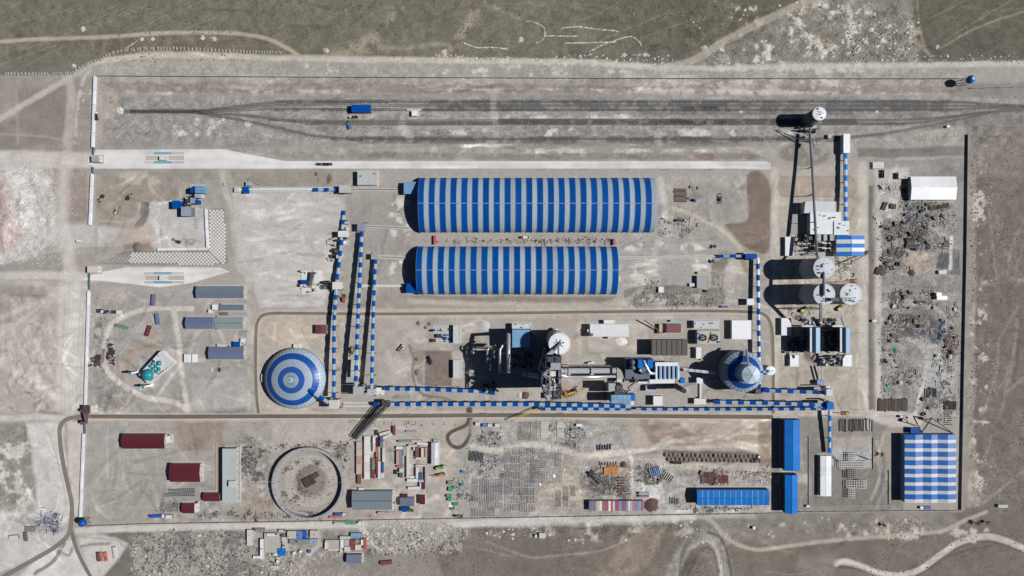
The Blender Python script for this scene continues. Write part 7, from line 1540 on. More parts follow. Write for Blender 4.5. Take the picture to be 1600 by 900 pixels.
def crane(label, x, y, tip, h, m, w=1.5, car=(9,3), rz=None):
    c = P(x,y); T = P(*tip, h); d = T-c; a = math.atan2(d.y, d.x); t = thing('mobile_crane', label, 'crane', (c.x,c.y,0)); u = Vector((-math.sin(a),math.cos(a),0))*w/2
    B = c+Vector((0,0,2.4)); mb = MB()
    for s in (-1,1):
        for q in (0,w): mb.beam(B+u*s+Vector((0,0,q)), T+u*s*.5+Vector((0,0,q*.5)), .22)
    n = max(4,int(d.length/2.2))
    for i in range(n):
        p, r = B.lerp(T,i/n), B.lerp(T,(i+1)/n); mb.beam(p+u+Vector((0,0,w*.9)), r-u+Vector((0,0,w*.6)), .16); mb.beam(p-u+Vector((0,0,w*.9)), r+u+Vector((0,0,w*.6)), .16)
    mb.build('boom', m, t); e = math.radians(rz) if rz is not None else a
    MB().obox(c, car[0], car[1], .8, 1.5, e).build('carrier', DSTEEL, t); MB().obox(c-Vector((math.cos(a),math.sin(a),0))*1.2, 4.2, 2.6, 1.5, 3.4, a).build('house', m, t); MB().obox(c+u*1.6, 1.6, 1.2, 1.5, 3.2, a).build('cab', GLASS, t)
    for i in (-.38,-.13,.13,.38):
        for s in (-1,1): p = c+Vector((math.cos(e)*i*car[0]-math.sin(e)*s*car[1]*.45, math.sin(e)*i*car[0]+math.cos(e)*s*car[1]*.45,0)); MB().lathe(p, [(.6,0),(.6,1.0)], 10).build('wheel', BLACK, t)
    MB().obox(T, .9, .9, h-.6, h+.4, a).build('boom_head', DSTEEL, t); return t
OY = mc(218,176,70,.6); crane('yellow crawler crane with very long lattice boom crossing the twin belts', 889, 615, (800,657), 7, OY, 2.2, (12,6), 20); crane('orange yellow lattice mast standing against the preheater tower', 884, 614, (876.5,596), 24, mc(226,150,40,.6), 2.6, (6,5)); crane('yellow counter jib lying east of the crawler crane', 897, 612, (915,605.5), 8, OY, 2.4, (7,4)); crane('yellow crane between the inclined belts near the dome', 551, 547, (546,556), 7, mc(220,160,60,.6), 1.8, (8,3.4), 70); crane('orange crane beside the westernmost belt crossing', 537.5, 466, (533,458), 9, mc(190,84,50,.6), 1.4, (9,3), 80); crane('yellow green mobile crane in the container camp', 686, 730, (697,727), 3.6, mc(136,200,60,.6), 1.4, (10,3), 12); crane('orange yellow mobile crane below the green one', 688, 741, (676,744), 3.6, mc(216,150,50,.6), 1.4, (10,3), 10); crane('red crane with lattice boom between the silo cluster rows', 1334, 439, (1297,442), 5, mc(206,112,90,.6), 1.8, (6,4)); crane('yellow outrigger crane on the plant road south of the grey corner tower', 1321, 645.5, (1309,645), 3, mc(200,150,80,.6), 1.2, (8,3.4), 0); crane('dark truck crane with pale boom north of the chequered warehouse', 1412, 657, (1440,666), 4, mc(170,160,150,.6), 1.2, (8,3)); crane('black crane with long boom beside the striped packing house', 1352, 396, (1305,425), 14, DSTEEL, 1.0, (7,3)); crane('yellow green crane south of the silo cluster', 1254, 484, (1266,479), 4, mc(190,200,70,.6), 1.2, (8,3)); crane('lime yellow crane south of the easternmost silo', 1311, 481, (1318,478), 4, mc(190,206,70,.6), 1.2, (8,3)); crane('dark old crane with bent boom in the steel yard', 924, 740, (945,757), 6, DSTEEL, 1.4, (9,4), 60)
t = thing('cable_rig', 'dark braced mast leaning from the lone silo to the west', 'mast', tuple(P(1213,203))); MB().beam(P(1213,203,1), P(1266,224,8), .7).build('boom', DSTEEL, t); MB().beam(P(1280,195,12), P(1275,228,1), .4).build('stay', DSTEEL, t)
# ---------------------------------------------------------------- soil heaps
k = 0
for j in range(2):
    for i in range(22):
        heap('small dark soil heap in the double row of heaps', 1040+i*6.9+j*3+rnd.uniform(-.7,.7), 710.5+j*6.6+rnd.uniform(-.7,.7)+i*.12, 4.1+rnd.uniform(-.4,.6), 2.0+rnd.uniform(-.4,.5), EARTH, k, group='double row of soil heaps'); k += 1
EARTH2 = mat('earth_grey', alb(150,146,134), .97, dirt=.3, scale=.5); bp = smooth_pts([(2,115.5),(60,115),(108,114.5),(120,108),(150,95),(178,82),(215,77),(260,75.5),(330,78),(395,81),(440,82)], 12); acc = 0
for a, b in zip(bp[:-1], bp[1:]):
    acc += math.hypot(b[0]-a[0], b[1]-a[1])
    if acc > 5.1: acc -= 5.1; heap('grey soil heap in the long berm beside the northern track', b[0], b[1]+rnd.uniform(-.6,.6), 3.3+rnd.uniform(-.3,.5), 1.5+rnd.uniform(-.3,.4), EARTH2, k, group='berm of dumped soil heaps', asp=.75, n=10); k += 1
for x,y,r,h,l in ((654,505,4,1.5,'western of three brown soil heaps north of the pit'),(671,506,3.6,1.5,'eastern of three brown soil heaps north of the pit'),(665,512,3.4,1.3,'southern of three brown soil heaps north of the pit'),(652,561,4,1.4,'upper soil heap on the west edge of the brown pit'),(652,582,5.5,1.8,'lower soil heap on the west edge of the brown pit'),(495,272,3.5,1.6,'dark soil heap north of the ground belt'),(215,386,9,2.2,'brown soil heap on the platform slope'),(1250,228,5,2,'earth heap beneath the grey pipe belt')): heap(l, x, y, r, h, SOIL, k); k += 1
heap('white crushed stone heap north of the power house road', 757, 509, 10, 1.2, mc(200,196,190,.95), 77, n=18); heap('white insulation debris south of the power house', 971, 533.5, 8, 1.1, mc(226,226,226,.8), 78, asp=1.3); heap('rusty red scrap heap at the end of the colourful row', 1017.5, 789, 12, 2.6, mc(92,66,66,.9), 79, cat='scrap heap', asp=1.05, n=22); heap('small reddish hopper heap in the raw material belt lane', 820.5, 617.5, 6.5, 2, mc(104,74,64,.9), 80, asp=1.2); heap('white bagged heap beside the reddish heap', 812, 617.8, 5.5, 1.4, mc(214,212,208,.9), 81); heap('brown tarpaulin covered heap in the scrap yard', 1424, 426, 7, 2, mc(78,70,62,.9), 82, n=6)
# ---------------------------------------------------------------- scrap pieces, bundles, mats
DK2 = [mc(74,71,68,.85), mc(100,96,91,.85), mc(104,86,72,.9), mc(126,121,114,.85), mc(62,62,66,.8)]
LT = [mc(206,204,198,.8), mc(182,180,174,.8), mc(150,160,172,.7), mc(120,118,114,.8)]
BLU = [mc(74,90,130,.7), mc(96,110,150,.7), DK2[0], LT[2]]
def piece_meshes(m, tagn):
    out = []
    a = MB(); [a.box(*q) for q in ((-1.3,1.3,-1,-.88,0,1.2),(-1.3,1.3,.88,1,0,1.2),(-1.3,-1.18,-.87,.87,0,1.2),(1.18,1.3,-.87,.87,0,1.2),(-1.17,1.17,-.87,.87,.05,.15))]; out.append(a)
    a = MB(); [a.beam((-2.6,-.8+i*.4,.25+.3*(i%2)),(2.6,-.7+i*.38,.3+.3*(i%2)),.3) for i in range(5)]; out.append(a)
    a = MB().tube([(-1.6,0,.8),(1.6,0,.8)],.8,10); out.append(a)
    a = MB(); [a.obox((.1*i,.15*i),2.6,1.8,.3*i,.3*i+.16,.08*i) for i in range(5)]; out.append(a)
    a = MB(); [a.beam(p,q,.28) for p,q in (((-1.5,-1,0),(1.5,-1,0)),((-1.5,1,0),(1.5,1,0)),((-1.5,-1,0),(-1.2,-1,1.8)),((1.5,1,0),(1.2,1,1.8)),((-1.2,-1,1.8),(1.2,1,1.8)),((-1.5,1,0),(1.5,-1,1.6)))]; out.append(a)
    a = MB().lathe((0,0),[(1.1,0),(1.3,.5),(1.3,1.3),(.6,1.7)],9); a.box(-.3,1.9,-.3,.3,.2,.9); out.append(a)
    a = MB(); [a.obox(((i*1.1)%2.4-1.2,(i*.7)%1.9-1),1.2,.8,.0,.5+.35*(i%3),i*.9) for i in range(6)]; out.append(a)
    return [q.mesh('scrap_piece', m) for q in out]
PM = {}
def pieces(x0, y0, x1, y1, n, pal, where, name='scrap_piece', cat='scrap', sc=(.8,1.7), word='dark steel scrap piece', bits=60):
    r2 = random.Random(int(x0*7+y0)); grp = word+'s '+where; lab = (word+' '+where)
    for i in range(max(2, round(n*.5))):
        m = r2.choice(pal)
        if m.name not in PM: PM[m.name] = piece_meshes(m, name)
        o = bpy.data.objects.new(name, r2.choice(PM[m.name])); COL.objects.link(o); o.location = P(r2.uniform(x0,x1), r2.uniform(y0,y1)); o.rotation_euler.z = r2.uniform(0,6.3); s = r2.uniform(*sc); o.scale = (s,s,s); tag(o, lab, cat, grp)
    mb = MB(); mi = []; pl = pal + pal + LT[:2] + [LT[3]]; cl = [(r2.uniform(x0,x1), r2.uniform(y0,y1), r2.uniform(1.5,5)) for i in range(max(3,n//2))]
    for i in range(int(bits*2.8)):      # the crumbs nobody could count, lying in loose clusters
        if r2.random() < .6: q = r2.choice(cl); x, y = r2.gauss(q[0],q[2]), r2.gauss(q[1],q[2]*.8)
        else: x, y = r2.gauss((x0+x1)/2,(x1-x0)/3.2), r2.gauss((y0+y1)/2,(y1-y0)/3.2)
        s = .25+.75*r2.random()**2; long = r2.random() < .3; mb.obox(P(x,y), s*(r2.uniform(3,7) if long else r2.uniform(.6,2)), s*(.45 if long else 1), -.1, .12+s*r2.uniform(.1,.6), r2.choice([0,0,1.57,r2.uniform(0,3.1)])); mi += [r2.randrange(len(pl))]*6
    ob = mb.build('scrap_litter', pl[0], None); [ob.data.materials.append(m) for m in pl[1:]]; ob.data.polygons.foreach_set('material_index', np.array(mi, np.int32)); tag(ob, kind='stuff')
Y = 'eastern scrap yard'
pieces(1372,345,1412,375,20,DK2,f'in the north west corner of the {Y}',bits=160); pieces(1415,350,1450,372,16,DK2,f'around the middle track of the {Y}',bits=150); pieces(1416,372,1446,390,14,DK2+[MAROON],f'beside the maroon plates in the {Y}',bits=140); pieces(1372,385,1420,425,22,DK2,f'in the western middle of the {Y}',bits=170); pieces(1445,372,1478,392,10,DK2,f'right of the maroon plates in the {Y}',bits=110)
pieces(1412,334,1452,350,16,DK2+BLU,f'on the blue tinted row of the {Y}',bits=200,word='mixed blue and rusty scrap piece'); pieces(1458,332,1490,358,10,LT+DK2[:2],f'near the white rubble of the {Y}',bits=180,word='pale scrap piece'); pieces(1410,314,1456,332,14,LT+DK2,f'below the white warehouse',bits=220,word='pale and dark steel offcut')
pieces(1376,288,1400,300,8,LT[:3],f'on the pale pile west of the white warehouse',bits=140,word='pale rubble block'); pieces(1406,288,1424,320,8,DK2,f'in the shade of the white warehouse',bits=80); pieces(1385,455,1415,482,12,DK2+LT[:2],f'north of the oval track in the {Y}',bits=220); pieces(1420,464,1460,482,7,DK2+LT[:1],f'on the upper verge of the oval track',bits=110)
pieces(1382,492,1440,512,18,DK2+LT[:1],f'inside the oval track of the {Y}',bits=380); pieces(1410,508,1446,526,12,DK2+BLU[:2],f'at the foot of the oval track',bits=260); pieces(1450,520,1472,535,8,BLU+DK2[:1],f'at the south tip of the oval',bits=180,word='blue grey scrap piece'); pieces(1464,498,1478,520,8,BLU,f'at the east end of the oval',bits=220,word='blue grey steel scrap')
pieces(1378,516,1405,535,6,DK2+LT[:1],f'south west of the oval',bits=150); pieces(1476,512,1496,560,12,[DK2[0],DK2[2],MAROON],f'heaped along the eastern wall',bits=420,word='dark reddish scrap piece'); pieces(1480,470,1497,500,6,LT,f'under the eastern wall by the white sheds',bits=170,word='pale scrap piece'); pieces(1376,545,1410,575,9,DK2,f'near the turquoise tarpaulin of the {Y}',bits=60); pieces(1395,575,1432,600,8,DK2+LT[:1],f'in the southern part of the {Y}',bits=110)
pieces(1380,590,1400,615,5,LT+[GREEN],f'by the small turquoise tarpaulin',bits=110,word='pale scrap piece'); pieces(1452,555,1492,600,12,LT+DK2[:1],f'on the pale south eastern part of the {Y}',bits=260,word='pale scrap piece'); pieces(1440,600,1492,650,14,LT+DK2[:2],f'in the south eastern corner of the {Y}',bits=300,word='grey steel offcut'); pieces(1394,452,1480,462,6,DK2,f'on the bare north edge of the oval',bits=60)
pieces(692,374,955,380,46,DK2+[LT[0],LT[2]],'in the lane between the two long halls',sc=(.5,.9),bits=300,word='dark parts crate'); pieces(985,458,1110,478,16,DK2+LT[:2],'on the rubble oval south east of the southern hall',bits=260,sc=(.4,.8)); pieces(1030,336,1090,366,10,DK2[2:]+LT[:2],'on the dumping ground east of the northern hall',bits=240,sc=(.4,.9))
pieces(920,738,962,770,14,DK2,'in the steel yard below the orange formwork',bits=320,sc=(.5,1)); pieces(968,760,985,778,4,DK2+LT[:1],'beside the pale lane of the steel yard',bits=140,sc=(.4,.8)); pieces(992,728,1030,760,16,DK2+LT[:2],'east of the pale lane in the steel yard',bits=320,sc=(.5,1)); pieces(1085,734,1140,756,8,[RUST,DK2[2],mc(160,84,74),LT[3]],'on the rusty pipe ground north of the blue workshop',bits=120,word='rusty steel piece'); pieces(1150,735,1205,750,10,[BLU[0],OFFW,DK2[2],LT[2],YELLOW],'on the colourful dump north of the blue workshop',bits=220,sc=(.4,.8),word='coloured waste piece')
pieces(745,672,782,695,9,DK2+LT[1:3],'in the northern steel store by the loop track',bits=170,sc=(.4,.9)); pieces(865,662,912,698,10,DK2+LT[:2],'in the northern steel store near the white slabs',bits=220,sc=(.4,.9)); pieces(745,715,785,745,8,DK2+LT[2:],'around the dark beams of the steel store',bits=160,sc=(.5,1)); pieces(1060,790,1200,798,8,DK2+[GREEN,LT[0]],'along the wall south of the blue workshop',bits=220,sc=(.4,.8))
pieces(378,688,398,745,12,DK2[3:]+[LT[3]],'on the grey store east of the glazed hall',bits=220,sc=(.5,.9),word='grey steel crate'); pieces(430,690,545,702,10,DK2,'around the north of the ring wall',bits=110,sc=(.4,.9)); pieces(525,690,545,735,8,DK2,'east of the ring wall',bits=130,sc=(.4,.9)); pieces(432,770,470,800,7,DK2[2:],'inside the south west of the ring wall',bits=90,sc=(.3,.7)); pieces(450,715,520,785,12,DK2,'inside the ring wall',bits=300,sc=(.3,.8))
pieces(300,800,520,811,14,DK2+BLU[:1],'along the southern wall near the ring wall',bits=240,sc=(.4,.8)); pieces(58,803,92,828,16,[mc(52,84,150,.7),BLU[1],DK2[0],LT[2]],'on the blue field at the south west corner',bits=260,word='blue painted frame',sc=(.4,.9)); pieces(250,786,282,800,4,DK2[3:],'by the smallest red shed',bits=70,sc=(.4,.8)); pieces(708,735,735,800,8,DK2+LT[:2]+[BLU[1]],'by the green tents',bits=140,sc=(.3,.7)); pieces(1225,480,1275,500,6,DK2,'north west of the filter towers',bits=90,sc=(.5,1)); pieces(1305,395,1340,440,8,DK2+LT[:2],'on the bare ground east of the silos',bits=130,sc=(.4,.9)); pieces(1225,365,1245,400,3,DK2,'by the mill transformer house',bits=60,sc=(.4,.8)); pieces(385,285,400,300,2,DK2,'by the ground belt',bits=20,sc=(.4,.7)); pieces(1010,440,1030,450,4,LT[1:],'in the bay below the long belt',bits=40,sc=(.5,.8)); pieces(560,660,720,665,4,DK2,'north of the container camp',bits=30,sc=(.4,.7))
def pipes(label, x0, y0, x1, y1, n, m, ang=0.0, r=.55, name='pipe_stack', jit=.8, mats=None):
    """bundle of n pipes or beams, each its own part, lying across the short side"""
    c = P((x0+x1)/2,(y0+y1)/2); t = thing(name, label, 'pipe stack', (c.x,c.y,0), None, math.radians(ang)); W, H = (x1-x0)*PX, (y1-y0)*PX; r2 = random.Random(int(x0+y0*3)); vert = W > H if ang == 0 else True
    ms = [MB().tube([(0,-.5,0),(0,.5,0)], 1, 8).mesh('pipe', q) for q in (mats or [m, m])]
    for i in range(n):
        o = bpy.data.objects.new('pipe', r2.choice(ms)); COL.objects.link(o); o.parent = t; L = (H if vert else W)*r2.uniform(.8,1.0)
        u = ((i+.5)/n-.5)*(W if vert else H); o.location = (u, r2.uniform(-jit,jit), r+.1) if vert else (r2.uniform(-jit,jit), u, r+.1); o.scale = (r, L, r); o.rotation_euler.z = (0 if vert else math.pi/2)+r2.uniform(-.05,.05)
    return t
B2 = [DK2[0],DK2[1],DK2[2]]
pipes('dark steel pipes lying side by side in the southern scrap yard', 1371.5,622,1418,643,34,None,mats=B2+[mc(110,100,94)],r=.5); pipes('dark steel pipes lying side by side north of the substation compound', 1311,654,1363,674,34,None,mats=B2+[mc(130,122,114),OFFW],r=.5); pipes('short dark beams fanned out in the north of the scrap yard', 1451,322,1463,329,8,None,mats=B2,r=.6,ang=10); pipes('second fan of dark beams right of the first below the white warehouse', 1464,319,1482,325,12,None,mats=B2,r=.5,ang=10)
pipes('bundle of timber beams at the west edge of the scrap yard', 1367,418,1383,430,8,None,mats=[mc(120,110,92),DK2[2]],r=.7,ang=-12); pipes('maroon and dark plates standing in a row in the scrap yard', 1414,372,1428,388,6,None,mats=[MAROON,DK2[0],DK2[1]],r=1.1); pipes('grey corrugated sheets lying below the maroon plates', 1428,383,1447,390,9,None,mats=[mc(160,164,170)],r=.6,ang=8); pipes('dark timbers lying by the eastern wall in the south', 1474,626,1494,640,12,None,mats=B2,r=.45); pipes('long dark rails standing in the south eastern scrap yard', 1444,605,1464,622,10,None,mats=B2+[LT[1]],r=.4); pipes('dark bars stacked below the timbers at the eastern wall', 1475,642,1487,665,7,None,mats=B2,r=.5)
pipes('long brown pipe stack east of the northern hall', 1053,294,1073,316,11,None,mats=[mc(96,84,78),mc(120,104,96),mc(130,120,112)],r=.6); pipes('single file of pipes right of the brown pipe stack', 1072,291,1096,296,2,None,mats=[mc(90,84,80)],r=.6,ang=0); pipes('dark upright pipe row on the sandy ground east of the pipe stack', 1122,303,1128,322,2,None,mats=B2,r=.7); pipes('dark beam bundle north west of the scrap yard track', 1378,316,1384,329,3,None,mats=B2,r=.8,ang=-24); pipes('dark plates bundle beside the slanting beam bundle', 1390,318,1399,326,5,None,mats=B2,r=.8)
pipes('rusty pipe rows north west of the blue workshop', 1094,736,1118,756,13,None,mats=[mc(124,90,80),mc(150,92,84),LT[3]],r=.4); pipes('shorter rusty pipe rows right of the first rows', 1122,742,1138,756,8,None,mats=[mc(124,96,88),mc(180,90,80)],r=.4); pipes('dark slender beams standing in the western steel store', 732,705,756,722,11,None,mats=[DK2[1],mc(96,104,110)],r=.4,ang=-8); pipes('blue steel girders in the eastern steel yard', 1014,729,1032,744,6,None,mats=[mc(78,120,190,.6),mc(130,160,200,.6)],r=.7,ang=16); pipes('pale steel girders slanting east of the blue girders', 1032,738,1052,752,6,None,mats=[LT[3],DK2[3]],r=.4,ang=-34)
pipes('orange painted formwork beams in the steel yard', 943,728,966.5,742,14,None,mats=[mc(214,136,46,.6),mc(196,118,50,.6)],r=.7); pipes('rusty brown frame beams above the orange formwork', 935,721,965,727,7,None,mats=[mc(136,96,66),mc(120,86,62)],r=.45); pipes('rust brown lattice girders beside the pale lane', 965,744,976,770,6,None,mats=[mc(128,90,66),mc(110,80,62)],r=.8); pipes('red and violet roofed lorry load by the northern steel store', 932,694,956,703,6,None,mats=[mc(130,84,92),mc(112,104,150)],r=.7); pipes('green reinforcement frame near the blue workshop', 1045.5,777,1061,788,6,None,mats=[mc(110,124,120),mc(120,130,128)],r=.35); pipes('pale beams lying on the rubble oval', 1056,458,1064,468,3,None,mats=[OFFW],r=.4,ang=40); pipes('long rails lying in the western part of the rubble oval', 988,464,1035,472,5,None,mats=[mc(150,150,150)],r=.3)
heap('dark coil heap beside the orange formwork', 974,725.5,6,2,DK2[0],91,cat='scrap heap'); heap('white sheet heap in the eastern steel yard', 1018,766,11,.8,mc(222,220,214,.9),92,n=9)
# steel mesh mats lying in rows
mm = MB()
for i in range(5): u = -3.7+i*1.85; mm.beam((u,-4,.14),(u,4,.14),.26 if i in (0,4) else .17,.12)
for i in range(5): u = -3.9+i*1.95; mm.beam((-3.8,u,.26),(3.8,u,.26),.26 if i in (0,4) else .17,.1)
MATM = [mm.mesh('steel_mat', q) for q in (mc(84,84,86,.8), mc(108,106,104,.8), mc(70,70,74,.8))]; r2 = random.Random(8)
for rx0, ry0, nx, ny, px, py, s, where in ((793,705,4,8,12.2,12.6,1.0,'in the middle of the steel store'),(834,712,4,4,12.4,12,1.0,'in the darker eastern field of the steel store'),(742,754,4,5,12.4,11.6,1.0,'in the south western field of the steel store'),(814,664,3,3,10,9.6,.85,'in the small northern field of the steel store'),(872,762,3,4,11.5,8.6,.7,'on the sandy ground west of the colourful row'),(254,788,3,2,10,8,.7,'west of the smallest red shed'),(903,660,2,3,9,11,.7,'in the north east of the steel store')):
    for i in range(nx):
        for j in range(ny):
            if r2.random() < .1: continue
            o = bpy.data.objects.new('steel_mat', r2.choice(MATM)); COL.objects.link(o); o.location = P(rx0+i*px+r2.uniform(-.6,.6), ry0+j*py+r2.uniform(-.6,.6)); o.scale = (s*r2.uniform(.9,1.05),s*r2.uniform(.85,1.05),r2.uniform(.8,1.6)); o.rotation_euler.z = r2.uniform(-.05,.05)+(math.pi/2 if r2.random()<.3 else 0); tag(o, 'grey steel mesh mat '+where, 'steel mat', 'steel mesh mats '+where)
for x, y, w, h_, l in ((851,671,13,26,'pale stack of concrete slabs in the northern steel store'),(876,671,12,25,'second pale slab stack in the northern steel store'),(1352,708,9,3,'pale slab leaning at the compound wall')):
    t = thing('slab_stack', l, 'slabs', tuple(P(x,y))); q = max(2,int(h_/4))
    for i in range(q): p = P(x+rnd.uniform(-.4,.4), y-h_/2+h_*(i+.5)/q); MB().obox(p, w*PX*rnd.uniform(.85,1), h_/q*PX*.9, 0, rnd.uniform(.5,.9), rnd.uniform(-.03,.03)).build('slab', mc(200,198,192,.85), t)
for x, m, l in ((757.5,BLUE,'blue'),(765.5,OFFW,'white'),(776.5,OFFW,'pale'),(746,OFFW,'small cream')): container(f'{l} container in the row at the north of the steel store', x, 664.5 if x > 750 else 662.5, 5.2, 6.5, 2.8, m if m is OFFW else mc(70,130,200,.6), 90)
container('white container in the north east of the steel store', 905, 664.5, 9, 4.6, 2.6, WHITE, 0); container('blue grey long container in the north east of the steel store', 901, 672, 16, 3.6, 2.6, mc(140,154,150,.6), -2); container('dark cabin on the white pallets of the rubble oval', 1104,455,4,4,2.4,DSTEEL,0,cat='cabin',name='cabin')
for x, y, s, m, l in ((1398.5,547,2.6,TEAL,'turquoise tarpaulin covered machine in the scrap yard'),(1386,602,2.2,TEAL,'small turquoise tarpaulin covered crate in the scrap yard'),(1477,655,2,OFFW,'white box on the eastern wall strip'),(775,716,2.4,mc(130,170,186,.7),'pale turquoise sheet stack in the steel store'),(979.5,744,2,ORANGE,'small orange tank beside the pale lane'),(865,744,2.6,WHITE,'white plastic sheet heap on the dark mats'),(882,734,1.2,WHITE,'small white sheet on the dark mats'),(843,757,2,WHITE,'white sheet at the south edge of the mats')): heap(l, x, y, s*1.5, s*.6, m, k, name='tarpaulin', cat='tarpaulin', n=8); k += 1
# lamp posts along the roads
for i, x in enumerate((640,760,880,1000,1120)): put(make_lamp, 'lamp', 'grey lamp post on the verge of the plant road', x, 645.3, 0, group='lamp posts of the plant road')
for y in (470,520,575,640): put(make_lamp, 'lamp', 'grey lamp post on the eastern mill road', 1345, y, math.pi, group='lamp posts of the eastern mill road')
for x in (850,915,980,1045,1110): put(make_lamp, 'lamp', 'grey lamp post along the concrete road north of the halls', x, 265.5, 0, group='lamp posts of the concrete road')
for x in (1305,1400,1455): put(make_lamp, 'lamp', 'lone pole on the bank above the scrap yard', x, 137 if x<1350 else 236, 0, group='poles on the northern bank')
# ---------------------------------------------------------------- stones, scrub: nobody could count them
def stones(name, n, sampler, smin, smax, m, seed=1, flat=.6):
    g = np.random.default_rng(seed); xy = sampler(g, n); n = len(xy); s = smin+(smax-smin)*g.random(n)**2.5
    base = np.array([(1,0,0),(0,1,0),(-1,0,0),(0,-1,0),(0,0,1),(.5,.5,.55),(-.5,.5,.6),(-.5,-.5,.5),(.5,-.5,.6)])[:5]
    tri = np.array([(0,1,4),(1,2,4),(2,3,4),(3,0,4)])
    v = base[None]*(s[:,None,None])*(1+.35*(g.random((n,5,1))-.5)); v[...,2] *= flat; a = g.random(n)*6.3; c, sn = np.cos(a)[:,None], np.sin(a)[:,None]
    x, y = v[...,0]*c-v[...,1]*sn, v[...,0]*sn+v[...,1]*c; i = np.clip(((xy[:,0]+20)/ST).astype(int),0,NX-1); j = np.clip(((xy[:,1]+20)/ST).astype(int),0,NY-1)
    co = np.stack([x+((xy[:,0]-800)*PX)[:,None], y+((450-xy[:,1])*PX)[:,None], v[...,2]+Z[j,i][:,None]-.03], -1).reshape(-1,3); f = (tri[None]+5*np.arange(n)[:,None,None]).reshape(-1,3)
    me = bpy.data.meshes.new(name); me.vertices.add(len(co)); me.vertices.foreach_set('co', co.ravel()); me.loops.add(f.size); me.loops.foreach_set('vertex_index', f.ravel().astype(np.int32)); me.polygons.add(len(f)); me.polygons.foreach_set('loop_start', np.arange(0,f.size,3,dtype=np.int32)); me.update(calc_edges=True); me.materials.append(m); o = bpy.data.objects.new(name, me); COL.objects.link(o); return tag(o, kind='stuff')
def box_s(x0,y0,x1,y1,src=None,thr=0.0):
    def f(g, n):
        q = np.stack([g.uniform(x0,x1,n), g.uniform(y0,y1,n)],1)
        e = ((q[:,0]-(x0+x1)/2)/((x1-x0)/2))**4+((q[:,1]-(y0+y1)/2)/((y1-y0)/2))**4; kk = e < g.uniform(.5,1.0,n)
        if src is not None: kk &= samp(src,q)+g.normal(0,.06,n) > thr
        return q[kk]
    return f
def cat_s(*fs): return lambda g, n: np.concatenate([f(g, int(n*w)) for f, w in fs])
def line_s(lines, w=.9):
    def f(g, n):
        segs = [(a,b) for l in lines for a,b in zip(l[:-1],l[1:])]; L = np.array([math.hypot(b[0]-a[0],b[1]-a[1]) for a,b in segs]); i = g.choice(len(segs), n, p=L/L.sum()); t = g.random(n); A = np.array([s[0] for s in segs])[i]; B = np.array([s[1] for s in segs])[i]
        return A+(B-A)*t[:,None]+g.normal(0,w/2,(n,2))
    return f
WR, GR, DR = mc(222,218,212,.95), mc(176,171,163,.95), mc(96,92,84,.95)
stones('rubble', 9000, cat_s((box_s(200,826,400,912,N2,-.05),.5),(box_s(560,814,725,868,N1+N2,-.02),.3),(box_s(395,865,560,912,N2,-.02),.2)), .35, 2.2, GR, 3)
stones('rubble', 1500, cat_s((box_s(200,826,400,912,N2,.02),.35),(box_s(580,814,720,850,N2,.02),.3),(box_s(395,862,560,912,N2,.02),.25)), .3, 1.7, WR, 4); stones('rubble', 5200, cat_s((box_s(205,826,400,912,N3,.02),.6),(box_s(570,830,690,870,N3,.03),.2),(box_s(385,850,470,912,N3,0),.2)), .3, 1.7, DR, 5)
stones('stones', 1500, cat_s((box_s(1060,0,1440,106,N2,.04),.6),(box_s(720,806,1500,850,N2+N1,.06),.4)), .3, 2.0, WR, 6); stones('stones', 4500, cat_s((box_s(-20,258,100,420,N2,-.2),.5),(box_s(0,250,130,420,N1,-.2),.2),(box_s(1510,215,1560,800,N2,.05),.3)), .25, 1.0, mc(206,198,191,.95), 7); stones('stones', 520, cat_s((box_s(660,84,800,95),.1),(box_s(820,84,1060,104),.4),(box_s(120,130,150,230,N2,0),.2),(box_s(1380,84,1600,104),.3)), .3, 1.4, WR, 8)
letters = [smooth_pts(q) for q in ([(832,34),(843,38),(851,45),(851,56),(846,64),(837,67)],[(851,56),(903,56.5)],[(877,44),(905,42),(935,46),(960,48),(967,50)],[(820,33),(832,33)],[(882,67),(910,67),(940,66),(962,66)],[(921,81),(940,71),(965,62),(985,57),(997,63),(1003,72)],[(722,66),(745,74),(770,74),(794,77)],[(197,75),(215,64)])]
stones('white_stone_lines', 1500, line_s(letters), .25, .7, mc(226,224,218,.95), 9)
stones('white_boulder_patches', 900, lambda g, n: np.concatenate([g.normal(p, s, (n//14, 2)) for p, s in (((814,62),2.2),((511,80),2.),((695,81),2.),((1009,85),1.8),((130,45),2.),((116,103),1.6),((222,61),1.2),((238,61),1.2),((317,60),1.4),((335,61),1.8),((1158,174),1.),((1370,174),1.2),((1465,73),1.2),((975,86),1.4))]), .3, 1.2, WR, 10)
def scrub(g, n):
    q = np.concatenate([np.stack([g.uniform(-15,1100,n), g.uniform(-15,96,n)],1), np.stack([g.uniform(1060,1615,n//3), g.uniform(-15,100,n//3)],1), np.stack([g.uniform(560,1615,n//3), g.uniform(826,915,n//3)],1), np.stack([g.uniform(1525,1615,n//5), g.uniform(210,800,n//5)],1)])
    return q[(samp(N1+N4*.6, q)+g.normal(0,.06,len(q)) > .0)]
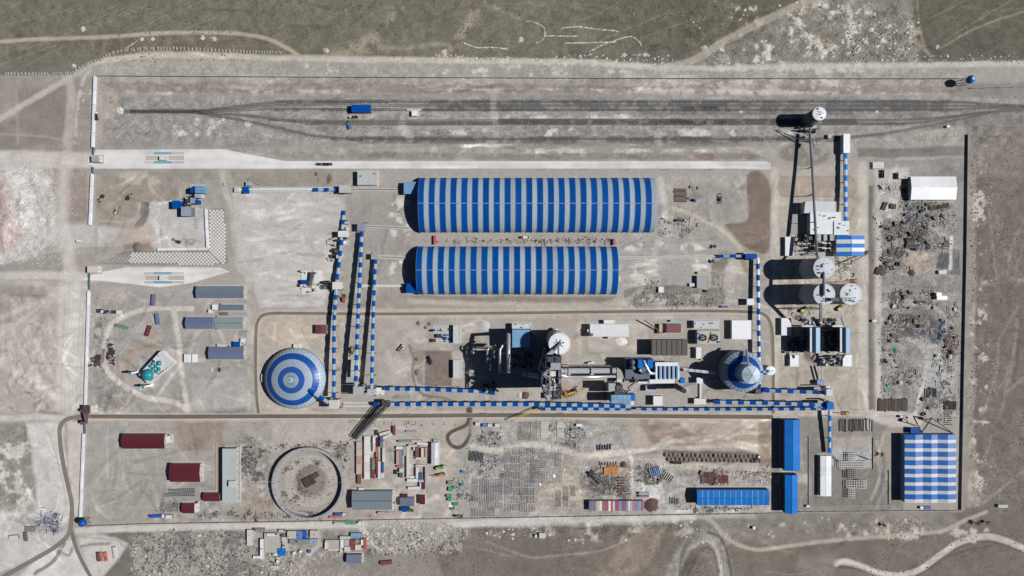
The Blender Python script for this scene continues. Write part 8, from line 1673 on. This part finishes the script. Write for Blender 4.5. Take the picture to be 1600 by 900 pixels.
stones('scrub', 9000, scrub, .3, 1.0, SHRUBM, 12, .9); stones('scrub', 1500, cat_s((box_s(1320,20,1440,100,N2,-.1),.4),(box_s(975,440,1140,480,N2,0),.2),(box_s(360,690,430,760,N3,0),.2),(box_s(1515,215,1530,780),.2)), .3, 1.3, mc(70,68,58,.95), 13)
stones('pebbles', 9000, cat_s((box_s(150,90,1500,245),.15),(box_s(360,490,1200,640),.2),(box_s(140,660,720,810),.2),(box_s(735,655,1205,800),.25),(box_s(1365,300,1505,660),.2)), .15, .55, WR, 14); stones('pebbles', 9000, cat_s((box_s(150,260,1200,490),.2),(box_s(140,660,720,810),.2),(box_s(735,655,1205,800),.3),(box_s(1365,300,1505,660),.3)), .2, .6, DR, 15)
# bare trees near the south east corner and in the compound
def bare_tree(label, x, y, h, seed):
    r2 = random.Random(seed); c = P(x,y); t = thing('bare_tree', label, 'tree', (c.x,c.y,0)); MB().lathe(c, [(.35,-.3),(.22,h*.45)], 7).build('trunk', mc(90,80,70,.9), t); mb = MB(); tw = MB()
    for i in range(14):
        a = r2.uniform(0,6.3); p = Vector((c.x,c.y,h*r2.uniform(.3,.45))); L = h*r2.uniform(.35,.65); q = p+Vector((math.cos(a)*L*.7, math.sin(a)*L*.7, L*.6)); mb.beam(p,q,.14)
        for k2 in range(7): b = p.lerp(q, r2.uniform(.3,1)); tw.beam(b, b+Vector((r2.uniform(-1,1),r2.uniform(-1,1),r2.uniform(.1,.8)))*1.3, .1)
        for k2 in range(10): b = p.lerp(q, r2.uniform(.5,1.1)); tw.obox((b.x+r2.uniform(-.7,.7), b.y+r2.uniform(-.7,.7)), r2.uniform(.2,.5), .3, b.z, b.z+.15, r2.uniform(0,3))
    mb.build('limbs', mc(90,80,70,.9), t); tw.build('crown', mc(104,98,86,.9), t); return t
for i,(x,y,h,l) in enumerate(((1523,816,7,'bare thorn tree left of two at the south eastern corner'),(1540,815,6,'bare thorn tree right of two at the south eastern corner'),(1375,709,5.5,'bare tree beside the substation compound wall'),(1378,819,5,'low bare tree on the rubble south of the wall'),(1115,385,4.5,'scrubby tree north of the long ground belt'),(1113,408,4.5,'scrubby tree just south of the long ground belt'))): bare_tree(l,x,y,h,i)
